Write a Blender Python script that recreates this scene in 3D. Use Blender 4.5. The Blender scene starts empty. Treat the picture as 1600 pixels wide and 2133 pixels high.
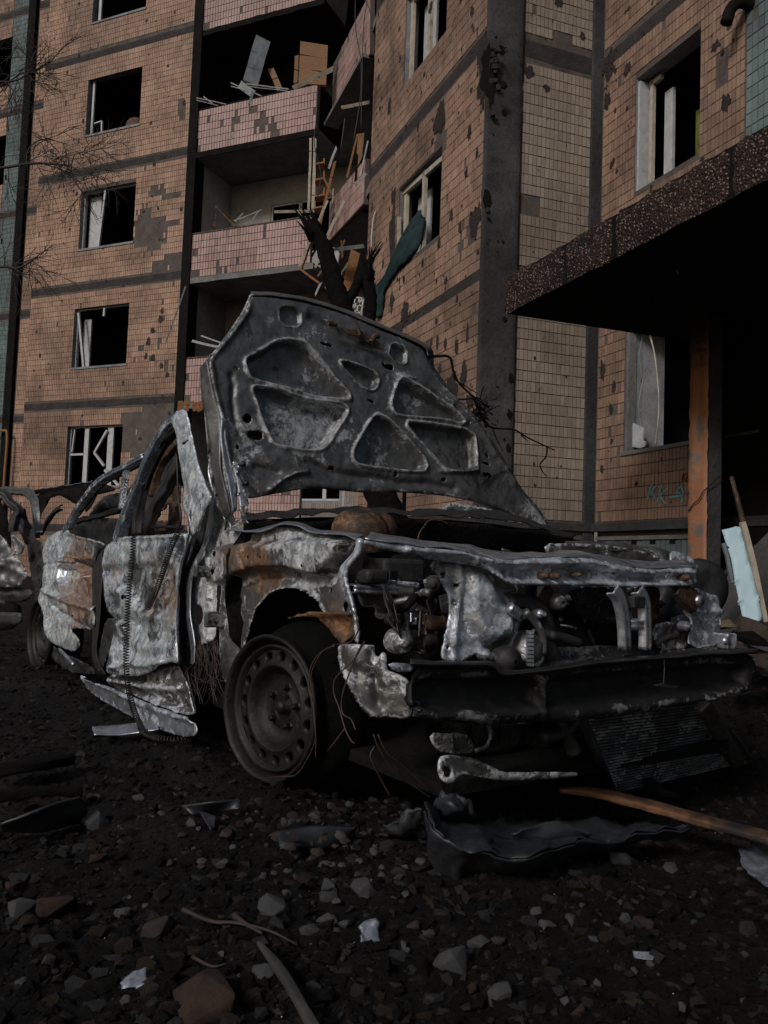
import bpy, math, random
import numpy as np
from mathutils import Vector, Matrix, noise as mn
random.seed(7); rng = np.random.default_rng(7)
S = bpy.context.scene
COL = S.collection
# ---------------------------------------------------------------- camera
F = 1740.; PIT = math.radians(3.5346); ROL = math.radians(2.0718); H = .62
fw = np.array([0, math.cos(PIT), math.sin(PIT)]); up = np.array([0, -math.sin(PIT), math.cos(PIT)]); rt = np.array([1., 0, 0])
R2 = rt*math.cos(ROL)+up*math.sin(ROL); U2 = -rt*math.sin(ROL)+up*math.cos(ROL)
CAM = np.array([0, 0, H])
cd = bpy.data.cameras.new('camera'); cam = bpy.data.objects.new('camera', cd); COL.objects.link(cam)
cd.sensor_fit = 'HORIZONTAL'; cd.sensor_width = 36; cd.lens = 36*F/1600; cd.clip_end = 500; cd.clip_start = .02
m = Matrix(((R2[0], U2[0], -fw[0], 0), (R2[1], U2[1], -fw[1], 0), (R2[2], U2[2], -fw[2], H), (0, 0, 0, 1)))
cam.matrix_world = m; S.camera = cam
# ---------------------------------------------------------------- light
SUN_EL, SUN_AZ = 33., 214.          # azimuth of the sun, clockwise from +Y
w = bpy.data.worlds.new('World'); S.world = w; w.use_nodes = True
nt = w.node_tree; bg = nt.nodes['Background']; sk = nt.nodes.new('ShaderNodeTexSky'); sk.sky_type = 'NISHITA'; sk.sun_disc = False
sk.sun_elevation = math.radians(SUN_EL); sk.sun_rotation = math.radians(SUN_AZ); sk.air_density = 1.4; sk.dust_density = 3.
nt.links.new(sk.outputs[0], bg.inputs[0]); bg.inputs[1].default_value = .05
sl = bpy.data.lights.new('sun', 'SUN'); sun = bpy.data.objects.new('sun', sl); COL.objects.link(sun)
sl.energy = 1.8; sl.angle = math.radians(12); sl.color = (1., .97, .94)
a_, e_ = math.radians(SUN_AZ), math.radians(SUN_EL)
sd_ = Vector((math.sin(a_)*math.cos(e_), math.cos(a_)*math.cos(e_), math.sin(e_)))
sun.rotation_euler = sd_.to_track_quat('Z', 'Y').to_euler()
S.view_settings.view_transform = 'Standard'; S.view_settings.look = 'None'; S.view_settings.gamma = 1
S.view_settings.exposure = -0.14
S.render.engine = 'CYCLES'

# ---------------------------------------------------------------- pixel helpers (photo 1600x2133)
def ray(x, y): return fw+(x-800)/F*R2-(y-1066.5)/F*U2
def atY(x, y, Y): r = ray(x, y); return CAM+r*(Y/r[1])
def atZ(x, y, z): r = ray(x, y); return CAM+r*((z-H)/r[2])
def atP(x, y, p0, n): r = ray(x, y); return CAM+r*(((p0-CAM)@n)/(r@n))
def dr(a): a = math.radians(a); return np.array([math.sin(a), math.cos(a), 0.])
def K(s, ox, oy, pts): return [(p[0]/s+ox, p[1]/s+oy) for p in pts]
def cH(*p): return K(4, 400, 600, p)
def cG(*p): return K(3.5556, 750, 700, p)
def cL(*p): return K(2.6663, 0, 820, p)
def cM(*p): return K(3.2, 400, 1030, p)
def cR(*p): return K(2.1333, 850, 1030, p)
def cB(*p): return K(3.2, 350, 0, p)
def cD(*p): return K(4.845, 1380, 980, p)
def cQ(*p): return K(4.8466, 0, 980, p)
Z = np.array([0, 0, 1.])
# ---------------------------------------------------------------- materials
def nodes(name):
    m = bpy.data.materials.new(name); m.use_nodes = True; t = m.node_tree
    return m, t, t.nodes['Principled BSDF']
def N(t, k, **kw):
    n = t.nodes.new(k)
    for a, b in kw.items():
        if a.startswith('i_'): n.inputs[a[2:].replace('_', ' ')].default_value = b
        else: setattr(n, a, b)
    return n
def noise(t, vec, scale, detail=6, rough=.6, dist=0):
    n = N(t, 'ShaderNodeTexNoise'); n.inputs['Scale'].default_value = scale; n.inputs['Detail'].default_value = detail
    n.inputs['Roughness'].default_value = rough; n.inputs['Distortion'].default_value = dist; t.links.new(vec, n.inputs['Vector']); return n.outputs[0]
def ramp(t, fac, stops):
    r = N(t, 'ShaderNodeValToRGB'); t.links.new(fac, r.inputs[0]); e = r.color_ramp.elements
    while len(e) < len(stops): e.new(.5)
    for el, (p, c) in zip(e, stops):
        el.position = p; el.color = (c if hasattr(c, '__len__') else (c, c, c))+(() if hasattr(c, '__len__') and len(c) == 4 else (1,))
    return r.outputs[0]
def mix(t, f, a, b):
    n = N(t, 'ShaderNodeMix', data_type='RGBA')
    for s, v in ((n.inputs[0], f), (n.inputs[6], a), (n.inputs[7], b)):
        if isinstance(v, (int, float)): s.default_value = v
        elif isinstance(v, tuple): s.default_value = v+(1,) if len(v) == 3 else v
        else: t.links.new(v, s)
    return n.outputs[2]
def math_(t, op, a, b=0., c=None, clamp=False):
    n = N(t, 'ShaderNodeMath', operation=op, use_clamp=clamp)
    for i, v in enumerate((a, b) if c is None else (a, b, c)):
        if isinstance(v, (int, float)): n.inputs[i].default_value = v
        else: t.links.new(v, n.inputs[i])
    return n.outputs[0]
def geo(t): return N(t, 'ShaderNodeNewGeometry').outputs['Position']
def objc(t): return N(t, 'ShaderNodeTexCoord').outputs['Object']
def attr(t, name): return N(t, 'ShaderNodeAttribute', attribute_name=name).outputs['Fac']
def bump(t, b, h, s, d=.01):
    n = N(t, 'ShaderNodeBump'); n.inputs['Strength'].default_value = s; n.inputs['Distance'].default_value = d
    t.links.new(h, n.inputs['Height']); t.links.new(n.outputs[0], b.inputs['Normal'])
def sstep(t, v, a, b):
    n = N(t, 'ShaderNodeMapRange', interpolation_type='SMOOTHSTEP'); t.links.new(v, n.inputs[0])
    n.inputs[1].default_value = a; n.inputs[2].default_value = b; return n.outputs[0]

def m_tile(name, c0, c1, c2, soot=.35, pits=.5):
    m, t, b = nodes(name); P = objc(t); tn = attr(t, 'tone')
    col = ramp(t, tn, [(0, c0), (.5, c1), (1, c2)])
    st = noise(t, P, .55, 8, .65, .4); st2 = noise(t, P, 2.3, 7, .7)
    s = math_(t, 'ADD', st, math_(t, 'MULTIPLY', st2, .35))
    col = mix(t, math_(t, 'MULTIPLY', sstep(t, s, .54, .88), soot), col, (.03, .026, .025))
    fine = noise(t, P, 38, 4, .7)
    col = mix(t, math_(t, 'MULTIPLY', sstep(t, fine, .5, .8), .35), col, (.07, .05, .04))
    v = N(t, 'ShaderNodeTexVoronoi'); v.inputs['Scale'].default_value = 2.6; v.inputs['Randomness'].default_value = 1
    d = N(t, 'ShaderNodeVectorMath', operation='ADD'); nn = N(t, 'ShaderNodeTexNoise'); nn.inputs['Scale'].default_value = 14; nn.inputs['Detail'].default_value = 4; t.links.new(P, nn.inputs['Vector'])
    sc = N(t, 'ShaderNodeVectorMath', operation='SCALE'); sc.inputs['Scale'].default_value = .09; t.links.new(nn.outputs[1], sc.inputs[0]); t.links.new(P, d.inputs[0]); t.links.new(sc.outputs[0], d.inputs[1]); t.links.new(d.outputs[0], v.inputs['Vector'])
    dd = v.outputs['Distance']; rr_ = N(t, 'ShaderNodeSeparateColor'); t.links.new(v.outputs['Color'], rr_.inputs[0])
    rad = math_(t, 'MULTIPLY', math_(t, 'POWER', rr_.outputs[0], 3.), .13)
    pit = sstep(t, math_(t, 'SUBTRACT', rad, dd), -.01, .02)
    v2 = N(t, 'ShaderNodeTexVoronoi'); v2.inputs['Scale'].default_value = 6.5; t.links.new(d.outputs[0], v2.inputs['Vector']); r2_ = N(t, 'ShaderNodeSeparateColor'); t.links.new(v2.outputs['Color'], r2_.inputs[0])
    pit2 = sstep(t, math_(t, 'SUBTRACT', math_(t, 'MULTIPLY', math_(t, 'POWER', r2_.outputs[0], 5.), .09), v2.outputs['Distance']), -.01, .02)
    pit = math_(t, 'MULTIPLY', math_(t, 'MAXIMUM', pit, pit2), pits)
    col = mix(t, pit, col, (.05, .042, .038))
    t.links.new(col, b.inputs['Base Color']); b.inputs['Roughness'].default_value = .6; b.inputs['Specular IOR Level'].default_value = .3
    h = math_(t, 'SUBTRACT', math_(t, 'MULTIPLY', fine, .12), pit); bump(t, b, h, .8, .012)
    return m
def m_conc(name, c0, c1, scale=3, rough=.9, bmp=.5, soot=0., speck=None):
    m, t, b = nodes(name); P = objc(t)
    n = noise(t, P, scale, 10, .68, .3); col = ramp(t, n, [(.3, c0), (.7, c1)])
    f = noise(t, P, scale*14, 5, .7)
    col = mix(t, math_(t, 'MULTIPLY', sstep(t, f, .45, .75), .5), col, tuple(x*.45 for x in c0))
    if soot:
        s = noise(t, P, .8, 6, .6); col = mix(t, math_(t, 'MULTIPLY', sstep(t, s, .4, .6), soot), col, (.012, .011, .011))
    if speck:
        v = N(t, 'ShaderNodeTexVoronoi'); v.inputs['Scale'].default_value = 55; t.links.new(P, v.inputs['Vector'])
        q = N(t, 'ShaderNodeSeparateColor'); t.links.new(v.outputs['Color'], q.inputs[0])
        col = mix(t, math_(t, 'MULTIPLY', sstep(t, q.outputs[0], .62, .7), sstep(t, v.outputs['Distance'], .55, .3)), col, speck)
        f = math_(t, 'ADD', f, math_(t, 'MULTIPLY', v.outputs['Distance'], -1.5))
    t.links.new(col, b.inputs['Base Color']); b.inputs['Roughness'].default_value = rough; b.inputs['Specular IOR Level'].default_value = .25 if c1[0] > .03 else .08
    bump(t, b, math_(t, 'ADD', f, math_(t, 'MULTIPLY', n, 2.)), bmp, .02)
    return m
def m_metal(name, base, ash, ash_a=.3, rust_a=.1, soot_a=.3, metallic=.3, rough=(.35, .75), sc=9.):
    """scorched steel: bare grey, white burnt-paint ash, rust and soot in irregular patches"""
    m, t, b = nodes(name); P = objc(t)
    def nz(scale, det, r_, dist, lo=.3, hi=.7): 
        o = N(t, 'ShaderNodeMapRange'); t.links.new(noise(t, P, scale, det, r_, dist), o.inputs[0]); o.inputs[1].default_value = lo; o.inputs[2].default_value = hi; return o.outputs[0]
    n1 = nz(sc*.9, 12, .68, 1.6); n2 = nz(sc*3.7, 10, .7, .8); n3 = nz(sc*.8, 12, .7, 2.2); n4 = nz(sc*16, 6, .75, 0); nr = nz(sc*1.1, 13, .7, 2.6); n5 = nz(sc*7, 9, .7, 1.5)
    mixn = lambda a, b_, k: math_(t, 'ADD', math_(t, 'MULTIPLY', a, 1-k), math_(t, 'MULTIPLY', b_, k))
    def cover(nn, amt, at, k=.8, wd=.13):
        thr = math_(t, 'SUBTRACT', 1-amt, math_(t, 'MULTIPLY', attr(t, at), k)); return sstep(t, math_(t, 'SUBTRACT', nn, thr), -wd, wd)
    col = mix(t, mixn(n2, n1, .5), tuple(x*.45 for x in base), tuple(x*1.6 for x in base))
    ashf = cover(mixn(n1, n5, .35), ash_a, 'ash', .85, .055)
    ashc = mix(t, sstep(t, mixn(n2, n5, .5), .2, .85), tuple(x*.34 for x in ash), tuple(min(1, x*1.45) for x in ash))
    col = mix(t, math_(t, 'MULTIPLY', ashf, .92), col, ashc)
    rf = cover(mixn(nr, n5, .4), rust_a, 'rust', .7, .2)
    rust = ramp(t, mixn(n2, n5, .5), [(.15, (.03, .015, .009)), (.5, (.15, .065, .022)), (.85, (.36, .17, .06))]); col = mix(t, math_(t, 'MULTIPLY', rf, .85), col, rust)
    sf = cover(mixn(n3, n5, .3), soot_a, 'soot', .9, .07); col = mix(t, math_(t, 'MULTIPLY', sf, .9), col, (.012, .012, .013))
    col = mix(t, math_(t, 'MULTIPLY', sstep(t, n4, .78, .95), .7), col, (.02, .018, .018))
    t.links.new(col, b.inputs['Base Color'])
    mt = math_(t, 'MULTIPLY', math_(t, 'SUBTRACT', 1., math_(t, 'MAXIMUM', math_(t, 'MULTIPLY', ashf, .55), math_(t, 'MAXIMUM', rf, sf))), metallic); t.links.new(mt, b.inputs['Metallic'])
    rg = N(t, 'ShaderNodeMapRange'); t.links.new(n2, rg.inputs[0]); rg.inputs[3].default_value = rough[0]; rg.inputs[4].default_value = rough[1]
    t.links.new(rg.outputs[0], b.inputs['Roughness'])
    h = math_(t, 'ADD', math_(t, 'MULTIPLY', n2, .35), math_(t, 'ADD', math_(t, 'MULTIPLY', n4, .05), math_(t, 'MULTIPLY', mixn(ashf, n5, .25), .25)))
    bump(t, b, h, .5, .005)
    return m
def m_plain(name, c, rough=.7, var=.4, sc=12, metallic=0.):
    m, t, b = nodes(name); P = objc(t); n = noise(t, P, sc, 8, .65, .4)
    col = mix(t, sstep(t, n, .3, .7), tuple(x*(1-var) for x in c), tuple(min(1, x*(1+var)) for x in c))
    d = noise(t, P, sc*.4, 8, .7, .6); col = mix(t, math_(t, 'MULTIPLY', sstep(t, d, .55, .75), .6), col, (.02, .018, .017))
    t.links.new(col, b.inputs['Base Color']); b.inputs['Roughness'].default_value = rough; b.inputs['Metallic'].default_value = metallic
    bump(t, b, n, .4, .01); return m
def m_wood(name, c, burn=.3):
    m, t, b = nodes(name); P = objc(t); mp = N(t, 'ShaderNodeMapping'); mp.inputs['Scale'].default_value = (1, 1, 9) if False else (3, 3, 14); t.links.new(P, mp.inputs[0])
    n = noise(t, mp.outputs[0], 2.2, 9, .65, 1.); col = mix(t, n, tuple(x*.4 for x in c), tuple(min(1, x*1.4) for x in c))
    s = noise(t, P, 3.2, 8, .65, .6); col = mix(t, sstep(t, math_(t, 'ADD', s, burn-.5), .42, .56), col, (.013, .011, .01))
    t.links.new(col, b.inputs['Base Color']); b.inputs['Roughness'].default_value = .75; bump(t, b, n, .6, .01); return m

T_A = m_tile('tile_orange', (.25, .155, .11), (.40, .25, .178), (.52, .345, .255), .55, .9)
T_B = m_tile('tile_brown', (.19, .122, .09), (.32, .205, .15), (.42, .28, .21), .6, .95)
T_C = m_tile('tile_beige', (.22, .18, .15), (.30, .248, .208), (.37, .31, .265), .4, .35)
T_P = m_tile('tile_pink', (.26, .17, .15), (.44, .29, .265), (.52, .38, .36), .35, .8)
T_T = m_tile('tile_turquoise', (.07, .095, .10), (.125, .165, .17), (.18, .235, .24), .5, .4)
M_MORT = m_conc('mortar', (.065, .054, .05), (.14, .118, .108), 5)
M_BAND = m_conc('joint_band', (.028, .024, .024), (.065, .056, .055), 4, bmp=.7)
M_COLM = m_conc('sooty_concrete', (.03, .03, .033), (.085, .085, .09), 1.6, bmp=.7, soot=.6)
M_CONC = m_conc('grey_concrete', (.10, .10, .10), (.24, .235, .23), 3)
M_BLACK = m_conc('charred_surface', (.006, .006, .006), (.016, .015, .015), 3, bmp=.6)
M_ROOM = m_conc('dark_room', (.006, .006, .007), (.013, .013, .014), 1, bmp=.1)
M_PLAST = m_conc('white_plaster', (.34, .33, .32), (.50, .48, .46), 1.5, bmp=.15, soot=.25)
M_REVEAL = m_conc('reveal_plaster', (.16, .165, .18), (.34, .35, .37), 3, bmp=.3, soot=.3)
M_FASC = m_conc('pebble_dash', (.022, .014, .012), (.075, .046, .038), 4, bmp=1., speck=(.30, .20, .17), soot=.5)
M_ORANGE = m_plain('orange_paint', (.50, .20, .085), .7, .2, 5)
M_FRAME = m_plain('white_frame', (.42, .43, .45), .5, .15, 9)
M_CREAM = m_plain('cream_wood', (.40, .35, .29), .6, .25, 8)
M_WOODO = m_wood('orange_wood', (.27, .12, .045), .2)
M_WOODB = m_wood('brown_board', (.26, .14, .07), .18)
M_WOODC = m_wood('charred_plank', (.17, .075, .032), .47)
M_CHAR = m_conc('charcoal_bark', (.006, .005, .005), (.02, .018, .018), 20, bmp=1.)
M_TWIG = m_plain('twig_bark', (.03, .022, .018), .8)
M_CURT = m_plain('green_curtain', (.009, .03, .034), .9, .4, 5)
M_DUCT = m_plain('grey_sheet', (.23, .26, .28), .45, .25, 4, .5)
M_YEL = m_plain('olive_door', (.12, .12, .02), .7)
M_BRIGHT = m_metal('burnt_door_metal', (.38, .43, .52), (.66, .76, .94), .40, .06, .22, .9, (.16, .4), 6)
M_HOOD = m_metal('burnt_hood_metal', (.135, .137, .14), (.38, .39, .41), .20, .05, .17, .6, (.28, .55), 7)
M_FEND = m_metal('burnt_fender_metal', (.15, .148, .145), (.56, .58, .62), .30, .10, .26, .65, (.26, .58), 7)
M_PALE = m_metal('pale_steel', (.42, .44, .49), (.56, .60, .68), .30, .05, .13, .8, (.2, .46), 6)
M_DARK = m_metal('dark_steel', (.03, .03, .032), (.16, .165, .175), .14, .06, .22, .3, (.35, .8), 9)
M_BUMP = m_metal('sooty_beam', (.018, .018, .02), (.16, .16, .165), .05, .0, .25, .3, (.35, .7), 6)
M_RIM = m_metal('wheel_steel', (.009, .0082, .008), (.20, .19, .19), .13, .07, .2, .3, (.4, .7), 20)
M_RUST = m_metal('rusty_steel', (.04, .028, .022), (.2, .16, .13), .08, .42, .3, .3, (.5, .8), 7)
M_WIRE = m_plain('burnt_wire', (.05, .032, .026), .6)
M_SPR = m_plain('dark_spring', (.02, .02, .02), .5, .3, 20, .3)
M_BOARD = m_plain('pale_blue_board', (.40, .56, .64), .55, .1, 3)
M_STONE = m_conc('grey_stone', (.03, .03, .032), (.105, .105, .11), 24, .75, .5)
M_STONB = m_conc('brown_stone', (.024, .019, .017), (.065, .052, .045), 24, .8, .5)
M_BRICK = m_conc('brick_fragment', (.03, .02, .017), (.085, .052, .04), 20, .9, .6, soot=.5)
M_PLASTIC = m_plain('melted_plastic', (.022, .024, .028), .45, .4, 9)
M_FOIL = m_plain('pale_foil', (.19, .21, .25), .45, .3, 30, .3)
M_PAINTB = m_plain('blue_spray', (.17, .40, .48), .8, .2, 20)
M_PAINTR = m_plain('red_spray', (.13, .012, .01), .8, .2, 20)

def m_soil():
    m, t, b = nodes('burnt_soil'); P = geo(t)
    n = noise(t, P, 1.6, 9, .6, .5); f = noise(t, P, 26, 10, .72, .3); g = noise(t, P, 110, 6, .75)
    col = ramp(t, n, [(.32, (.0035, .003, .003)), (.52, (.008, .007, .0065)), (.72, (.022, .015, .011))])
    col = mix(t, math_(t, 'MULTIPLY', sstep(t, f, .5, .75), .7), col, (.045, .034, .027))
    col = mix(t, math_(t, 'MULTIPLY', sstep(t, g, .66, .78), .5), col, (.10, .09, .08))
    t.links.new(col, b.inputs['Base Color']); b.inputs['Specular IOR Level'].default_value = .18
    rg = ramp(t, f, [(.35, .45), (.65, .95)]); t.links.new(rg, b.inputs['Roughness'])
    bump(t, b, math_(t, 'ADD', f, math_(t, 'MULTIPLY', g, .5)), 1., .02); return m
M_SOIL = m_soil()

# ---------------------------------------------------------------- object helpers
def props(o, label=None, cat=None, group=None, kind=None):
    if label: o['label'] = label
    if cat: o['category'] = cat
    if group: o['group'] = group
    if kind: o['kind'] = kind
    return o
def thing(name, label, cat, loc=(0, 0, 0), group=None):
    o = bpy.data.objects.new(name, None); COL.objects.link(o); o.location = loc; o.empty_display_size = .1
    return props(o, label, cat, group)
def link(name, me, mats, parent=None, smooth=False, label=None):
    o = bpy.data.objects.new(name, me); COL.objects.link(o)
    for q in (mats if isinstance(mats, (list, tuple)) else [mats]): me.materials.append(q)
    if smooth: me.polygons.foreach_set('use_smooth', [True]*len(me.polygons))
    if parent is not None:
        o.parent = parent; L = Vector((0, 0, 0)); q = parent
        while q is not None: L += q.location; q = q.parent
        o.location = -L
        # keep world coordinates: bake the offset so that the part's origin sits on its thing
        me.transform(Matrix.Translation(-L)); o.location = (0, 0, 0)
    if label: o['label'] = label
    return o
class MB:
    def __init__(s): s.v = []; s.f = []; s.m = []
    def add(s, vs, fs, mi=0):
        b = len(s.v); s.v += [tuple(map(float, p)) for p in vs]; s.f += [tuple(b+i for i in f) for f in fs]; s.m += [mi]*len(fs); return s
    def box8(s, P, mi=0):
        return s.add(P, [(0, 1, 2, 3), (7, 6, 5, 4), (0, 4, 5, 1), (1, 5, 6, 2), (2, 6, 7, 3), (3, 7, 4, 0)], mi)
    def obox(s, c, ax, ay, az, hx, hy, hz, mi=0):
        c = np.array(c, float); X = np.array(ax)*hx; Y = np.array(ay)*hy; Zv = np.array(az)*hz
        return s.box8([c-X-Y-Zv, c+X-Y-Zv, c+X+Y-Zv, c-X+Y-Zv, c-X-Y+Zv, c+X-Y+Zv, c+X+Y+Zv, c-X+Y+Zv], mi)
    def bar(s, a, b, w, t, up_=(0, 0, 1), mi=0, jag=0):
        a = np.array(a, float); b = np.array(b, float); d = b-a; L = np.linalg.norm(d); d /= L
        u = np.array(up_, float); sx = np.cross(d, u); 
        if np.linalg.norm(sx) < 1e-4: sx = np.cross(d, [1, 0, 0])
        sx /= np.linalg.norm(sx); u = np.cross(sx, d)
        X = sx*w/2; Y = u*t/2
        j = [d*random.uniform(-jag, jag) for _ in range(8)]
        return s.box8([a-X-Y+j[0], a+X-Y+j[1], a+X+Y+j[2], a-X+Y+j[3], b-X-Y+j[4], b+X-Y+j[5], b+X+Y+j[6], b-X+Y+j[7]], mi)
    def tube(s, pts, r, n=8, mi=0, jit=0., cap=True):
        P = [np.array(p, float) for p in pts]; m_ = len(P); rs = r if hasattr(r, '__len__') else [r]*m_
        base = len(s.v); ref = np.array([.31, .17, .93])
        for i, p in enumerate(P):
            d = P[min(i+1, m_-1)]-P[max(i-1, 0)]; d = d/(np.linalg.norm(d)+1e-9)
            x = np.cross(d, ref); x /= np.linalg.norm(x)+1e-9; y = np.cross(d, x)
            for k in range(n):
                a = 2*math.pi*k/n; rr_ = rs[i]*(1+random.uniform(-jit, jit)); q = p+(x*math.cos(a)+y*math.sin(a))*rr_; s.v.append(tuple(q))
        for i in range(m_-1):
            for k in range(n):
                s.f.append((base+i*n+k, base+i*n+(k+1) % n, base+(i+1)*n+(k+1) % n, base+(i+1)*n+k)); s.m.append(mi)
        if cap: s.f.append(tuple(base+k for k in range(n))[::-1]); s.f.append(tuple(base+(m_-1)*n+k for k in range(n))); s.m += [mi, mi]
        return s
    def prism(s, poly, off, mi=0):
        off = np.array(off, float); n = len(poly); a = [np.array(p, float) for p in poly]; b = [p+off for p in a]
        return s.add(a+b, [tuple(range(n))[::-1], tuple(range(n, 2*n))]+[(i, (i+1) % n, n+(i+1) % n, n+i) for i in range(n)], mi)
    def lathe(s, c, ax, prof, n=48, mi=0, closed=False):
        c = np.array(c, float); ax = np.array(ax, float); ax /= np.linalg.norm(ax); x = np.cross(ax, Z); x /= np.linalg.norm(x); y = np.cross(ax, x)
        vs = [c+ax*h+(x*math.cos(2*math.pi*k/n)+y*math.sin(2*math.pi*k/n))*r for r, h in prof for k in range(n)]
        return s.add(vs, [(i*n+k, i*n+(k+1) % n, (i+1)*n+(k+1) % n, (i+1)*n+k) for i in range(len(prof)-1) for k in range(n)], mi)
    def mesh(s, name='mesh'):
        me = bpy.data.meshes.new(name); me.from_pydata(s.v, [], s.f)
        if any(s.m): me.polygons.foreach_set('material_index', s.m)
        me.update(); return me
    def build(s, name, mats, parent=None, smooth=False, label=None, bev=0):
        o = link(name, s.mesh(name), mats, parent, smooth, label)
        if bev:
            b = o.modifiers.new('bevel', 'BEVEL'); b.width = bev; b.segments = 2; b.limit_method = 'ANGLE'
        return o
def spline(P, k=6):
    P = [np.array(p, float) for p in P]; Q = [2*P[0]-P[1]]+P+[2*P[-1]-P[-2]]; out = []
    for i in range(1, len(Q)-2):
        for j in range(k):
            t = j/k; out.append(.5*((2*Q[i])+(-Q[i-1]+Q[i+1])*t+(2*Q[i-1]-5*Q[i]+4*Q[i+1]-Q[i+2])*t*t+(-Q[i-1]+3*Q[i]-3*Q[i+1]+Q[i+2])*t**3))
    out.append(P[-1]); return out
def rough_mesh(o_me, amp, sc, seed=0):
    for v in o_me.vertices:
        v.co += Vector(mn.noise_vector(v.co*sc+Vector((seed, 0, 0))))*amp

# ---------------------------------------------------------------- relief sheet (stamped / crumpled metal)
def inpoly(X, Y, poly):
    r = np.zeros(X.shape, bool); n = len(poly)
    for i in range(n):
        x0, y0 = poly[i]; x1, y1 = poly[(i+1) % n]
        if y0 == y1: continue
        c = ((y0 > Y) != (y1 > Y)) & (X < (x1-x0)*(Y-y0)/(y1-y0)+x0); r ^= c
    return r
def dseg(X, Y, pts, closed=True):
    D = np.full(X.shape, 1e9); NX = X.copy(); NY = Y.copy(); n = len(pts)
    for i in range(n if closed else n-1):
        x0, y0 = pts[i]; x1, y1 = pts[(i+1) % n]; dx, dy = x1-x0, y1-y0; L = dx*dx+dy*dy+1e-12
        t = np.clip(((X-x0)*dx+(Y-y0)*dy)/L, 0, 1); qx = x0+t*dx; qy = y0+t*dy; d = np.hypot(X-qx, Y-qy); k = d < D
        D = np.where(k, d, D); NX = np.where(k, qx, NX); NY = np.where(k, qy, NY)
    return D, NX, NY
def chaikin(p, k=1):
    for _ in range(k):
        q = []
        for i in range(len(p)):
            a, b = p[i], p[(i+1) % len(p)]; q += [(a[0]*.78+b[0]*.22, a[1]*.78+b[1]*.22), (a[0]*.22+b[0]*.78, a[1]*.22+b[1]*.78)]
        p = q
    return p
def ss(x): x = np.clip(x, 0, 1); return x*x*(3-2*x)
def relief(name, mat, parent, outline, p0, n, res=.008, feats=(), holes=(), ridges=(), spots=(), crumple=(0, 5), fine=(0, 25), thick=.004, smooth=1, curve=None, flange=0., label=None, seed=0, edge_hl=.35):
    """outline/holes/feats in photo pixels laid on the plane (p0,n); a real sheet with depth, thickness and pale highlights painted along its edges"""
    n = np.array(n, float); n /= np.linalg.norm(n); p0 = np.array(p0, float)
    if (CAM-p0)@n < 0: n = -n
    e1 = np.cross(Z, n); e1 /= np.linalg.norm(e1); e2 = np.cross(n, e1)
    def mp(pts): 
        out = []
        for x, y in pts:
            q = atP(x, y, p0, n)-p0; out.append((float(q@e1), float(q@e2)))
        return out
    O = chaikin(mp(outline), smooth); A = np.array(O)
    x0, y0 = A.min(0)-res; x1, y1 = A.max(0)+res
    nx = int((x1-x0)/res)+2; ny = int((y1-y0)/res)+2
    X, Y = np.meshgrid(x0+np.arange(nx)*res, y0+np.arange(ny)*res, indexing='ij')
    D, NX, NY = dseg(X, Y, O); ins = inpoly(X, Y, O)
    HL = [chaikin(mp(h), 1) for h in holes]
    cx = (X[:-1, :-1]+X[1:, 1:])/2; cy = (Y[:-1, :-1]+Y[1:, 1:])/2
    keep = inpoly(cx, cy, O)
    X2, Y2 = X.copy(), Y.copy()
    k = D < res*.75; X2[k] = NX[k]; Y2[k] = NY[k]
    for h in HL:
        keep &= ~inpoly(cx, cy, h); d, hx, hy = dseg(X, Y, h); k = d < res*.75; X2[k] = hx[k]; Y2[k] = hy[k]
    dz = np.zeros(X.shape); hl_mask = edge_hl*np.exp(-(D/.009)**2)  # pale highlight painted along sheet edges, recess rims and raised ridges
    for f in feats:
        poly, dep, soft = f[0], f[1], f[2]; rim = f[3] if len(f) > 3 else 0
        q = chaikin(mp(poly), 1); d, _, _ = dseg(X, Y, q); i = inpoly(X, Y, q); s = np.where(i, d, -d)
        dz += dep*ss(s/soft+.5); hl_mask = np.maximum(hl_mask, edge_hl*1.5*np.exp(-((s+soft*.9)/(soft*.7))**2))
        if rim: dz += rim*np.exp(-((s+soft*.8)/(soft*.6))**2)
    for pts, amp, wd in ridges:
        d, _, _ = dseg(X, Y, mp(pts), False); dz += amp*np.exp(-(d/wd)**2); hl_mask = np.maximum(hl_mask, edge_hl*(.9 if amp > 0 else 0)*np.exp(-(d/(wd*.6))**2))
    if flange: dz -= flange*np.exp(-D*ins/(res*1.2))
    if curve: dz += curve(X, Y)
    mk = keep; used = np.zeros(X.shape, bool); used[:-1, :-1] |= mk; used[1:, :-1] |= mk; used[:-1, 1:] |= mk; used[1:, 1:] |= mk
    idx = -np.ones(X.shape, int); idx[used] = np.arange(used.sum())
    P = p0+X2[used][:, None]*e1+Y2[used][:, None]*e2
    zz = dz[used]; edg = .3+.7*ss(D[used]/.05)
    ca, cs = crumple; fa, fs = fine
    if ca or fa:
        for j in range(len(P)):
            v = Vector(P[j])
            if ca: zz[j] += ca*edg[j]*(.55*mn.noise(v*cs*.8+Vector((seed*7.1, 0, 0)))+.8*(.5-2.2*abs(mn.noise(v*cs*1.15+Vector((seed, 3, 0)))))+.38*(.5-2.2*abs(mn.noise(v*cs*2.9+Vector((seed, 3, 8)))))+.14*(.5-2*abs(mn.noise(v*cs*6.5+Vector((seed, 9, 8))))))
            if fa: zz[j] += fa*mn.fractal(v*fs, .8, 2., 3)
    P = P+zz[:, None]*n
    ii, jj = np.nonzero(mk); fs_ = np.stack([idx[ii, jj], idx[ii+1, jj], idx[ii+1, jj+1], idx[ii, jj+1]], 1)
    me = bpy.data.meshes.new(name); me.from_pydata(P.tolist(), [], fs_.tolist())
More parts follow.
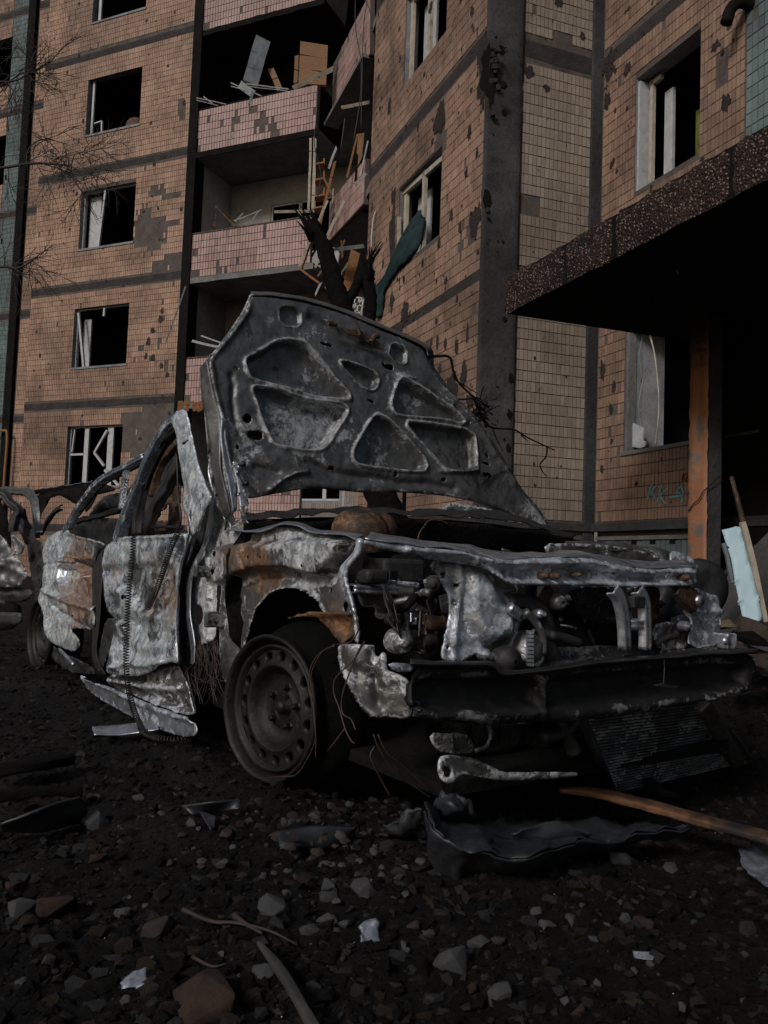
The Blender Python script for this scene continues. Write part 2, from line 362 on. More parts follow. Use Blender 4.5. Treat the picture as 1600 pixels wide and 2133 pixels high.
    at = {a: me.attributes.new(a, 'FLOAT', 'POINT') for a in ('ash', 'rust', 'soot')}
    val = {a: np.zeros(len(P)) for a in at}; val['ash'] = hl_mask[used].copy()  # ash mask carries the painted edge highlights as well as the ash spots
    px = X[used]; py = Y[used]
    for (sx, sy, sr, kind, st) in spots:
        (mx_, my_), (mx2, my2) = mp([(sx, sy), (sx+sr, sy)]); rr_ = math.hypot(mx2-mx_, my2-my_)
        val[kind] += st*np.exp(-((px-mx_)**2+(py-my_)**2)/rr_**2)
    for a in at: at[a].data.foreach_set('value', val[a])
    me.update(); o = link(name, me, mat, parent, True, label)
    if thick:
        md = o.modifiers.new('thickness', 'SOLIDIFY'); md.thickness = thick; md.offset = 0 if False else -1
    return o

# ---------------------------------------------------------------- the apartment building
aA, aB, aC, aD = -66.16, -21.6, 70.5, -22.
class Fr:
    """facade frame: u along the wall, z up, w outwards"""
    def __init__(s, p0, a, e=None, zv=None):
        s.o = np.array([p0[0], p0[1], p0[2] if len(p0) > 2 else 0.]); s.d = dr(a) if e is None else np.array(e, float)
        s.z = Z if zv is None else np.array(zv, float); n = np.cross(s.d, s.z); n /= np.linalg.norm(n)
        if (CAM-s.o)@n < 0: n = -n
        s.n = n
    def P(s, u, z, w_=0): return s.o+s.d*u+s.z*z+s.n*w_
    def px(s, x, y, w_=0):
        p = atP(x, y, s.o+s.n*w_, s.n)-s.o; return float(p@s.d), float(p[2])
    def box(s, mb, u0, u1, z0, z1, w0, w1, mi=0):
        return mb.box8([s.P(u0, z0, w0), s.P(u1, z0, w0), s.P(u1, z1, w0), s.P(u0, z1, w0), s.P(u0, z0, w1), s.P(u1, z0, w1), s.P(u1, z1, w1), s.P(u0, z1, w1)], mi)
FA = Fr((-4.81, 18.9), aA); FB = Fr((1.08, 9.84), aB); FC = Fr((1.5, 9.95), aC); FD = Fr((2.6, 10.3), aD)
def cellwall(mb, fr, us, zs, openings, w_=0., rev=.22, mi=0, mrev=1):
    us = sorted(set(us)); zs = sorted(set(zs))
    for i in range(len(us)-1):
        for j in range(len(zs)-1):
            uc, zc = (us[i]+us[i+1])/2, (zs[j]+zs[j+1])/2
            if any(o[0] < uc < o[1] and o[2] < zc < o[3] for o in openings): continue
            mb.add([fr.P(us[i], zs[j], w_), fr.P(us[i+1], zs[j], w_), fr.P(us[i+1], zs[j+1], w_), fr.P(us[i], zs[j+1], w_)], [(0, 1, 2, 3)], mi)
    for (a, b, c, d) in openings:
        for q in (((a, c), (a, d)), ((b, c), (b, d)), ((a, c), (b, c)), ((a, d), (b, d))):
            mb.add([fr.P(*q[0], w_), fr.P(*q[1], w_), fr.P(*q[1], w_-rev), fr.P(*q[0], w_-rev)], [(0, 1, 2, 3)], mrev)
def tiles(fr, u0, u1, z0, z1, openings=(), bands=(), patches=(), tw=.056, th=.132, gap=.009, gapz=.0105, lift=.009, miss=.004, clus=.0, seed=0, tone0=.5, blk=9):
    nu = int((u1-u0)/tw); nz = int((z1-z0)/th); r = np.random.default_rng(seed)
    U, V = np.meshgrid(u0+(np.arange(nu)+.5)*((u1-u0)/nu), z0+(np.arange(nz)+.5)*((z1-z0)/nz), indexing='ij')
    I, J = np.meshgrid(np.arange(nu), np.arange(nz), indexing='ij')
    k = r.random(U.shape) > miss
    for (a, b, c, d) in openings: k &= ~((U > a-.01) & (U < b+.01) & (V > c-.02) & (V < d+.02))
    for (c, d) in bands: k &= ~((V > c-.03) & (V < d+.03))
    for p in patches:
        if p[0] == 'r': k &= ~((U > p[1]) & (U < p[2]) & (V > p[3]) & (V < p[4]) & (r.random(U.shape) > .06))
        else:
            q = ((U-p[1])/p[3])**2+((V-p[2])/p[4])**2; k &= q > 1+r.normal(0, .3, U.shape)
    if clus:
        for _ in range(int(clus)):
            a, b = r.uniform(u0, u1), r.uniform(z0, z1); ra = r.uniform(.03, .09); rb = ra*r.uniform(.8, 1.8)
            k &= ((U-a)/ra)**2+((V-b)/rb)**2 > 1
    bl = r.normal(0, .10, (nu//blk+2, nz//2+2)); bl2 = r.normal(0, .09, (nu//12+2, nz//4+2))
    tone = tone0+bl[((I+(J//9)*3)//blk) % bl.shape[0], (J//3) % bl.shape[1]]+bl2[I//12, J//4]+r.normal(0, .085, U.shape)
    tone = np.where(r.random(U.shape) < .03, tone-.3, tone)
    Uk, Vk, Tk = U[k], V[k], tone[k]; n = len(Uk)
    hu = (u1-u0)/nu/2-gap/2; hz = (z1-z0)/nz/2-gapz/2
    L = lift+r.normal(0, .0009, n); tilt = r.normal(0, .0012, (n, 2))
    V8 = np.zeros((n, 8, 3))
    for q, (a, b, c) in enumerate([(-1, -1, 1), (1, -1, 1), (1, 1, 1), (-1, 1, 1), (-1, -1, 0), (1, -1, 0), (1, 1, 0), (-1, 1, 0)]):
        uu = Uk+a*hu; vv = Vk+b*hz; ww = np.where(c, L+a*tilt[:, 0]+b*tilt[:, 1], -.001)
        V8[:, q] = fr.o+uu[:, None]*fr.d+vv[:, None]*fr.z+ww[:, None]*fr.n
    base = (np.arange(n)*8)[:, None, None]
    fc = np.array([(0, 1, 2, 3), (0, 4, 5, 1), (1, 5, 6, 2), (2, 6, 7, 3), (3, 7, 4, 0)])[None]+base
    return V8.reshape(-1, 3), fc.reshape(-1, 4), np.repeat(Tk, 5)
M_SCAR = m_conc('scarred_mortar', (.022, .018, .017), (.085, .07, .066), 16, bmp=1.)
def scars(mb, fr, n, u0, u1, z0, z1, mi, seed, big=(), openings=(), rs=(.012, .05), bands=()):
    """irregular shrapnel craters: rough patches of exposed mortar a few mm proud of the tiles"""
    r = random.Random(seed); L_ = [(r.uniform(u0, u1), r.uniform(z0, z1), rs[0]*(rs[1]/rs[0])**(r.random()**1.6), r.uniform(.8, 1.9)) for _ in range(n)]
    L_ = [q for q in L_ if not any(a-.04 < q[0] < b+.04 and c-.06 < q[1] < d+.06 for a, b, c, d in openings)]+[(a, b, c, d) for a, b, c, d in big]
    for (u, z, ra, asp) in L_:
        k = 10 if ra < .05 else 30; rings = [0, .55, .85, 1.]; vs = [fr.P(u, z, .0135)]; ph = r.uniform(0, 50)
        for q in rings[1:]:
            for j in range(k):
                a = 2*math.pi*j/k; rr_ = ra*q*(1+.55*mn.noise(Vector((math.cos(a)*1.3+ph, math.sin(a)*1.3, 0)))+.35*mn.noise(Vector((math.cos(a)*4+ph, math.sin(a)*4, 3))))
                vs.append(fr.P(u+rr_*math.cos(a), z+rr_*math.sin(a)*asp, (.0125 if q > .8 else .0145)+.002*(q < 1)*mn.noise(Vector((j, q*9, ph)))))
        f = [(0, 1+j, 1+(j+1) % k) for j in range(k)]
        for i_ in range(2): f += [(1+i_*k+j, 1+(i_+1)*k+j, 1+(i_+1)*k+(j+1) % k, 1+i_*k+(j+1) % k) for j in range(k)]
        mb.add(vs, f, mi)
def wallobj(name, mb, sets, mats, parent, label=None):
    """backing in mb plus sets of (verts, faces, tone, material index)"""
    vs = [np.array(mb.v).reshape(-1, 3)]; fs = []; tn = []; mi = list(mb.m); b = len(mb.v)
    allf = [tuple(f) for f in mb.f]; tn += [.5]*len(mb.f)
    for v, f, t_, k in sets:
        vs.append(v); allf += (f+b).tolist(); b += len(v); tn += t_.tolist(); mi += [k]*len(f)
    me = bpy.data.meshes.new(name); me.from_pydata(np.concatenate(vs).tolist(), [], allf)
    me.polygons.foreach_set('material_index', mi)
    a = me.attributes.new('tone', 'FLOAT', 'FACE'); a.data.foreach_set('value', np.array(tn, dtype=np.float32)); me.update()
    return link(name, me, mats, parent, False, label)
ST = 2.94
BLD = thing('apartment_building', 'shelled panel apartment block with orange brown tiled walls, broken windows and torn balconies', 'building', (0, 14, 0))
def bandz(z=4.13): return [(z+ST*i-.08, z+ST*i+.08) for i in range(-1, 5)]
def bands_(fr, u0, u1, bz, zmax, w1=.004):
    for a, b in bz:
        mb = MB()
        if b < zmax and a > .5:
            n = max(2, int(abs(u1-u0)/.25)); rr_ = [(random.uniform(-.012, .012), random.uniform(-.012, .012)) for _ in range(n+1)]
            for i in range(n):
                ua, ub = u0+(u1-u0)*i/n, u0+(u1-u0)*(i+1)/n
                mb.add([fr.P(ua, a+rr_[i][0], w1), fr.P(ub, a+rr_[i+1][0], w1), fr.P(ub, b+rr_[i+1][1], w1), fr.P(ua, b+rr_[i][1], w1)], [(0, 1, 2, 3)])
            mb.build('joint_band', M_BAND, BLD)
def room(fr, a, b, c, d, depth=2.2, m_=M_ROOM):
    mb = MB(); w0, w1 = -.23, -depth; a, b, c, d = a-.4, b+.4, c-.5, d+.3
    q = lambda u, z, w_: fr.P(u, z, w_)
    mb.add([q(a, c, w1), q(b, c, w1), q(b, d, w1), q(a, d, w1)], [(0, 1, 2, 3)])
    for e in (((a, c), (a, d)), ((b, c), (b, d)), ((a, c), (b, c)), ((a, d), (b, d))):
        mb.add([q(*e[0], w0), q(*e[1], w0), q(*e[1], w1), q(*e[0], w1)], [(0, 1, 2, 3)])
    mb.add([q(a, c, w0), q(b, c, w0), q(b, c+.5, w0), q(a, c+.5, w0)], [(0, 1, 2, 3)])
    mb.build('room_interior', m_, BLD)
def fbar(mb, fr, p, q, wd, w_=-.12, th=.05, mi=0):
    mb.bar(fr.P(p[0], p[1], w_), fr.P(q[0], q[1], w_), th, wd, up_=np.cross(fr.n, fr.P(q[0], q[1])-fr.P(p[0], p[1])), mi=mi)
# --- wall A (left section)
wa = [(1.54, 3.24, z, z+1.47) for z in (2.2, 5.12, 8.08, 10.98, 13.9)]
bA = [(z-.08, z+.08) for z in (1.2, 4.2, 7.12, 10.05, 13.03, 16.0)]
mb = MB(); cellwall(mb, FA, [0, 1.54, 3.24, 4.72], [-.5]+[z for o in wa for z in o[2:]]+[19], wa)
mb.add([FA.P(4.72, -.5), FA.P(4.72, 16.5), FA.P(4.72, 16.5, -1.3), FA.P(4.72, -.5, -1.3)], [(0, 1, 2, 3)])
pa = [('r', .1, 1.0, 3.35, 4.15), ('r', .9, 1.6, 3.0, 3.9), ('e', .9, 3.1, .35, .5), ('r', .55, 1.45, 7.9, 8.6), ('e', 1.25, 8.35, .3, .5), ('r', .05, .55, 7.2, 7.6), ('r', .5, .9, 7.2, 7.45),
      ('e', .9, 9.2, .3, .12), ('r', .2, .9, 8.25, 8.42), ('e', .3, 11.1, .12, .3), ('e', .6, 5.6, .06, .12), ('e', .8, 5.9, .07, .07), ('e', .55, 6.1, .07, .09), ('e', .75, 5.2, .08, .08), ('e', .9, 7.9, .2, .16), ('e', .35, 5.0, .07, .1), ('r', .2, .75, 9.0, 9.08)]
scars(mb, FA, 150, .05, 4.6, 0, 16, 3, 1, [(.9, 5.6, .07, 1.4), (.8, 5.85, .06, 1), (.6, 6.1, .07, 1.2), (.75, 5.2, .07, 1), (.5, 5.0, .06, 1.1), (.55, 6.3, .05, 1.5)], wa)
wallobj('wall', mb, [tiles(FA, .02, 4.71, -.3, 18.5, wa, bA, pa, clus=14, seed=1)+(2,)], [M_MORT, M_REVEAL, T_A, M_SCAR], BLD)
bands_(FA, 0, 4.72, bA, 19)
for i, o in enumerate(wa):
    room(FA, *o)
    f = MB(); a, b, c, d = o
    if i in (0, 1, 2):
        for p, q in (((a, c), (b, c)), ((b, c), (b, d)), ((a, d), (b, d))): fbar(f, FA, p, q, .06)
    if i == 0: fbar(f, FA, (a, c), (a, d), .06); fbar(f, FA, (2.72, c), (2.72, d), .13); fbar(f, FA, (1.98, c), (1.98, d), .17); fbar(f, FA, (2.8, 3.0), (3.2, 3.0), .05)
    if i == 4: fbar(f, FA, (3.1, c), (3.1, d), .08)
    if i == 3: fbar(f, FA, (3.15, c), (3.15, d), .06)
    fo = f.build('window_frame', M_FRAME, BLD) if f.v else None
    g = MB()
    if i == 0:
        fbar(g, FA, (2.05, 3.55), (2.4, 3.02), .05, -.05); fbar(g, FA, (2.4, 3.02), (2.08, 2.7), .05, -.05); g.build('sash', M_FRAME, fo); g = MB(); fbar(g, FA, (2.05, 2.6), (1.6, 2.22), .06, -.05); g.build('sash', M_FRAME, fo); g = MB(); fbar(g, FA, (3.05, 3.6), (3.1, 3.05), .03, -.05)
    if i == 1: fbar(g, FA, (3.17, 6.5), (2.9, c), .06, -.06); g.build('sash', M_FRAME, fo); g = MB(); fbar(g, FA, (2.35, 6.55), (2.36, 6.35), .05, -.06); FA.box(g, 2.98, 3.22, c, 6.4, -.35, -.3)
    if i == 2: fbar(g, FA, (2.55, d), (2.68, c), .05, -.08); g.build('sash', M_FRAME, fo); g = MB(); FA.box(g, 2.85, 3.2, c, d-.05, -.3, -.27)
    if i == 3: fbar(g, FA, (2.8, c), (2.82, c+.35), .04, -.1); fbar(g, FA, (2.82, c+.35), (3.05, c+.33), .03, -.1)
    if g.v: g.build('sash', M_FRAME, fo if fo else BLD)
    s = MB(); FA.box(s, a-.02, b+.02, c-.05, c, -.2, .03); s.build('window_sill', M_REVEAL if i else M_CONC, BLD)
mb = MB(); mb.tube([FA.P(1.9+.02*k, 10.98+.02+.2*math.sin(k*.35), -.35) for k in range(10)], .2, 10); mb.build('rolled_blanket', m_plain('brown_blanket', (.11, .06, .045), .9), BLD, True)
# dark pilaster right of wall A
mb = MB(); FA.box(mb, -.2, .05, -.5, 16.5, -.3, .05); mb.build('pilaster', M_BLACK, BLD, bev=.01)
# --- set-back strip far left
FL = Fr(FA.P(0, 0, -1.3), aA)
wl = [(7.35, 8.9, z, z+1.45) for z in (2.2, 5.12, 8.06, 10.98, 13.9)]
mb = MB(); cellwall(mb, FL, [4.2, 7.35, 8.9, 11.5], [-.5]+[z for o in wl for z in o[2:]]+[19], wl)
uT0 = (FL.px(60, 60)[0]+FL.px(25, 700)[0])/2; uT1 = (FL.px(24, 60)[0]+FL.px(0, 560)[0])/2
wallobj('wall', mb, [tiles(FL, 4.6, uT0-.35, -.3, 18.5, (), bA, [], clus=6, seed=3)+(2,), tiles(FL, uT0, uT1, -.3, 18.5, (), bA, [], clus=3, seed=4, tone0=.5)+(3,), tiles(FL, uT1+.03, 11.4, -.3, 18.5, wl, bA, [], clus=10, seed=5)+(2,)], [M_MORT, M_REVEAL, T_A, T_T], BLD)
bands_(FL, 4.6, 11.4, bA, 19)
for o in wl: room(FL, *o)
mb = MB(); FL.box(mb, uT0-.3, uT0-.02, -.5, 18.5, -.1, .12); mb.build('pilaster', M_BLACK, BLD, bev=.01)
mb = MB(); mb.tube(spline([FL.P(uT0-.4, -.3, .25), FL.P(uT0-.4, 2.5, .25), FL.P(uT0-.4, 3.7, .25), FL.P(uT0-.2, 3.85, .25), FL.P(uT0+.5, 3.85, .25)]), .035, 8); mb.build('gas_pipe', M_WOODO, BLD, True)
# --- wall B
wb = [(1.27, 2.77, 5.08, 6.32), (1.27, 2.77, 7.9, 9.36), (1.27, 2.77, 10.85, 12.3)]
bB = [(z-.085, z+.085) for z in (1.2, 4.15, 7.13, 10.07, 13.0)]
mb = MB(); cellwall(mb, FB, [0, 1.27, 2.77, 4.12], [-.5]+[z for o in wb for z in o[2:]]+[16.5], wb)
mb.add([FB.P(4.12, -.5), FB.P(4.12, 16.5), FB.P(4.12, 16.5, -1.4), FB.P(4.12, -.5, -1.4)], [(0, 1, 2, 3)])
pb = [('e', 1.3, 6.4, .2, .2), ('e', .3, 4.8, .12, .2), ('e', .12, 6.6, .12, .4), ('e', .6, 4.7, .06, .2), ('e', 1.5, 3.55, .09, .14)]
bigB = [(1.35, 6.75, .17, 1.3), (2.98, 5.7, .13, 3.2), (2.98, 6.3, .09, 1.6), (.22, 4.85, .13, 1.5), (.1, 6.6, .14, 2.2), (.15, 7.0, .16, 1.5), (.72, 2.9, .15, 1.3), (2.35, 4.3, .16, .9), (.38, 3.0, .09, 1.8), (.22, 2.62, .08, 1.4), (.9, 5.2, .05, 1.8), (.45, 6.1, .05, 2), (.8, 8.2, .07, 2), (2.9, 4.6, .07, 2.2), (1.2, 3.6, .04, 2.6), (1.1, 3.2, .05, 1.5), (.6, 8.7, .09, 1.6), (.75, 8.5, .07, 2.2), (3.3, 7.9, .06, 2.6), (.33, 3.5, .035, 4), (1.25, 4.95, .05, 1.6), (.5, 5.6, .05, 1.5), (.95, 3.5, .05, 1.4), (.62, 3.4, .05, 2), (1.8, 8.6, .06, 1.6), (1.0, 4.35, .05, 1)]
scars(mb, FB, 330, .03, 4.0, 1.5, 13, 3, 2, bigB, wb, (.012, .05))
wallobj('wall', mb, [tiles(FB, .01, 4.1, -.3, 13.5, wb, bB, pb, clus=8, seed=6, miss=.003)+(2,)], [M_MORT, M_REVEAL, T_B, M_SCAR], BLD)
bands_(FB, 0, 4.12, bB, 16)
for i, o in enumerate(wb):
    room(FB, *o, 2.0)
    a, b, c, d = o; f = MB()
    fbar(f, FB, (b-.06, c), (b-.06, d), .08, -.1); fbar(f, FB, (1.98, c), (2.02 if i else 2.0, d-.02), .08, -.08)
    if i == 0: fbar(f, FB, (a, d-.12), (b, d-.03), .07, -.08); fbar(f, FB, (2.7, c+.1), (2.74, c+.8), .03, .0)
    else: fbar(f, FB, (a, d-.05), (b, d-.05), .07, -.1)
    fo = f.build('window_frame', M_CREAM, BLD)
    g = MB(); FB.box(g, 2.2, 2.66, c, d-.15, -.3, -.27); g.build('sash', M_FRAME, fo)
# curtain of wall B window
def cloth(name, grid, mat, parent=None, amp=.03, fr=9, thick=.003):
    """grid: rows of points; subdivided and folded"""
    G = [spline(r, 8) for r in grid]; cols = [spline([g[k] for g in G], 8) for k in range(len(G[0]))]
    mb_ = MB(); nn = len(cols); mm = len(cols[0]); vs = []
    for i, c in enumerate(cols):
        for j, p in enumerate(c):
            vs.append(np.array(p)+FB.n*amp*math.sin(i*fr/nn*6.28+1.3*math.sin(j*.21)+j*.05)+FB.n*amp*.5*mn.noise(Vector(p)*6))
    mb_.add(vs, [(i*mm+j, (i+1)*mm+j, (i+1)*mm+j+1, i*mm+j+1) for i in range(nn-1) for j in range(mm-1)])
    o = mb_.build(name, mat, parent, True); md = o.modifiers.new('t', 'SOLIDIFY'); md.thickness = thick; return o
q = lambda x, y, w_=.05: atP(x, y, FB.P(0, 0, w_), FB.n)
cur = cloth('curtain', [[q(876, 436, -.08), q(879, 446, -.05), q(883, 454, -.05)], [q(850, 478, 0), q(862, 488, .02), q(874, 500, .0)], [q(822, 526), q(838, 535), q(858, 532, .03)], [q(806, 565), q(816, 570), q(828, 562)], [q(786, 600), q(793, 608), q(802, 602)], [q(784, 630), q(791, 634), q(799, 628)], [q(783, 658), q(787, 663), q(792, 658)]], M_CURT, None, .04, 7)
props(cur, 'torn dark green curtain hanging out of the broken window over the brown tiled wall', 'curtain')
# --- corner column between walls B and C
b0, c0 = FB.P(0, 0, .02), FC.P(0, 0, .03)
def colmesh():
    mb = MB(); pr = [FB.P(.04, 0, .012), b0+FB.n*.03-FB.d*.02, c0+FC.n*.02-FC.d*.02, FC.P(.03, 0, .012)]
    zz = np.arange(-.5, 16.5, .06); nseg = 14; vs = []
    path = []
    for a, b in zip(pr[:-1], pr[1:]):
        for k in range(8): path.append(a+(b-a)*k/8)
    path.append(pr[-1]); n = len(path); nrm = (FB.n+FC.n); nrm /= np.linalg.norm(nrm)
    pits = [(.8, 7.05, .07), (.75, 6.55, .08), (.7, 6.3, .04), (.55, 2.6, .05), (.9, 3.45, .05), (.2, 6.9, .14), (.12, 6.5, .12), (.1, 5.0, .1), (.06, 5.3, .07), (.95, 2.5, .06), (.97, 2.8, .06), (.95, 2.0, .05), (.5, 4.6, .03), (.6, 4.2, .04), (.45, 5.5, .03)]
    for z in zz:
        for i, p in enumerate(path):
            q_ = p+Z*z; dz_ = .008*mn.noise(Vector(q_)*5)+.004*mn.noise(Vector(q_)*25)
            for (t_, pz, pr_) in pits:
                d2 = ((i/(n-1)-t_)*.5)**2+(z-pz)**2
                dz_ -= .07*math.exp(-d2/(pr_*pr_)*1.3)*(1+.7*mn.noise(Vector(q_)*22))
            vs.append(q_+nrm*dz_)
    mb.add(vs, [(j*n+i, j*n+i+1, (j+1)*n+i+1, (j+1)*n+i) for j in range(len(zz)-1) for i in range(n-1)]); return mb
mb = colmesh(); dcl = c0-b0; dcl[2] = 0; wcl = np.linalg.norm(dcl); FK = Fr(b0, 0, dcl/wcl); 
scars(mb, FK, 40, .03, wcl-.03, .5, 9, 1, 77, [(.02, 6.6, .10, 3.2), (.16, 6.95, .045, 1.), (.2, 6.5, .05, .8), (.22, 6.15, .035, .9), (.03, 5.05, .05, 2.4), (.3, 3.6, .03, 1), (.25, 4.55, .02, 1), (.4, 2.9, .03, 2), (.39, 2.45, .035, 1.6), (.39, 2.05, .03, 1.5), (.1, 2.3, .02, 1)], (), (.006, .018))
# proud of the column's own uneven face
for i_ in range(len(mb.v)-1, -1, -1):
    if i_ in (): pass
for i_, f_ in enumerate(mb.f):
    if mb.m[i_] == 1:
        for q_ in f_: mb.v[q_] = mb.v[q_] if isinstance(mb.v[q_], list) else list(np.array(mb.v[q_])+FK.n*.026)
mb.v = [tuple(v_) for v_ in mb.v]
mb.build('corner_column', [M_COLM, M_BLACK], BLD, True)
# --- wall C
bC = [(z-.11, z+.11) for z in (4.15, 7.05, 10.07, 13.0)]
mb = MB(); cellwall(mb, FC, [-.03, 1.14], [-.5, 16.5], [])
pc = [('r', .02, .3, 4.95, 5.2), ('r', .4, .7, 7.2, 7.4)]
scars(mb, FC, 26, .03, 1.0, 1.4, 9, 3, 3, [(.35, 6.6, .045, 1.2), (.1, 6.75, .07, 1.1), (.85, 7.4, .05, 1), (.5, 7.75, .06, 1.2)], (), (.006, .02))
wallobj('wall', mb, [tiles(FC, .01, 1.0, 1.22, 12, [], bC, pc, clus=4, seed=9, miss=0.001, tw=.056, th=.128, tone0=.5)+(2,), ], [M_MORT, M_REVEAL, T_C, M_SCAR], BLD)
bands_(FC, 0, 1.05, bC, 16)
mb = MB(); FC.box(mb, 1.0, 1.17, -.5, 16.5, -.05, .03); o = mb.build('corner_post', M_COLM, BLD, bev=.015)
# --- wall D
wd_ = [(-4.2, -.56, 2.03, 3.55), (-1.72, -.66, 5.14, 6.54)]
bD = [(z-.09, z+.09) for z in (4.15, 7.07, 10.07, 13.0)]
mb = MB(); cellwall(mb, FD, [.0, -.56, -.66, -1.72, -4.2, -9], [1.12, 2.03, 3.55, 5.14, 6.54, 16.5], wd_)
pd = [('r', -.4, -.28, 2.45, 2.65), ('r', -2.15, -1.98, 5.75, 6.1)]
scars(mb, FD, 90, -2.3, -.05, 1.3, 9, 4, 4, [(-.12, 3.1, .05, 2.5), (-.35, 2.85, .04, 1.8), (-.15, 6.95, .1, 1.4), (-.5, 6.75, .07, 1), (-.1, 6.55, .06, 2), (-2.1, 5.5, .06, 1.6), (-1.95, 6.2, .06, 1), (-.3, 2.6, .03, 2)], wd_, (.01, .035))
wallobj('wall', mb, [tiles(FD, -2.35, -.03, 1.22, 12, wd_, bD, pd, clus=4, seed=10, th=.128)+(2,), tiles(FD, -9, -2.37, 4.3, 12, wd_, [], [], clus=10, seed=11, tw=.075)+(3,)], [M_MORT, M_REVEAL, T_B, T_T, M_SCAR], BLD)
bands_(FD, 0, -2.35, bD, 16)
mb = MB(); FD.box(mb, .0, -9, 1.1, 1.2, -.06, .05); FC.box(mb, -.1, 1.14, 1.1, 1.2, -.06, .05); mb.build('ledge', M_COLM, BLD, bev=.008)
mb = MB(); cellwall(mb, FD, [0, -9], [-.5, 1.1], [], -.05); cellwall(mb, FC, [-.1, 1.14], [-.5, 1.1], [], -.05)
FDp = Fr(FD.P(0, 0, -.05), aD); FCp = Fr(FC.P(0, 0, -.05), aC)
wallobj('plinth', mb, [tiles(FDp, -4, -.02, -.3, 1.0, [], [], [('e', -1.6, .85, .1, .05)], th=.2, tw=.08, seed=12)+(1,), tiles(FCp, .0, 1.1, -.3, 1.0, [], [], [], th=.2, tw=.08, seed=13)+(1,)], [M_MORT, T_T], BLD)
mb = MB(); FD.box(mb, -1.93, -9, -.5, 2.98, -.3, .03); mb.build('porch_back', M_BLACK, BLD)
mb = MB(); FD.box(mb, 0, -2.4, 1.0, 1.045, -.04, -.02); mb.build('plinth_trim', M_CONC, BLD)
mb = MB(); [FD.box(mb, -.35-.32*k, -.43-.32*k, .95, 1.0, -.05, -.028) for k in range(9)]; mb.build('vent_hole', M_BLACK, BLD)
for i, o in enumerate(wd_): room(FD, *o, 2.2)
# broken plaster jamb, hanging strip, sill of the low window
mb = MB()
jag = [(2.03, .0), (2.2, .03), (2.45, .01), (2.62, .05), (2.66, .0), (2.9, .02), (3.1, .0), (3.3, .04), (3.55, .02)]
mb.prism([FD.P(-.56, z, -.02-a*.5) for z, a in jag]+[FD.P(-.56, 3.55, -.14), FD.P(-.56, 2.03, -.14)], FD.d*-.012)
mb.build('window_jamb', M_CONC, BLD)
mb = MB(); mb.prism([FD.P(-.575, z, -.16-.06*(k % 2)) for k, z in enumerate((2.03, 2.3, 2.6, 2.9, 3.2, 3.55))]+[FD.P(-.62, 3.55, -.5), FD.P(-.62, 2.03, -.5)], FD.d*-.02); mb.build('window_jamb', M_REVEAL, BLD)
mb = MB(); mb.prism([atP(x, y, FD.P(0, 0, -.12), FD.n) for x, y in cD()] or [atP(x, y, FD.P(0, 0, -.12), FD.n) for x, y in ((1318, 880), (1344, 892), (1342, 918), (1349, 921), (1346, 930), (1336, 934), (1315, 930))], FD.n*.02); mb.build('plaster_fragment', M_FRAME, BLD)
mb = MB(); mb.tube(spline([atP(x, y, FD.P(0, 0, -.2), FD.n) for x, y in ((1354, 697), (1364, 740), (1371, 800), (1373, 850), (1369, 900), (1365, 928))]), .011, 6); mb.build('hanging_strip', M_CREAM, BLD, True)
mb = MB(); FD.box(mb, -.5, -2.6, 1.985, 2.035, -.2, .03); o = mb.build('window_sill', M_CONC, BLD, bev=.01)
mb = MB(); FD.box(mb, -.665, -.70, 5.14, 6.5, -.2, -.02); fo = mb.build('window_frame', M_FRAME, BLD)
mb = MB(); fbar(mb, FD, (-.76, 5.14), (-.76, 6.5), .05, -.16); fbar(mb, FD, (-.72, 6.47), (-.92, 6.47), .05, -.16); mb.build('sash', M_CREAM, fo)
mb = MB(); FD.box(mb, -.83, -.97, 5.14, 6.35, -.32, -.28); mb.build('sash', M_FRAME, fo)
mb = MB(); FD.box(mb, -1.02, -1.28, 5.14, 6.1, -.62, -.58); mb.build('cupboard_door', M_YEL, BLD)
# graffiti on wall D
def stroke(name, m_, pts, wd, w_=.016):
    mb = MB()
    for s_ in pts:
        P = [atP(x, y, FD.P(0, 0, w_), FD.n) for x, y in s_]
        for a, b in zip(P[:-1], P[1:]):
            dd_ = (b-a)/np.linalg.norm(b-a); mb.bar(a-dd_*wd*.3, b+dd_*wd*.3, .004, wd, up_=np.cross(FD.n, dd_))
    return mb.build(name, m_, BLD, label='hand-sprayed letters')
g = lambda *p: K(3.636, 1040, 640, p)
stroke('graffiti', M_PAINTR, [g((1392, 1258), (1385, 1312)), g((1410, 1258), (1388, 1288), (1412, 1312)), g((1424, 1258), (1418, 1312)), g((1443, 1258), (1421, 1288), (1444, 1312))], .011)
stroke('graffiti', M_PAINTB, [g((1155, 1345), (1140, 1395), (1122, 1455)), g((1190, 1350), (1145, 1405), (1185, 1440)), g((1232, 1345), (1205, 1450), (1195, 1480)), g((1278, 1375), (1215, 1425), (1262, 1490)), g((1285, 1440), (1390, 1425)), g((1385, 1480), (1392, 1400), (1380, 1358), (1355, 1378), (1342, 1410), (1372, 1405))], .02)
# spout on the turquoise part
mb = MB(); mb.tube(spline([FD.P(-2.42, 6.35, .0), FD.P(-2.4, 6.36, .12), FD.P(-2.36, 6.3, .2), FD.P(-2.33, 6.15, .24)]), [.06]*19, 10); mb.build('drain_spout', M_BLACK, BLD, True)
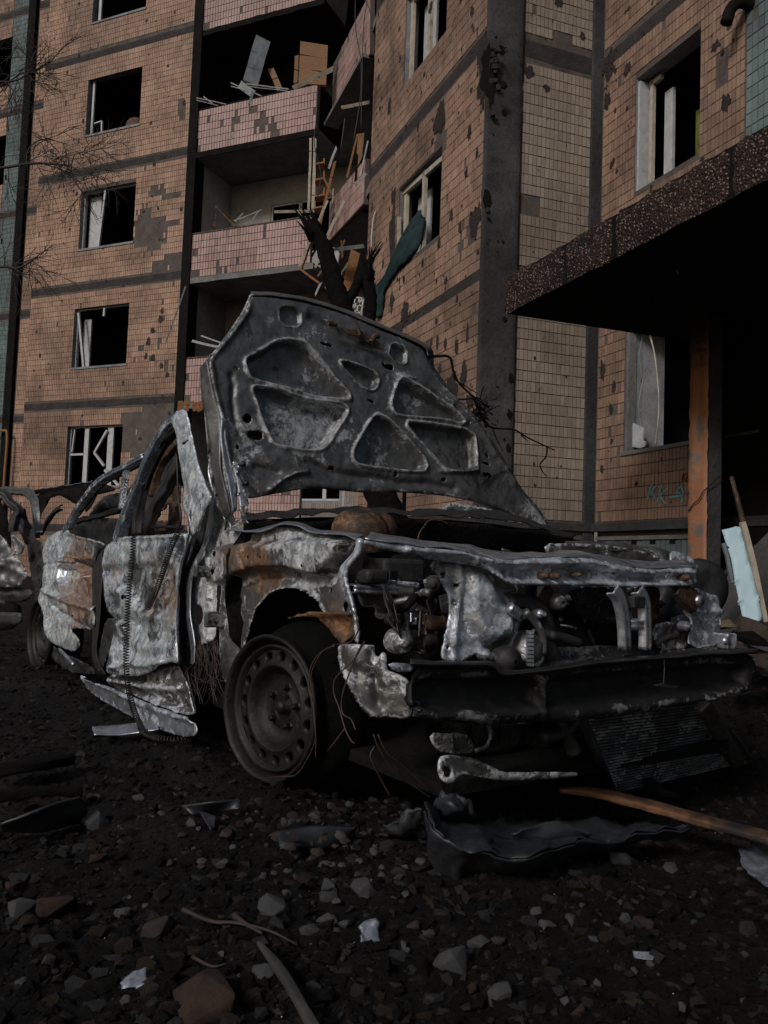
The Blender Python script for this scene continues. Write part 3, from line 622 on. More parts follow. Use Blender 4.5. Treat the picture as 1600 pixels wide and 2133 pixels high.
# --- loggia stack between A and B
levels = [(1.15, 'tile'), (4.1, 'tile'), (7.0, 'white'), (9.95, 'burnt'), (12.9, 'burnt')]
ib = FB.P(6.6, 0); REC = -1.45
PA = lambda u, z, w_=0: FA.P(u, z, w_)
for k, (z, kd) in enumerate(levels):
    bal = MB(); nseg = 16; rr_ = [random.uniform(-.02, .02) for _ in range(nseg+1)]
    # slab
    poly = [PA(-.1, z-.14, .02)]+[PA(-3.4*(i+1)/nseg, z-.14, .03+rr_[i]) for i in range(nseg)]+[PA(-3.4, z-.14, -1.0), FB.P(6.4, z-.14, -.3), FB.P(4.12, z-.14, .0), FB.P(4.12, z-.14, -1.6), PA(-5.2, z-.14, REC-.2), PA(-.1, z-.14, REC-.2)]
    slab = bal.prism(poly, (0, 0, .13)); bo = bal.build('balcony', M_CONC if k < 4 else M_BLACK, BLD)
    if k == 3:
        mb = MB(); FA.box(mb, -.1, -3.4, z-.15, z-.012, .035, .06); mb.build('slab_edge', M_BLACK, bo)
    # parapet
    fr = Fr(FA.P(-.06, 0, .0), aA); mb = MB()
    fr.box(mb, 0, -3.26, z, z+1.02, -.07, -.004)
    pt = [('e', -.1, z+.15, .15, .12), ('e', -1.9, z+.35, .25, .12), ('e', -2.2, z+.15, .18, .1), ('e', -1.6, z+.75, .12, .08)] if k == 3 else [('e', -.25, z+.1, .1, .06)]
    wallobj('parapet', mb, [tiles(fr, -3.25, -.01, z+.0, z+1.01, [], [], pt, tw=.075, th=.146, gap=.012, gapz=.014, seed=20+k, miss=.004, clus=7, tone0=.55)+(1,)], [M_MORT, T_P], bo)
    if k == 3:
        mb = MB(); fr.box(mb, -3.265, -3.33, z-.05, z+1.0, -1.1, .0); mb.build('parapet_end', M_BLACK, bo)
    mb = MB(); fr.box(mb, 0, -3.26, z+1.02, z+1.05, -.09, .01); mb.build('parapet_cap', M_RUST if k != 3 else M_BLACK, bo)
# side and back walls of the loggias
for k, (z, kd) in enumerate(levels):
    z1 = z+ST-.14; mt = {'white': M_PLAST, 'burnt': M_BLACK, 'tile': M_REVEAL}[kd]
    wn = [(-3.5, -1.35, z+.85, z+2.15)] if kd != 'burnt' else [(-2.3, -1.0, z+.1, z+2.2)]
    mb = MB(); fr = Fr(FA.P(0, 0, REC), aA)
    cellwall(mb, fr, [-.18, wn[0][0], wn[0][1], -5.2], [z-.01, wn[0][2], wn[0][3], z1], wn, 0, .15, 0, 0)
    mb.add([PA(-.19, z, REC), PA(-.19, z1, REC), PA(-.19, z1, .0), PA(-.19, z, .0)], [(0, 1, 2, 3)])
    sets = []
    if kd == 'tile': sets = [tiles(fr, -5.0, -.2, z, z1, wn, seed=30+k)+(1,)]
    wallobj('loggia_wall', mb, sets, [mt, T_C], BLD); room(fr, *wn[0], 1.8)
    if kd != 'burnt':
        f = MB(); a, b, c, d = wn[0]
        for p, q_ in (((a, c), (b, c)), ((b, c), (b, d)), ((a, d), (b, d)), ((-2.15, c), (-2.15, d)), ((-3.1, c), (-3.1, d))): fbar(f, fr, p, q_, .09, -.05)
        f.build('window_frame', M_FRAME, BLD)
    fr2 = Fr(FB.P(0, 0, -1.5), aB); mb = MB(); cellwall(mb, fr2, [4.0, 8.2], [z, z1], [], 0)
    wallobj('loggia_wall', mb, [tiles(fr2, 4.1, 8.0, z, z1, [], [], [('e', 6, z+1, .6, .5)], seed=40+k, tw=.08, th=.15, gap=.012, clus=10)+(1,)], [M_BLACK, T_C], BLD)
mb = MB(); fr = Fr(FA.P(0, 0, -.2), aA); cellwall(mb, fr, [0, -5.4], [-.5, 1.02], [], 0); cellwall(mb, Fr(FB.P(0, 0, -.2), aB), [4.1, 7.6], [-.5, 1.02], [], 0); mb.build('base_wall', M_COLM, BLD)
# torn parapets along B
def board(name, BLc, BRc, TLc, parent, m_, seed, patches=()):
    e = BRc-BLc; L = np.linalg.norm(e); e /= L; v = TLc-BLc; v -= e*(v@e); h = np.linalg.norm(v); v /= h
    fr = Fr(BLc, 0, e, v); fr.o = np.array(BLc, float); mb = MB(); fr.box(mb, 0, L, 0, h, -.08, -.002)
    return wallobj(name, mb, [tiles(fr, .01, L-.01, .01, h-.01, [], [], patches, tw=.085, th=.16, gap=.011, seed=seed, tone0=.35, miss=.02)+(1,)], [M_MORT, m_], parent)
pB = lambda x, y, w_=0: atP(x, y, FB.P(0, 0, w_), FB.n)
board('torn_parapet', pB(692, 250), pB(771, 112), pB(692, 138), BLD, T_P, 50, [('e', .2, 1.1, .3, .2)])
board('torn_parapet', pB(684, 505), pB(758, 425), pB(683, 426), BLD, T_P, 51)
mb = MB(); mb.bar(pB(690, 262, -.04), pB(772, 118, -.04), .3, .07); mb.build('slab_edge', M_CONC, BLD)
mb = MB(); mb.bar(pB(690, 512, -.15), pB(757, 440, -.15), .3, .04); mb.build('slab_edge', M_CONC, BLD)
# rough torn edge crater at the column
def lump(mb, c, r, n=1, mi=0, flat=1.):
    bm_ = bpy.data.meshes.new('x'); import bmesh
    b = bmesh.new(); bmesh.ops.create_icosphere(b, subdivisions=2, radius=1.)
    for v in b.verts:
        k = 1+.6*mn.noise(v.co*1.7+Vector(c)*9)+.3*mn.noise(v.co*4+Vector(c)*9); v.co *= k; v.co = Vector([max(-.62, min(.62, q)) for q in v.co])
    mb.add([np.array(c)+np.array(v.co)*r*np.array([1, 1, flat]) for v in b.verts], [[v.index for v in f.verts] for f in b.faces], mi); b.free()
mb = MB()
for i in range(110):
    u, z = random.gauss(.12, .13), random.gauss(6.55, .28); lump(mb, FB.P(u, z, -.03), random.uniform(.02, .06))
for i in range(26):
    u, z = random.gauss(.08, .09), random.gauss(4.95, .2); lump(mb, FB.P(u, z, -.02), random.uniform(.02, .06))
for i in range(20):
    lump(mb, FB.P(random.gauss(2.35, .2), random.gauss(4.15, .08), -.01), random.uniform(.02, .05))
for i in range(20):
    lump(mb, FD.P(random.gauss(-.1, .1), random.gauss(6.95, .15), -.01), random.uniform(.02, .05))
mb.build('broken_concrete', M_SCAR, BLD)['kind'] = 'stuff'
mb = MB(); mb.tube(spline([pB(775, 560, .05), pB(774, 500, .08), pB(778, 455, .06), pB(783, 440, .03)]), .012, 6); mb.build('bent_rod', M_FRAME, BLD, True)

# ---------------------------------------------------------------- debris on the balconies (each a thing)
def plank(name, a, b, wpx, Y, m_, label, cat='plank', th=.03, Y2=None, group='splintered wood and frames in the collapsed balconies'):
    Y2 = Y if Y2 is None else Y2; p, q_ = atY(*a, Y), atY(*b, Y2); wd = wpx/3.2/F*Y*1.0
    L = np.linalg.norm(q_-p); dd_ = (q_-p)/L
    mb = MB(); view = (p-CAM)/np.linalg.norm(p-CAM); side = np.cross(view, dd_); nseg = max(2, int(L/.25))
    for i in range(nseg):
        f0, f1 = i/nseg, (i+1)/nseg; w_ = lambda f: random.Random(int(f*1000)+int(a[0])).uniform(-.006, .006)
        A, B = p+(q_-p)*f0+side*w_(f0), p+(q_-p)*f1+side*w_(f1)
        mb.bar(A, B, th, wd, up_=side, jag=.03 if i in (0, nseg-1) else 0)
    o = mb.build(name, m_, None); me = o.data; c = Vector(p); me.transform(Matrix.Translation(-c)); o.location = c
    return props(o, label, cat, group)
B_ = lambda x, y: cB((x, y))[0]
Y = 14.6
plank('wooden_post', B_(952, 920), B_(936, 1395), 16, Y, M_CREAM, 'left cream post of the pair standing on the lit balcony corner', 'post')
plank('wooden_post', B_(980, 920), B_(966, 1395), 20, Y, M_CREAM, 'right cream post of the pair standing on the lit balcony corner', 'post')
plank('wooden_rail', B_(720, 1412), B_(965, 1405), 18, Y, M_CREAM, 'white round rail lying on the pink balcony parapet end', 'rail')
plank('plank', B_(1110, 1080), B_(1010, 1500), 18, 14.2, M_WOODO, 'long orange plank leaning in the gap right of the cream posts')
plank('plank', B_(1060, 1345), B_(870, 1780), 15, 14., M_CREAM, 'pale plank dangling below the lit pink balcony corner')
plank('plank', B_(1035, 1385), B_(895, 1790), 13, 14.05, M_WOODO, 'thin orange plank dangling beside the pale one below the balcony')
plank('plank', B_(868, 1782), B_(1010, 1890), 14, 14., M_WOODO, 'short orange lath sloping down right under the lit balcony')
plank('plank', B_(975, 1790), B_(1050, 1640), 16, 13.6, M_CREAM, 'short pale lath hanging in front of the tree trunk')
plank('plank', B_(1172, 1340), B_(1050, 1592), 20, 13.3, M_CREAM, 'pale plank lying across the lower torn tiled parapet')
plank('plank', B_(1262, 900), B_(1190, 1190), 13, 14.4, M_WOODO, 'thin orange lath leaning in the dark gap between the balconies')
plank('wooden_board', B_(1290, 890), B_(1262, 1200), 40, 14.8, M_WOODB, 'wide brown board upright in the dark gap between the balconies', 'board')
plank('frame_bar', B_(1330, 940), B_(1278, 1180), 9, 14., M_FRAME, 'thin white frame bar leaning at the left edge of the brown wall', 'bar')
plank('frame_bar', B_(1318, 1160), B_(1240, 1225), 14, 13.4, M_FRAME, 'short white bar on top of the lower torn parapet', 'bar')
plank('concrete_beam', B_(1150, 718), B_(1340, 678), 22, 13.6, M_CREAM, 'pale beam sticking out under the upper torn parapet', 'beam', .12)
plank('concrete_beam', B_(1070, 1668), B_(1302, 1640), 26, 13.6, M_CONC, 'greyish slab edge under the lower torn parapet', 'beam', .2)
plank('frame_bar', B_(1122, 1680), B_(1130, 1860), 14, 13.5, M_FRAME, 'upright white bar below the grey slab edge', 'bar')
plank('wooden_board', B_(1250, 1680), B_(1180, 1960), 66, 14., M_WOODO, 'broad orange board below the grey slab edge, left of the tree stump', 'board')
plank('concrete_beam', B_(850, 580), B_(1095, 462), 30, 14.4, M_CREAM, 'cream beam lying over the corner of the burnt balcony parapet', 'beam', .15, 14.)
plank('wooden_board', B_(975, 290), B_(960, 560), 190, 15.3, M_WOODB, 'brown cupboard door standing inside the burnt upper balcony', 'board')
plank('wooden_board', B_(858, 375), B_(850, 560), 26, 15.4, M_WOODB, 'narrow brown board left of the cupboard door in the burnt balcony', 'board')
plank('plank', B_(685, 455), B_(745, 600), 40, 15.6, M_WOODB, 'dark brown plank leaning in the middle of the burnt balcony')
plank('metal_sheet', B_(632, 262), B_(548, 560), 105, 15.4, M_DUCT, 'bent grey metal sheet standing on the burnt balcony', 'sheet', .02)
plank('metal_sheet', B_(480, 560), B_(565, 625), 50, 15.2, M_DUCT, 'small folded grey sheet hanging over the burnt parapet', 'sheet', .02)
plank('metal_sheet', B_(565, 610), B_(540, 700), 18, 15.15, M_DUCT, 'narrow grey strip hanging down the front of the burnt parapet', 'sheet', .02)
for i, (a, b, w_) in enumerate([((420, 550), (620, 640), 7), ((425, 575), (560, 610), 6), ((520, 560), (800, 592), 8), ((530, 575), (795, 605), 5), ((190, 650), (385, 695), 6), ((240, 645), (300, 690), 5), ((200, 670), (330, 700), 5)]):
    plank('frame_bar', B_(*a), B_(*b), w_, 15.3, M_FRAME, 'thin white bar in the loose pile on the burnt upper balcony', 'bar', group='thin bars piled on the burnt balcony')
plank('plank', B_(320, 1380), B_(450, 1510), 11, 16.2, M_WOODC, 'brown lath sloping over the lit pink parapet')
plank('plank', B_(318, 1380), B_(305, 1510), 16, 16.3, M_WOODC, 'short upright brown lath on the left of the lit balcony')
plank('frame_bar', B_(445, 1468), B_(620, 1400), 8, 15.9, M_FRAME, 'long white sliver lying on the lit pink parapet', 'bar')
plank('frame_bar', B_(450, 1468), B_(500, 1420), 8, 15.9, M_FRAME, 'short white sliver lying on the lit pink parapet', 'bar')
plank('frame_bar', B_(560, 1470), B_(602, 1408), 6, 15.7, M_FRAME, 'thin white sliver at the right of the heap on the lit parapet', 'bar')
plank('frame_bar', (386, 598), (346, 712), 9, 17.5, M_DUCT, 'long dark double bar hanging off the pilaster below the lit balcony', 'bar')
plank('frame_bar', (400, 710), (455, 723), 16, 16.8, M_FRAME, 'white bar lying across the lowest visible balcony', 'bar')
plank('frame_bar', (420, 700), (462, 714), 9, 16.9, M_FRAME, 'thin white bar just above the one across the lowest balcony', 'bar')
for i in range(9):
    x = 374+i*7; plank('plank', (x, 836), (x+random.uniform(-6, 6), 856), 20, 18.0, M_WOODO, 'short orange slat torn loose under the lowest pink parapet', group='orange slats under the lowest balcony')
for i, (x0, y0, x1, y1, w_) in enumerate([(659, 330, 655, 440, 40), (668, 400, 672, 370, 14)]): pass
rs_ = random.Random(17)
for i in range(24):
    x, y = rs_.uniform(652, 765), rs_.choice([rs_.uniform(300, 420), rs_.uniform(500, 610)]); a = rs_.gauss(1.57, .45); L_ = rs_.uniform(25, 80)
    plank('splintered_lath', (x, y), (x+math.cos(a)*L_, y+math.sin(a)*L_), rs_.uniform(4, 16), rs_.uniform(14.2, 15.4), rs_.choice([M_WOODO, M_WOODB, M_CREAM, M_FRAME, M_CHAR, M_CHAR, M_WOODC]), 'splintered lath jammed among others in the collapsed corner between the two balcony stacks', 'lath', group='splintered laths jammed in the collapsed balcony corner')
# shelf
sh = thing('wall_shelf', 'narrow wooden shelf rack in the dark gap right of the cream posts', 'shelf', tuple(atY(662, 430, 15.2)))
mb = MB()
for x in (656, 675): mb.bar(atY(x, 330, 15.2), atY(x, 440, 15.2), .03, .03)
mb.build('frame', M_WOODO, sh)
for y in (345, 378, 412, 436): MB().bar(atY(655, y+3, 15.2), atY(676, y-1, 15.2), .25, .03).build('shelf', M_WOODO, sh)
# white grille behind the stump
gr = MB(); c4 = [atY(x, y, 11) for x, y in ((732, 618), (757, 622), (750, 668), (722, 655))]
for k in range(4):
    f = k/3; gr.bar(c4[0]+(c4[3]-c4[0])*f, c4[1]+(c4[2]-c4[1])*f, .015, .02); gr.bar(c4[0]+(c4[1]-c4[0])*f, c4[3]+(c4[2]-c4[3])*f, .015, .02)
gr.bar(c4[3], c4[1], .015, .02); gr.bar(c4[0]-Z*.0, c4[0]-Z*(c4[0][2]+.1), .03, .03)
o = gr.build('window_grille', M_FRAME, None); props(o, 'small white lattice grille glimpsed behind the charred tree above the hood', 'grille')
# hanging cables
for i, pts in enumerate([[(740, 0), (741, 60), (752, 130), (750, 210), (735, 300)], [(765, 0), (757, 60), (754, 180), (752, 270)], [(760, 0), (770, 20), (776, 60)], [(660, 235), (655, 300), (668, 360), (664, 400)]]):
    mb = MB(); mb.tube(spline([atY(x, y, 13.2) for x, y in pts]), .008, 5); o = mb.build('hanging_cable', M_SPR, None, True)
    props(o, ['thin black cable hanging left of the others before the torn balconies', 'thin black cable hanging before the torn balconies beside the brown wall', 'short loop of black cable at the top edge beside the brown wall', 'black cable drooping from the burnt balcony corner'][i], 'cable', 'cables hanging from the torn balconies')

# ---------------------------------------------------------------- porch canopy, post, wall, lamp
kc = atZ(1052, 650, 3.0); FP = Fr((kc[0], kc[1]), aD)     # far left corner; +u goes away, -u toward us
CAN = thing('entrance_canopy', 'heavy soot blackened concrete porch canopy with rough brown pebble dash edge', 'canopy', (kc[0], kc[1], 3))
mb = MB(); nseg = 130; L = 7.6; vs = []; rows = 7
jo = [.95, 1.55, 2.75, 3.4, 4.4]
for i in range(nseg+1):
    u = -L*i/nseg; p = FP.P(u, 0)
    for j in range(rows+1):
        z = 2.98+.36*j/rows+(.03*u*-.04); q_ = FP.P(u, z); nz_ = mn.noise(Vector(q_)*7)*.02+mn.noise(Vector(q_)*30)*.008
        if j == rows: nz_ -= .035+.03*mn.noise(Vector(q_)*9); z += .022*mn.noise(Vector(q_)*6)+.012*mn.noise(Vector(q_)*31)
        if j == 0: nz_ -= .01; z += .008*mn.noise(Vector(q_)*14)
        for g_ in jo:
            if abs(-u-g_) < .03: nz_ -= .035; z -= (.02 if j == rows else 0)
        vs.append(FP.P(u, z, .0+nz_))
mb.add(vs, [(i*(rows+1)+j, (i+1)*(rows+1)+j, (i+1)*(rows+1)+j+1, i*(rows+1)+j+1) for i in range(nseg) for j in range(rows)])
mb.build('fascia', M_FASC, CAN, True)
dC2 = dr(aC); mb = MB(); a_ = FP.P(0, 2.985, -.02); b_ = FP.P(-L, 2.985, -.02); W_ = 4.2
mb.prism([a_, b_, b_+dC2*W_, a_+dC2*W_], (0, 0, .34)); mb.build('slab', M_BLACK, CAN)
mb = MB()
for i in range(60):
    f = i/60; q_ = FP.P(0, 3.0, -.02)+dC2*(f*1.7); lump(mb, q_+Z*.02, random.uniform(.02, .035))
mb.build('broken_edge', M_BLACK, CAN)
POST = thing('porch_post', 'porch wall end with peeling orange paint and a charred side', 'post', tuple(atY(1455, 1190, 7.35)*np.array([1, 1, 0])))
p0_ = atY(1436, 900, 7.35)*np.array([1, 1, 0]); p1_ = atY(1470, 900, 7.35)*np.array([1, 1, 0]); dC3 = (p1_-p0_)/np.linalg.norm(p1_-p0_); nC3 = np.array([.36, .933, 0])
vs = []; nz_n = 60; nx_n = 8
mb = MB()
for j in range(nz_n+1):
    z = -.1+3.08*j/nz_n
    for i in range(nx_n+1):
        x = .165*i/nx_n; q_ = p0_+dC3*x+Z*z; e = .012*mn.noise(Vector(q_)*9)+.006*mn.noise(Vector(q_)*40)
        if i in (0, nx_n): e -= .015; 
        vs.append(q_-nC3*e*-1+dC3*(.012*mn.noise(Vector((0, 0, z*11)))*(1 if i == nx_n else -1 if i == 0 else 0)))
mb.add(vs, [(j*(nx_n+1)+i, j*(nx_n+1)+i+1, (j+1)*(nx_n+1)+i+1, (j+1)*(nx_n+1)+i) for j in range(nz_n) for i in range(nx_n)])
def m_orange2():
    m, t, b = nodes('peeling_orange'); P = geo(t); n = noise(t, P, 7, 10, .65, .6); s = N(t, 'ShaderNodeSeparateXYZ'); t.links.new(P, s.inputs[0])
    col = mix(t, n, (.22, .095, .05), (.40, .18, .095)); col = mix(t, sstep(t, n, .54, .62), col, (.16, .135, .12))
    zz = math_(t, 'ADD', s.outputs[2], math_(t, 'MULTIPLY', n, 1.0)); col = mix(t, sstep(t, zz, 2.75, 3.3), col, (.03, .018, .014))
    f = noise(t, P, 60, 4, .7); col = mix(t, math_(t, 'MULTIPLY', sstep(t, f, .6, .7), .7), col, (.04, .02, .015))
    t.links.new(col, b.inputs['Base Color']); b.inputs['Roughness'].default_value = .75; bump(t, b, n, .6, .01); return m
mb.build('painted_face', m_orange2(), POST, True)
mb = MB(); c_ = p0_+dC3*.1
mb.prism([p0_+dC3*.005-Z*.1+nC3*.012, p0_+dC3*.165-Z*.1+nC3*.012, p0_+dC3*.29-Z*.1+nC3*.04, p0_+dC3*.29-Z*.1+nC3*1.2, p0_+dC3*.005-Z*.1+nC3*1.2], (0, 0, 3.07)); mb.build('wall_core', M_COLM, POST)
mb = MB(); mb.tube([p0_+dC3*x+Z*z-nC3*.02 for x, z in ((0, 1.18), (.04, 1.24), (.09, 1.28), (.13, 1.36), (.2, 1.42), (.28, 1.5))], .004, 4); mb.build('crack', M_BLACK, POST)
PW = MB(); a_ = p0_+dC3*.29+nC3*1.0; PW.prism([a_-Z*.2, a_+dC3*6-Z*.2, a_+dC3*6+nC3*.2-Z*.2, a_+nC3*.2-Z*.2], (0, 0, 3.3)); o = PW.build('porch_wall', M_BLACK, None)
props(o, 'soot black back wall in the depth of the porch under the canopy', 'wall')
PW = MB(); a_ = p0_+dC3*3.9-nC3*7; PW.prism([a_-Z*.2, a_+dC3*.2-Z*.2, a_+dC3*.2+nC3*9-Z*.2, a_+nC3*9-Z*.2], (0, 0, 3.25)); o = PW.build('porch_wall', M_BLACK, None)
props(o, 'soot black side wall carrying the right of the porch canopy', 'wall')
lp = atZ(1420, 585, 2.9); LMP = thing('ceiling_lamp', 'round burnt ceiling lamp with a loose wire under the porch canopy', 'lamp', tuple(lp))
MB().lathe(lp, -Z, [(.0, .09), (.05, .085), (.075, .05), (.08, .0), (.09, -.01), (.09, -.03), (.0, -.03)], 24).build('lamp_body', M_DARK, LMP, True)
MB().tube(spline([lp+np.array([-.03, 0, .05]), lp+np.array([-.05, 0, .13]), lp+np.array([.02, 0, .2])]), .005, 5).build('wire', M_FRAME, LMP)

# ================================================================ ground
W0 = np.array([-.287, 2.21, 0]); DD = np.array([.5633, -.8263, 0]); RR = np.array([.8263, .5633, 0])
def cpt(u, v, z): return W0+DD*u+RR*v+Z*z
def gz(x, y):
    v = Vector((x, y, 0)); r = math.hypot(x, y)
    z = .05*mn.noise(v*.9)+.03*mn.noise(v*2.3+Vector((5, 0, 0)))-.02
    if r < 9: 
        k = max(0, 1-r/9)**.5
        z += k*(.020*mn.noise(v*8)+.016*abs(mn.noise(v*19))+.010*abs(mn.noise(v*43))+.006*abs(mn.noise(v*90)))
    t_ = (x+.287)*.5633+(y-2.21)*-.8263; q_ = (x+.287)*.8263+(y-2.21)*.5633
    z += .045*math.exp(-((q_+.05)/.22)**2)*(1 if -3 < t_ < .4 else 0)*(.6+mn.noise(v*3.1))
    # rubble banked up under the porch on the right
    z += .35*math.exp(-((x-2.6)**2/.9+(y-4.9)**2/2.2))+.12*math.exp(-((x-1.9)**2/.3+(y-3.3)**2/.5))
    return z
rad = [.45]; 
while rad[-1] < 120: rad.append(rad[-1]*(1.006 if rad[-1] < 6 else 1.05))
ang = [math.radians(a) for a in np.concatenate([np.arange(-180, -40, 6), np.arange(-40, 40, .2), np.arange(40, 180, 6)])]
mb = MB(); na = len(ang)
for r in rad:
    for a in ang: 
        x, y = r*math.sin(a), r*math.cos(a); mb.v.append((x, y, gz(x, y)))
for i in range(len(rad)-1):
    for j in range(na): mb.f.append((i*na+j, i*na+(j+1) % na, (i+1)*na+(j+1) % na, (i+1)*na+j)); mb.m.append(0)
mb.f.append(tuple(range(na))); mb.m.append(0)
props(mb.build('ground', M_SOIL, None, True), kind='structure')
def onground(x, y, dz=0):
    """where the pixel's line of sight meets the ground"""
    z = 0
    for _ in range(6): p = atZ(x, y, z); z = gz(p[0], p[1])
    return p+Z*dz
# stones
import bmesh
def hull(seed, n=16, bev=.07, box=0):
    r = random.Random(seed); b = bmesh.new()
    for i in range(n):
        v = Vector((r.gauss(0, 1), r.gauss(0, 1), r.gauss(0, 1))).normalized()*r.uniform(.8, 1.05)
        if box: v = Vector([max(-.66, min(.66, c*1.5)) for c in v])
        b.verts.new(v)
    q = bmesh.ops.convex_hull(b, input=b.verts); bmesh.ops.delete(b, geom=[g for g in q['geom_interior'] if isinstance(g, bmesh.types.BMVert)], context='VERTS')
    if bev:
        bmesh.ops.bevel(b, geom=b.edges[:]+b.verts[:], offset=bev, segments=2, profile=.5, affect='EDGES')
    return b
def stone_me(seed, ang_=0.0, sub=3):
    b = hull(seed+5, 15 if not ang_ else 12, .045, ang_); 
    bmesh.ops.triangulate(b, faces=b.faces[:]); bmesh.ops.subdivide_edges(b, edges=b.edges[:], cuts=1, use_grid_fill=False); s_ = Vector((seed*3.7, 1, 2))
    for v in b.verts: v.co += v.co.normalized()*(.05*mn.noise(v.co*2.5+s_)+.03*mn.noise(v.co*7+s_))
    me = bpy.data.meshes.new('stone'); b.to_mesh(me); b.free(); me.polygons.foreach_set('use_smooth', [True]*len(me.polygons)); return me
SM = {}
for kind, mt, an in (('grey', M_STONE, 0), ('brown', M_STONB, 0), ('brick', M_BRICK, .62)):
    SM[kind] = []
    for i in range(6):
        me = stone_me(i+len(SM)*11, an); me.materials.append(mt); SM[kind].append(me)
def put_stone(px_, py_, wpx, kind='grey', label=None, flat=.62, sink=.35, name=None):
    p = onground(px_, py_); Yd = p[1]; r = wpx/F*Yd/2*1.05
    o = bpy.data.objects.new(name or {'grey': 'stone', 'brown': 'clod', 'brick': 'brick_piece'}[kind], random.choice(SM[kind])); COL.objects.link(o)
    o.location = (p[0], p[1], p[2]+r*flat*(1-sink)*.6); o.scale = (r, r*random.uniform(.7, 1.), r*flat); o.rotation_euler = (random.uniform(-.3, .3), random.uniform(-.3, .3), random.uniform(0, 6.3))
    gl = {'grey': ('small grey stone among the dark rubble in front of the burnt car', 'stones among the dark rubble'), 'brown': ('small brown clod in the dark rubble in front of the burnt car', 'clods among the dark rubble'), 'brick': ('small reddish brick chip in the dark rubble', 'brick chips among the dark rubble')}[kind]
    if not label:
        wh = 'in the pale cluster below the wheel' if 540 < px_ < 800 and 1720 < py_ < 1900 else 'in the strip right in front of the car' if py_ < 1735 else 'in the left foreground' if px_ < 540 else 'in the middle foreground' if px_ < 1050 else 'in the right foreground'
        nm = {'grey': 'small grey stone', 'brown': 'small brown clod', 'brick': 'small reddish brick chip'}[kind]; gl = (nm+' '+wh+' of dark rubble' if 'foreground' in wh else nm+' '+wh, nm+'s '+wh)
    return props(o, label or gl[0], {'grey': 'stone', 'brown': 'clod', 'brick': 'brick'}[kind], None if label else gl[1])
big = [(948, 2020, 100, 'grey', 'large round grey stone at the lower centre, left of the tall pair of cobbles'), (1048, 2088, 95, 'grey', 'large grey stone at the very bottom, next to the white and red chip'), (1137, 1940, 52, 'grey', 'round grey cobble, left one of the close pair right of the brick'), (1188, 1925, 45, 'grey', 'tall brown-grey cobble, right one of the close pair'),
       (1300, 1918, 36, 'grey', 'light grey stone between the cobble pair and the flat red chip'), (1118, 1905, 34, 'grey', 'sharp upright grey stone just behind the cobble pair'), (570, 1903, 80, 'grey', 'long pale cobble left of the cluster of stones below the wheel'), (680, 1930, 58, 'grey', 'flat grey cobble below the stone cluster'), (686, 1878, 46, 'grey', 'pale stone at the bottom of the cluster below the wheel'),
       (680, 1852, 48, 'grey', 'pale rounded stone inside the cluster below the wheel'), (612, 1790, 54, 'brown', 'flat brownish stone at the left edge of the cluster'), (660, 1783, 46, 'brown', 'pinkish stone at the top of the cluster'), (697, 1762, 40, 'brick', 'orange-tinted stone above the cluster'), (472, 1745, 48, 'brown', 'brown stone lying alone left of the cluster'),
       (550, 1735, 32, 'brick', 'small red stone just right of the brown one'), (200, 1720, 66, 'grey', 'long grey stone in front of the buried dark sheet at the left'), (395, 1722, 40, 'grey', 'flat grey stone beside the dark plastic shard'), (254, 1910, 46, 'grey', 'lone flat grey stone in the dark soil at the left'), (205, 1795, 45, 'brick', 'pinkish wedge of brick in the left soil'),
       (500, 1832, 38, 'brown', 'tan oval stone in bare soil left of the cluster'), (590, 1720, 36, 'grey', 'dark pointed stone right of the small red one'), (550, 2040, 70, 'grey', 'big dull stone beside the grey stick at the bottom'), (645, 1945, 46, 'grey', 'dark stone below the flat cobble'), (760, 1860, 66, 'grey', 'long dark stone at the right end of the cluster'),
       (655, 1705, 30, 'grey', 'round light stone near the wheel, left of a darker one'), (687, 1683, 28, 'grey', 'light stone straight below the wheel'), (200, 1663, 24, 'grey', 'roundish stone by the tip of the buried dark sheet'), (288, 1668, 32, 'grey', 'dull round stone behind the dark plastic shard'), (358, 1662, 26, 'grey', 'light stone behind the dark plastic shard'),
       (440, 1635, 22, 'grey', 'small light stone at the left foot of the wheel'), (500, 1672, 28, 'grey', 'grey stone in front of the wheel'), (778, 1672, 28, 'grey', 'grey stone right of the hanging wires'), (1343, 1932, 58, 'brick', 'flat red brick chip right of the light grey stone'), (1450, 1935, 38, 'brown', 'rough brown lump at the right'),
       (1380, 1907, 24, 'grey', 'small grey stone above the flat red chip'), (1295, 1882, 22, 'grey', 'small triangular stone right of centre'), (890, 1952, 36, 'grey', 'grey stone below the tan brick piece'), (860, 1935, 34, 'brown', 'brown stone below left of the tan brick piece'), (996, 1970, 58, 'grey', 'flat dark stone above the large round one'),
       (1040, 1965, 40, 'brown', 'brown upright chunk right of the flat dark stone'), (1180, 2090, 30, 'grey', 'small round stone at the bottom right of centre'), (1200, 2112, 44, 'brick', 'orange brick chip at the bottom edge'), (985, 2065, 36, 'brick', 'half white half red chip beside the large bottom stone'), (1295, 1800, 60, 'grey', 'dark stones heap edge below the crumpled bumper sheet'),
       (40, 1908, 78, 'grey', 'dull slab of stone at the lower left edge'), (120, 1900, 100, 'brick', 'flat brown brick slab at the lower left'), (25, 1850, 42, 'brick', 'tan brick corner at the left edge'), (100, 2005, 44, 'brown', 'brown lump below the flat brick slab'), (420, 2105, 170, 'brick', 'large flat reddish brick slab at the bottom edge'),
       (905, 1888, 46, 'brick', 'tan four cornered brick piece in front of the crumpled bumper sheet'), (1395, 1815, 44, 'grey', 'pale flat stone chip at the right middle'), (330, 1940, 75, 'brown', 'broad brown clod in the lower left soil')]
for b in big: put_stone(*b)
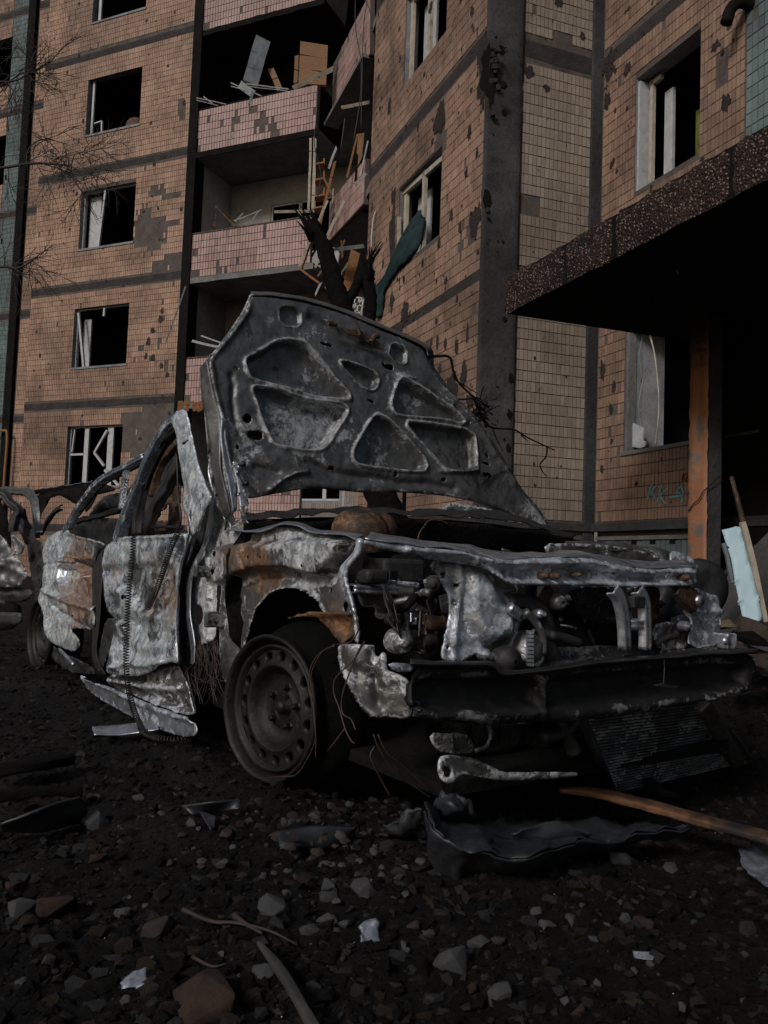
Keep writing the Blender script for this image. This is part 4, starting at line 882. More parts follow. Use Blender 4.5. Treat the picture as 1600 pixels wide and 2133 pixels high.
for i in range(210):
    kind = random.choices(['grey', 'brown', 'brick'], [6, 3, .7])[0]; s_ = random.random()
    if s_ < .3: x, y, wd = random.gauss(660, 90), random.gauss(1800, 60), random.uniform(14, 34)
    elif s_ < .5: x, y, wd = random.uniform(180, 850), random.gauss(1690, 25), random.uniform(10, 24)
    else: x, y, wd = random.uniform(0, 1600), random.uniform(1680, 2120), random.uniform(14, 44)
    put_stone(x, y, wd*(1 if s_ < .5 else .45+(y-1680)/1100), kind, sink=.55)
# gravel and clods nobody could count
def scatter(name, n, region, sizes, mats, seed, label):
    r = np.random.default_rng(seed); tm = []
    for i in range(10):
        b = hull(i+40, 11, 0); bmesh.ops.triangulate(b, faces=b.faces[:]); b.verts.index_update()
        tm.append((np.array([v.co[:] for v in b.verts]), np.array([[v.index for v in f.verts] for f in b.faces]))) if len(b.faces) else None; b.free()
    V = []; Fc = []; MI = []; bs = 0
    for i in range(n):
        x, y = region(r); z = gz(x, y); tv, tf = tm[i % len(tm)]; s_ = sizes[0]*(sizes[1]/sizes[0])**(r.random()**2.8)
        a = r.uniform(0, 6.28); c, sn = math.cos(a), math.sin(a); R_ = np.array([[c, -sn, 0], [sn, c, 0], [0, 0, 1]])
        V.append((tv*np.array([s_, s_*r.uniform(.6, 1), s_*r.uniform(.4, .8)]))@R_.T+np.array([x, y, z+s_*.12])); Fc.append(tf+bs); bs += len(tv); MI += [int(r.random()**1.7*len(mats))]*len(tf)
    me = bpy.data.meshes.new(name); me.from_pydata(np.concatenate(V).tolist(), [], np.concatenate(Fc).tolist()); me.polygons.foreach_set('material_index', MI); me.update()
    return props(link(name, me, mats, None), label, name.replace('_', ' '), None, 'stuff')
def fan(r):
    d = 1.0+6.5*r.random()**1.6; a = math.radians(r.uniform(-32, 33)); return d*math.sin(a), d*math.cos(a)
M_CLOD = m_conc('black_clod', (.005, .0048, .0048), (.022, .020, .019), 30, .5, .8)
M_CLODB = m_conc('brown_clod', (.012, .009, .007), (.038, .027, .021), 30, .85, .8)
M_CLODG = m_conc('ash_grey_clod', (.02, .02, .021), (.055, .054, .055), 30, .6, .8)
scatter('rubble', 52000, fan, (.003, .024), [M_CLOD, M_CLOD, M_CLOD, M_CLODB, M_CLOD, M_CLOD, M_CLODG, M_CLODB, M_CLODG], 5, 'black clods, ash and gravel covering the whole ground')
M_GLINT = m_plain('white_crumb', (.5, .54, .58), .4, .1)
scatter('glass_crumbs', 260, fan, (.0012, .0035), [M_GLINT], 8, 'tiny white glass crumbs sprinkled over the dark ground')

# ---------------------------------------------------------------- loose things on the ground
def sheet3(name, pts_px, dz, mat, label, cat, thick=.006, res=4, amp=.012, group=None, sc=9):
    """crumpled sheet lying on the ground: a grid between two pixel polylines"""
    rows = [[onground(x, y, h) for (x, y, h) in row] for row in pts_px]
    G = [spline(r_, 8) for r_ in rows]; cols = [spline([g_[k] for g_ in G], 8) for k in range(len(G[0]))]; nn, mm = len(cols), len(cols[0])
    mb_ = MB(); vs = []
    for c in cols:
        for p in c:
            v = Vector(p); vs.append(p+np.array(mn.noise_vector(v*sc))*amp+np.array(mn.noise_vector(v*sc*4))*amp*.3)
    mb_.add(vs, [(i*mm+j, (i+1)*mm+j, (i+1)*mm+j+1, i*mm+j+1) for i in range(nn-1) for j in range(mm-1)])
    o = mb_.build(name, mat, None, True); md = o.modifiers.new('t', 'SOLIDIFY'); md.thickness = thick
    return props(o, label, cat, group)
M_MELT = m_metal('melted_bumper', (.02, .022, .027), (.10, .11, .13), .16, -.1, .12, .0, (.35, .65), 8)
# crumpled bumper skin in front of the car
def fold(v, sc, amp):
    return np.array([amp*(1-2*abs(mn.noise(v*sc+Vector((i*9., 0, 0))))*2) for i in range(3)])
def grid_abs(name, rows, mat, label, cat, thick=.006, amp=.008, sc=9, k=8, parent=None):
    G = [spline([atZ(x, y, max(z, -.02)) for x, y, z in r_], k) for r_ in rows]; cols = [spline([g_[i] for g_ in G], k) for i in range(len(G[0]))]; nn, mm = len(cols), len(cols[0]); mb_ = MB(); vs = []
    for c in cols:
        for p in c: v = Vector(p); vs.append(p+fold(v, sc*.8, amp)+fold(v, sc*2.6, amp*.45)+np.array(mn.noise_vector(v*sc*7))*amp*.15)
    mb_.add(vs, [(i*mm+j, (i+1)*mm+j, (i+1)*mm+j+1, i*mm+j+1) for i in range(nn-1) for j in range(mm-1)])
    o = mb_.build(name, mat, parent, True); md = o.modifiers.new('t', 'SOLIDIFY'); md.thickness = thick
    return props(o, label, cat)
cF = lambda *p: K(2, 800, 1500, p)
def loft(name, rows, mat, label, cat, k=10, sub=10, amp=.006, thick=.004, parent=None):
    G = [spline(r_, k) for r_ in rows]; n = min(len(g_) for g_ in G); mb_ = MB(); vs = []; R_ = []
    for a_, b_ in zip(G[:-1], G[1:]):
        for q in range(sub): R_.append([a_[i]+(b_[i]-a_[i])*(q/sub) for i in range(n)])
    R_.append(G[-1][:n])
    for r_ in R_:
        for p in r_: v = Vector(p); vs.append(p+fold(v, 9, amp)+fold(v, 24, amp*.35)+np.array(mn.noise_vector(v*70))*amp*.1)
    mb_.add(vs, [(i*n+j, i*n+j+1, (i+1)*n+j+1, (i+1)*n+j) for i in range(len(R_)-1) for j in range(n-1)])
    o = mb_.build(name, mat, parent, True); md = o.modifiers.new('t', 'SOLIDIFY'); md.thickness = thick
    return props(o, label, cat)
BSK = thing('bumper_skin', 'crumpled dark bumper skin lying on the rubble in front of the burnt car', 'bumper', tuple(atZ(1050, 1790, 0)))
up_ = [(160, 375, .15), (200, 450, .13), (250, 488, .12), (310, 503, .12), (360, 525, .12), (430, 565, .10), (510, 582, .09), (610, 575, .09), (720, 545, .08), (860, 500, .08), (1050, 482, .06), (1280, 458, .05)]
lo_ = [(170, 440, .10), (195, 580, .05), (230, 650, .02), (300, 715, .0), (345, 668, .01), (420, 655, .01), (500, 655, .01), (620, 635, .01), (740, 592, .01), (870, 552, .01), (1050, 512, .02), (1280, 470, .03)]
bk_ = [(175, 360, .14), (240, 400, .06), (300, 420, .05), (360, 430, .04), (430, 430, .05), (510, 440, .04), (610, 440, .05), (720, 430, .05), (850, 430, .06), (960, 440, .05), (1100, 450, .05), (1290, 450, .05)]
T3 = lambda L_: [atZ(*cF((x, y))[0], z) for x, y, z in L_]
loft('bumper_lip', [T3(up_), T3(lo_)], M_MELT, None, None, 6, 14, .006, .003, BSK)
loft('bumper_face', [T3(bk_), T3(up_)], M_MELT, None, None, 6, 12, .010, .003, BSK)
grid_abs('plastic_flap', [[(905, 1665, .13), (940, 1650, .15), (975, 1670, .13)], [(900, 1695, .09), (940, 1690, .12), (990, 1695, .09)], [(905, 1715, .04), (950, 1712, .05), (985, 1705, .04)]], M_MELT, 'small folded dark flap standing behind the crumpled bumper skin', 'plastic sheet', .005, .008, 16)
grid_abs('plastic_flap', [[(800, 1712, .06), (840, 1695, .09), (880, 1690, .1)], [(805, 1730, .04), (845, 1720, .06), (882, 1715, .07)], [(800, 1745, .0), (850, 1745, .01), (885, 1745, .02)]], M_MELT, 'low dark flap left of the crumpled bumper skin', 'plastic sheet', .005, .008, 16)
grid_abs('plastic_shard', [[(1060, 1735, .1), (1150, 1715, .11), (1232, 1735, .09)], [(1070, 1755, .07), (1140, 1750, .08), (1215, 1755, .06)], [(1100, 1770, .05), (1150, 1768, .05), (1190, 1765, .05)]], M_PLASTIC, 'flat dark leaf shaped piece lying in the crumpled bumper skin', 'plastic piece', .005, .004, 16)
grid_abs('buried_sheet', [[(0, 1712, .04), (60, 1690, .06), (110, 1670, .07), (165, 1655, .07)], [(0, 1722, .01), (60, 1712, .02), (120, 1705, .02), (178, 1690, .02)], [(0, 1730, -.01), (60, 1728, -.01), (120, 1722, -.01), (180, 1712, -.01)]], M_PLASTIC, 'dark curved sheet half buried in the soil at the left edge', 'sheet', .006, .003, 9)
sheet3('plastic_shard', [[(375, 1695, .02), (440, 1692, .025), (500, 1690, .03)], [(400, 1708, .01), (440, 1706, .015), (500, 1700, .015)]], 0, M_PLASTIC, 'dark plastic strip lying across the stones below the wheel', 'plastic piece', .004, amp=.004)
sheet3('plastic_shard', [[(412, 1708, .02), (450, 1720, .02)], [(438, 1735, .005), (445, 1732, .005)]], 0, M_PLASTIC, 'small dark triangular shard in front of the plastic strip', 'plastic piece', .003, amp=.002)
sheet3('floor_scrap', [[(575, 1745, .01), (660, 1735, .015), (745, 1730, .01)], [(585, 1770, .005), (660, 1775, .01), (700, 1768, .005)]], 0, M_PLASTIC, 'flat dark scrap behind the stone cluster', 'plastic piece', .004, amp=.004)
sheet3('pale_scrap', [[(1538, 1798, .03), (1570, 1800, .035), (1600, 1805, .03)], [(1550, 1825, .02), (1580, 1835, .02), (1610, 1850, .02)], [(1575, 1840, .01), (1600, 1860, .01), (1620, 1880, .01)]], 0, M_FOIL, 'pale bluish crumpled scrap at the right edge', 'scrap', .003, amp=.008, sc=40)
sheet3('pale_scrap', [[(745, 1945, .015), (790, 1940, .02)], [(755, 1965, .0), (785, 1962, .0)]], 0, M_FOIL, 'white crumpled foil scrap right of the dark stones', 'scrap', .002, amp=.008, sc=60)
sheet3('paper_scrap', [[(1318, 1995, .01), (1365, 2000, .01)], [(1322, 2003, .005), (1360, 2008, .005)]], 0, M_FOIL, 'thin lilac paper scrap at the lower right', 'scrap', .001, amp=.003, sc=30)
sheet3('paper_scrap', [[(248, 2060, .01), (310, 2040, .02)], [(255, 2072, .0), (312, 2058, .005)]], 0, M_FOIL, 'torn whitish wrapper at the lower left', 'scrap', .001, amp=.008, sc=40)
sheet3('metal_strip', [[(190, 1540, .04), (250, 1541, .05), (330, 1538, .06)], [(195, 1552, .03), (250, 1552, .03), (330, 1546, .04)]], 0, M_PALE, 'pale flat metal strip on the ground left of the front wheel', 'metal strip', .004, amp=.004)
def gbar(name, pts, w_, t_, mat, label, cat, jag=.02, rag=.004, tip=1.):
    P = spline([atZ(x, y, z) for x, y, z in pts], 10); mb_ = MB(); n = len(P); rnd = random.Random(len(label))
    vs = []; m_ = 16
    for i, p in enumerate(P):
        d = P[min(i+1, n-1)]-P[max(i-1, 0)]; d /= np.linalg.norm(d); s_ = np.cross(d, Z); s_ /= np.linalg.norm(s_); u_ = np.cross(s_, d); k = tip+(1-tip)*min(1, i/(n*.35))
        for q_ in range(m_):
            a = 2*math.pi*(q_+.5)/m_; cx_, cy_ = math.cos(a), math.sin(a); e = 1/max(abs(cx_), abs(cy_)); e = min(e, 1.4); r_ = 1+.12*mn.noise(Vector((i*.35, q_*.9, len(label))))
            vs.append(p+s_*cx_*e*w_/2*k*r_+u_*cy_*e*t_/2*k*r_)
    mb_.add(vs, [(i*m_+q_, i*m_+(q_+1) % m_, (i+1)*m_+(q_+1) % m_, (i+1)*m_+q_) for i in range(n-1) for q_ in range(m_)]+[tuple(range(m_)), tuple((n-1)*m_+q_ for q_ in range(m_))])
    return props(mb_.build(name, mat, None, True), label, cat)
gbar('charred_plank', [(1165, 1645, .08), (1230, 1650, .08), (1330, 1672, .07), (1450, 1705, .06), (1640, 1755, .05)], .06, .018, M_WOODC, 'half charred orange plank lying on the ground at the right', 'plank', tip=.6)
gbar('charred_plank', [(1350, 1628, .07), (1380, 1650, .06), (1410, 1662, .03)], .035, .02, M_CHAR, 'short black stick end below the fallen radiator', 'stick')
gbar('charred_plank', [(0, 1605, .04), (60, 1592, .06), (130, 1580, .05)], .09, .03, M_CHAR, 'dark plank lying at the left edge behind the buried sheet', 'plank')
gbar('charred_plank', [(0, 1660, .03), (90, 1648, .04), (170, 1650, .03)], .04, .02, M_CHAR, 'thin black stick just behind the buried sheet', 'stick')
gbar('grey_stick', [(540, 1965, .03), (590, 2030, .03), (660, 2150, .03)], .014, .012, m_plain('driftwood', (.04, .037, .036), .85), 'grey bare stick slanting to the bottom edge', 'stick', tip=.5)
def twig(name, pts, r, mat, label, cat='twig', par=None):
    mb_ = MB()
    for s_, r_ in pts: 
        P = spline(s_, 6); mb_.tube(P, [r_*(1-.6*i/len(P)) for i in range(len(P))], 5)
    o = mb_.build(name, mat, par, True); return props(o, label, cat) if par is None else o
G_ = lambda *p: [onground(x, y, .012) for x, y in p]
twig('twig', [(G_((380, 1910), (440, 1935), (490, 1938), (560, 1955), (620, 1985)), .004), (G_((487, 1922), (510, 1940), (545, 1960)), .006)], 0, M_TWIG, 'thin brown forked twig on the soil at the lower left')
twig('twig', [(G_((400, 2010), (440, 2030), (470, 2025)), .003)], 0, M_TWIG, 'very thin twig above the torn wrapper')
# --- right: leaning board, slab, rubble
bd = thing('leaning_board', 'pale blue board leaning in the porch entrance behind the car', 'board', tuple(atY(1580, 1300, 5.)))
relief('board_face', M_BOARD, bd, cD((600, 600), (700, 578), (790, 545), (812, 650), (830, 690), (900, 1000), (960, 1240), (1012, 1500), (835, 1595), (740, 1150), (690, 880)), atY(1545, 1200, 5.), np.array([-.25, -1, .25]), .02, crumple=(.01, 2), thick=.012, smooth=0)
mb = MB(); a = [atY(*p, 4.99) for p in cD((805, 520), (845, 655), (920, 960), (1035, 1525))]
for p, q_ in zip(a[:-1], a[1:]): mb.bar(p, q_, .03, .03)
mb.build('edge_trim', M_CREAM, bd)
mb = MB(); a = [atY(*p, 5.) for p in cD((612, 735), (655, 880), (700, 1130))]
for p, q_ in zip(a[:-1], a[1:]): mb.bar(p, q_, .02, .02)
mb.build('edge_trim', M_DUCT, bd)
mb = MB(); mb.tube([atY(*p, 5.2) for p in cD((695, 60), (750, 260), (812, 510), (860, 800))], [.012, .016, .018, .02], 8); props(mb.build('rusty_rod', M_RUST, None, True), 'thin rusty rod standing up behind the pale blue board', 'rod')
cs = relief('concrete_slab', M_CONC, None, cD((470, 1200), (560, 1090), (680, 990), (900, 790), (1090, 600), (1200, 520), (1400, 600), (1400, 1700), (900, 1690), (600, 1640), (470, 1500)), atY(1560, 1300, 5.6), np.array([-.3, -1, .5]), .03, crumple=(.06, 1.5), fine=(.02, 9), thick=.1, smooth=0)
props(cs, 'grey broken concrete slab leaning in the porch entrance behind the pale blue board', 'concrete slab')
cs.data.materials[0] = m_conc('dirty_concrete', (.03, .03, .03), (.09, .09, .088), 3)
mb = MB(); mb.tube([atY(*p, 5.3) for p in cD((480, 1210), (690, 985))], .02, 6); props(mb.build('metal_tube', M_DARK, None, True), 'dark tube lying on the slab left of the pale blue board', 'tube')
def chunk(px_, py_, Yd, w_, h_, mat, label, cat, name, an=.6):
    c = atY(px_, py_, Yd); o = bpy.data.objects.new(name, stone_me(int(px_), an)); o.data.materials.append(mat); COL.objects.link(o); o.location = c; o.scale = (w_/F*Yd/2, .12, h_/F*Yd/2); o.rotation_euler = (.1, random.uniform(-.3, .3), random.uniform(-.5, .5)); return props(o, label, cat)
M_CHUNK = m_conc('brown_chunk', (.07, .05, .04), (.16, .12, .10), 8, bmp=.8)
chunk(1572, 1312, 4.4, 75, 60, M_CHUNK, 'brown broken wall chunk at the foot of the pale blue board', 'chunk', 'wall_chunk')
chunk(1535, 1345, 4.1, 40, 45, M_CHUNK, 'pointed brown shard between the bumper and the wall chunk', 'chunk', 'wall_chunk')
chunk(1515, 1302, 4.5, 55, 20, m_conc('ochre_chunk', (.12, .09, .045), (.24, .18, .1), 8), 'flat ochre piece left of the foot of the pale blue board', 'chunk', 'wall_chunk')
for i in range(26):
    x = random.uniform(1500, 1640); yy = random.uniform(1325, 1420); chunk(x, yy, 3.5+random.uniform(-.4, .6), random.uniform(20, 45), random.uniform(16, 34), random.choice([M_CLOD, M_CHUNK, M_STONE]), 'small dark rubble lump heaped right of the front bumper beam', 'rubble', 'rubble_lump', random.choice([0, .6]))['group'] = 'rubble lumps heaped by the porch'

# ---------------------------------------------------------------- trees
def jagged(mb_, P, r0, r1, n=12):
    P = spline(P, 8); m_ = len(P); mb_.tube(P, [r0+(r1-r0)*i/m_ for i in range(m_)], n, jit=.12)
    e = P[-1]; d = P[-1]-P[-3]; d /= np.linalg.norm(d); x = np.cross(d, [0, 1, 0]); x /= np.linalg.norm(x)
    for k in range(7):
        o_ = x*random.uniform(-r1, r1)+np.array([0, random.uniform(-r1, r1), 0]); mb_.tube([e+o_-d*.08, e+o_+d*random.uniform(.0, .06), e+o_*1.3+d*random.uniform(.08, .2)], [r1*.5, r1*.28, .003], 5)
Yt = 6.0
TR = thing('charred_tree', 'charred broken tree with splintered limbs standing behind the open hood', 'tree', tuple(atY(745, 1200, Yt)*np.array([1, 1, 0])))
mb = MB(); q = lambda *p: [atY(x, y, Yt) for x, y in p]
mb.tube(spline(q((835, 1190), (815, 1090), (785, 1010), (760, 900), (740, 800), (730, 700), (728, 660)), 6), [.13-.05*i/36 for i in range(37)], 14, jit=.1); mb.build('trunk', M_CHAR, TR, True)
for pts, r0, r1 in [(q((728, 700), (712, 640), (700, 600), (688, 560), (672, 510), (648, 470)), .085, .05), (q((725, 690), (722, 640), (740, 600), (762, 560), (775, 540)), .05, .02), (q((760, 700), (772, 640), (768, 590), (768, 565)), .05, .045)]:
    mb = MB(); jagged(mb, pts, r0, r1); mb.build('limb', M_CHAR, TR, True)
mb = MB(); mb.tube(spline(q((655, 470), (672, 505), (690, 545)), 5), .008, 5); mb.tube(spline(q((640, 450), (655, 470), (680, 500)), 5), [.012]*11, 5); mb.tube(spline(q((810, 1030), (822, 1070), (832, 1110)), 5), .03, 6); mb.build('splinters', M_CHAR, TR)
Yb = 4.2; q = lambda *p: [atY(x, y, Yb) for x, y in p]
twig('dead_branch', [(q((870, 780), (895, 748), (915, 742), (937, 745), (945, 775), (958, 800), (985, 825), (1005, 840), (1020, 848)), .009), (q((945, 775), (948, 790), (975, 808), (995, 820)), .005), (q((940, 828), (960, 832), (990, 830)), .007), (q((920, 795), (940, 815), (958, 840)), .004),
                     (q((985, 825), (1000, 860), (1010, 880), (1030, 892), (1070, 895), (1100, 912), (1155, 938)), .008), (q((1140, 930), (1138, 950), (1125, 968), (1132, 985), (1140, 992)), .005), (q((1025, 890), (1035, 915), (1048, 940)), .004), (q((1085, 905), (1095, 915), (1100, 920)), .004), (q((870, 780), (850, 900), (840, 1090), (835, 1200)), .016)], 0, M_CHAR, 'black forked dead branch reaching out right of the raised hood', 'branch')
mb = MB(); rnd = random.Random(3); c = atY(1002, 858, Yb)
for i in range(90):
    a = c+np.array([rnd.gauss(0, .022), rnd.gauss(0, .03), rnd.gauss(0, .03)]); mb.tube([a, a+np.array([rnd.gauss(0, .03), rnd.gauss(0, .02), rnd.gauss(0, .03)])], .0028, 4)
props(mb.build('twig_clump', M_CHAR, None), 'tangled brown black clump of twigs caught on the dead branch by the corner column', 'twigs')
Yl = 7.; q = lambda *p: [atY(x, y, Yl) for x, y in p]
BT = thing('bare_tree', 'bare tree reaching thin black branches in from the left edge', 'tree', tuple(atY(-330, 1150, Yl)*np.array([1, 1, 0])))
mb = MB(); mb.tube(spline(q((-330, 1250), (-340, 700), (-320, 200), (-300, -200)), 6), [.14-.05*i/18 for i in range(19)], 10, jit=.05); mb.build('trunk', M_TWIG, BT, True)
mb = MB()
def grow(p, d, r, n, depth):
    P = [np.array(p, float)]; 
    for i in range(n):
        d = d+np.array([rnd.gauss(0, .10), rnd.gauss(0, .06), rnd.gauss(0, .10)]); d /= np.linalg.norm(d); P.append(P[-1]+d*r*14)
    mb.tube(P, [r*(1-.55*i/n) for i in range(n+1)], 4)
    if depth > 0:
        for i in range(1, n):
            if rnd.random() < .75: grow(P[i], d*.6+np.array([rnd.gauss(.1, .4), rnd.gauss(0, .2), rnd.gauss(-.12, .45)]), r*.55*(1-.4*i/n)+.0012, n, depth-1)
rnd = random.Random(12)
for s_, r_ in [(((-330, 350), (-150, 365), (0, 350), (75, 340), (148, 345)), .018), (((148, 345), (152, 370), (185, 420)), .009), (((148, 345), (160, 320), (200, 335)), .005), (((-340, 560), (-100, 572), (0, 556), (40, 558), (78, 535)), .016), (((-330, 120), (-150, 140), (0, 170), (60, 155), (105, 130)), .012), (((55, 345), (60, 310), (90, 290), (140, 300)), .007), (((-320, 250), (-100, 210), (0, 178), (50, 150)), .01)]:
    P = spline(q(*s_), 6); mb.tube(P, [r_*(1-.6*i/len(P)) for i in range(len(P))], 6)
    for k in range(len(P)//2, len(P)):
        if rnd.random() < .55: grow(P[k], np.array([rnd.gauss(.3, .5), rnd.gauss(0, .2), rnd.gauss(-.25, .6)]), .0045, 5, 2)
mb.build('branches', M_TWIG, BT, True)

# ================================================================ the burnt car
CAR = thing('burnt_car', 'burnt out car with its hood up, ash white doors and no tyres', 'car', tuple(cpt(-.9, .6, 0)))
RV = -RR                                   # outward normal of the near side
def PV(x, y, v): return atP(x, y, W0+RR*v, RR)
def PU(x, y, u): return atP(x, y, W0+DD*u, DD)
def side(name, mat, outl, v, **k): return relief(name, mat, CAR, outl, W0+RR*v, RR, **k)
def front(name, mat, outl, u, tilt=0, **k): return relief(name, mat, CAR, outl, W0+DD*u+Z*.5, DD+Z*tilt, **k)
def ctube(name, mat, pts, r, n=8, parent=None, k=5, jit=0.0, smooth=True):
    mb = MB(); P = spline(pts, k) if len(pts) > 2 else pts; rr_ = r if not hasattr(r, '__len__') else [r[0]+(r[1]-r[0])*i/(len(P)-1) for i in range(len(P))]
    mb.tube(P, rr_, n, jit=jit); return mb.build(name, mat, parent or CAR, smooth)
def channel(name, mat, pts, w_, d, nrm, parent=None, k=6, lip=.25, wob=.0, roll=0):
    """pressed U-section member following pts: web faces nrm, flanges turn back by d"""
    P = spline(pts, k) if len(pts) > 2 else [np.array(p) for p in pts]; nrm = np.array(nrm, float); nrm /= np.linalg.norm(nrm); vs = []; n = len(P)
    prof = [(-.5-lip*.5, -d), (-.5, -d), (-.5, -.18*d), (-.42, 0), (-.15, .0), (0, -.12*d), (.15, 0), (.42, 0), (.5, -.18*d), (.5, -d), (.5+lip*.5, -d)]
    for i, p in enumerate(P):
        t = P[min(i+1, n-1)]-P[max(i-1, 0)]; t /= np.linalg.norm(t)+1e-9; s_ = np.cross(t, nrm); s_ /= np.linalg.norm(s_); ww = w_[0]+(w_[1]-w_[0])*i/(n-1) if hasattr(w_, '__len__') else w_
        for a, b in prof:
            q_ = p+s_*a*ww+nrm*b; 
            if wob: q_ = q_+np.array(mn.noise_vector(Vector(q_)*11))*wob
            vs.append(q_)
    m_ = len(prof); mb = MB().add(vs, [(i*m_+j, i*m_+j+1, (i+1)*m_+j+1, (i+1)*m_+j) for i in range(n-1) for j in range(m_-1)])
    o = mb.build(name, mat, parent or CAR, True); md = o.modifiers.new('t', 'SOLIDIFY'); md.thickness = .003; return o

# ---- wheels
M_SOOT = m_conc('thick_soot', (.0025, .0025, .0025), (.008, .008, .008), 12, .9, .6)
def wheel(name, c, n_, R_=.187, mat=M_RIM, tyre=True, label=None):
    c = np.array(c, float); n_ = np.array(n_, float); n_ /= np.linalg.norm(n_)
    hub = thing('x', None, None); COL.objects.unlink(hub); bpy.data.objects.remove(hub)
    k = R_/.187
    mb = MB()
    prof = [(.150, -.028), (.156, -.020), (.162, -.012), (.166, -.03), (.168, -.05), (.172, -.02), (.178, -.004), (.184, .004), (.190, .002), (.192, -.006), (.188, -.012), (.182, -.02), (.176, -.05), (.166, -.07), (.165, -.13), (.178, -.15), (.190, -.165), (.190, -.172)]
    mb.lathe(c, n_, [(r*k, h*k) for r, h in prof], 72)
    rim = mb.build(name, mat, CAR, True, label)
    for v in rim.data.vertices: v.co += Vector(mn.noise_vector(v.co*14))*.0025
    # disc with a ring of round holes
    x = np.cross(n_, Z); x /= np.linalg.norm(x); y = np.cross(x, n_)
    pt = lambda r, a, h: c+n_*h*k+(x*math.cos(a)+y*math.sin(a))*r*k
    md = MB(); NH = 15; r0, r1 = .117, .150; rh = .0132; rc = .1345
    hh = lambda r: -.03+.006*math.exp(-((r-.118)/.008)**2)
    for i in range(NH):
        a0 = 2*math.pi*i/NH; da = math.pi/NH; ring = []; M_ = 24
        for j in range(M_):
            t = 2*math.pi*j/M_; ct, st_ = math.cos(t), math.sin(t); e = 1/max(abs(ct), abs(st_)); sx, sy = ct*e, st_*e
            ro = (r0+r1)/2+sx*(r1-r0)/2; ao = a0+sy*da
            ri = rc+ct*rh; ai = a0+st_*rh/rc
            ring.append((pt(ro, ao, hh(ro)), pt(ro*.35+ri*.65, ao*.35+ai*.65, hh(ri)+.001), pt(ri, ai, hh(ri)), pt(ri, ai, hh(ri)-.012)))
        vs = [p for r_ in ring for p in r_]
        md.add(vs, [(j*4+q_, ((j+1) % M_)*4+q_, ((j+1) % M_)*4+q_+1, j*4+q_+1) for j in range(M_) for q_ in range(3)])
    md.lathe(c, n_, [(r*k, h*k) for r, h in [(.117, -.024), (.112, -.02), (.106, -.024), (.098, -.04), (.088, -.056), (.075, -.062), (.055, -.062), (.040, -.058), (.036, -.054), (.033, -.058), (.030, -.066), (.0, -.066)]], 60)
    d_ = md.build('wheel_disc', mat, rim, True)
    for v in d_.data.vertices: v.co += Vector(mn.noise_vector(v.co*20))*.0008
    mh = MB(); mh.lathe(pt(0, 0, -.066), n_, [(0, .03), (.012, .03), (.017, .024), (.019, .01), (.026, .004), (.027, 0)], 20); mh.build('hub_cap', mat, rim, True)
    for i in range(5):
        a = 2*math.pi*i/5+.5; mb2 = MB(); mb2.lathe(pt(.052, a, -.062), n_, [(0, .022), (.006, .022), (.0085, .018), (.0088, .004), (.013, .0)], 6); mb2.build('wheel_bolt', M_RIM, rim)
    mb3 = MB(); mb3.lathe(c, n_, [(.0, -.085), (.10*k, -.085), (.13*k, -.09), (.135*k, -.14), (0, -.15)], 40); mb3.build('brake_drum', M_SOOT, rim, True)
    return rim
nw = np.array([-.697, -.717, .02])
front_w = wheel('wheel', atY(556, 1475, 2.21), nw)
wheel('wheel', atY(72, 1322, 4.48)+RR*.02, -RR+np.array([.0, -.12, .0]), label='rear wheel with a rust brown lip')
# burnt tyre bead and ash ring behind the front wheel
mb = MB(); mb.lathe(atY(556, 1475, 2.21), nw, [(.17, -.05), (.195, -.06), (.215, -.085), (.225, -.12), (.215, -.16), (.19, -.18), (.16, -.185)], 64); o = mb.build('burnt_tyre', M_SOOT, CAR, True)
for v in o.data.vertices: v.co += Vector(mn.noise_vector(v.co*9))*.012+Vector(mn.noise_vector(v.co*31))*.004
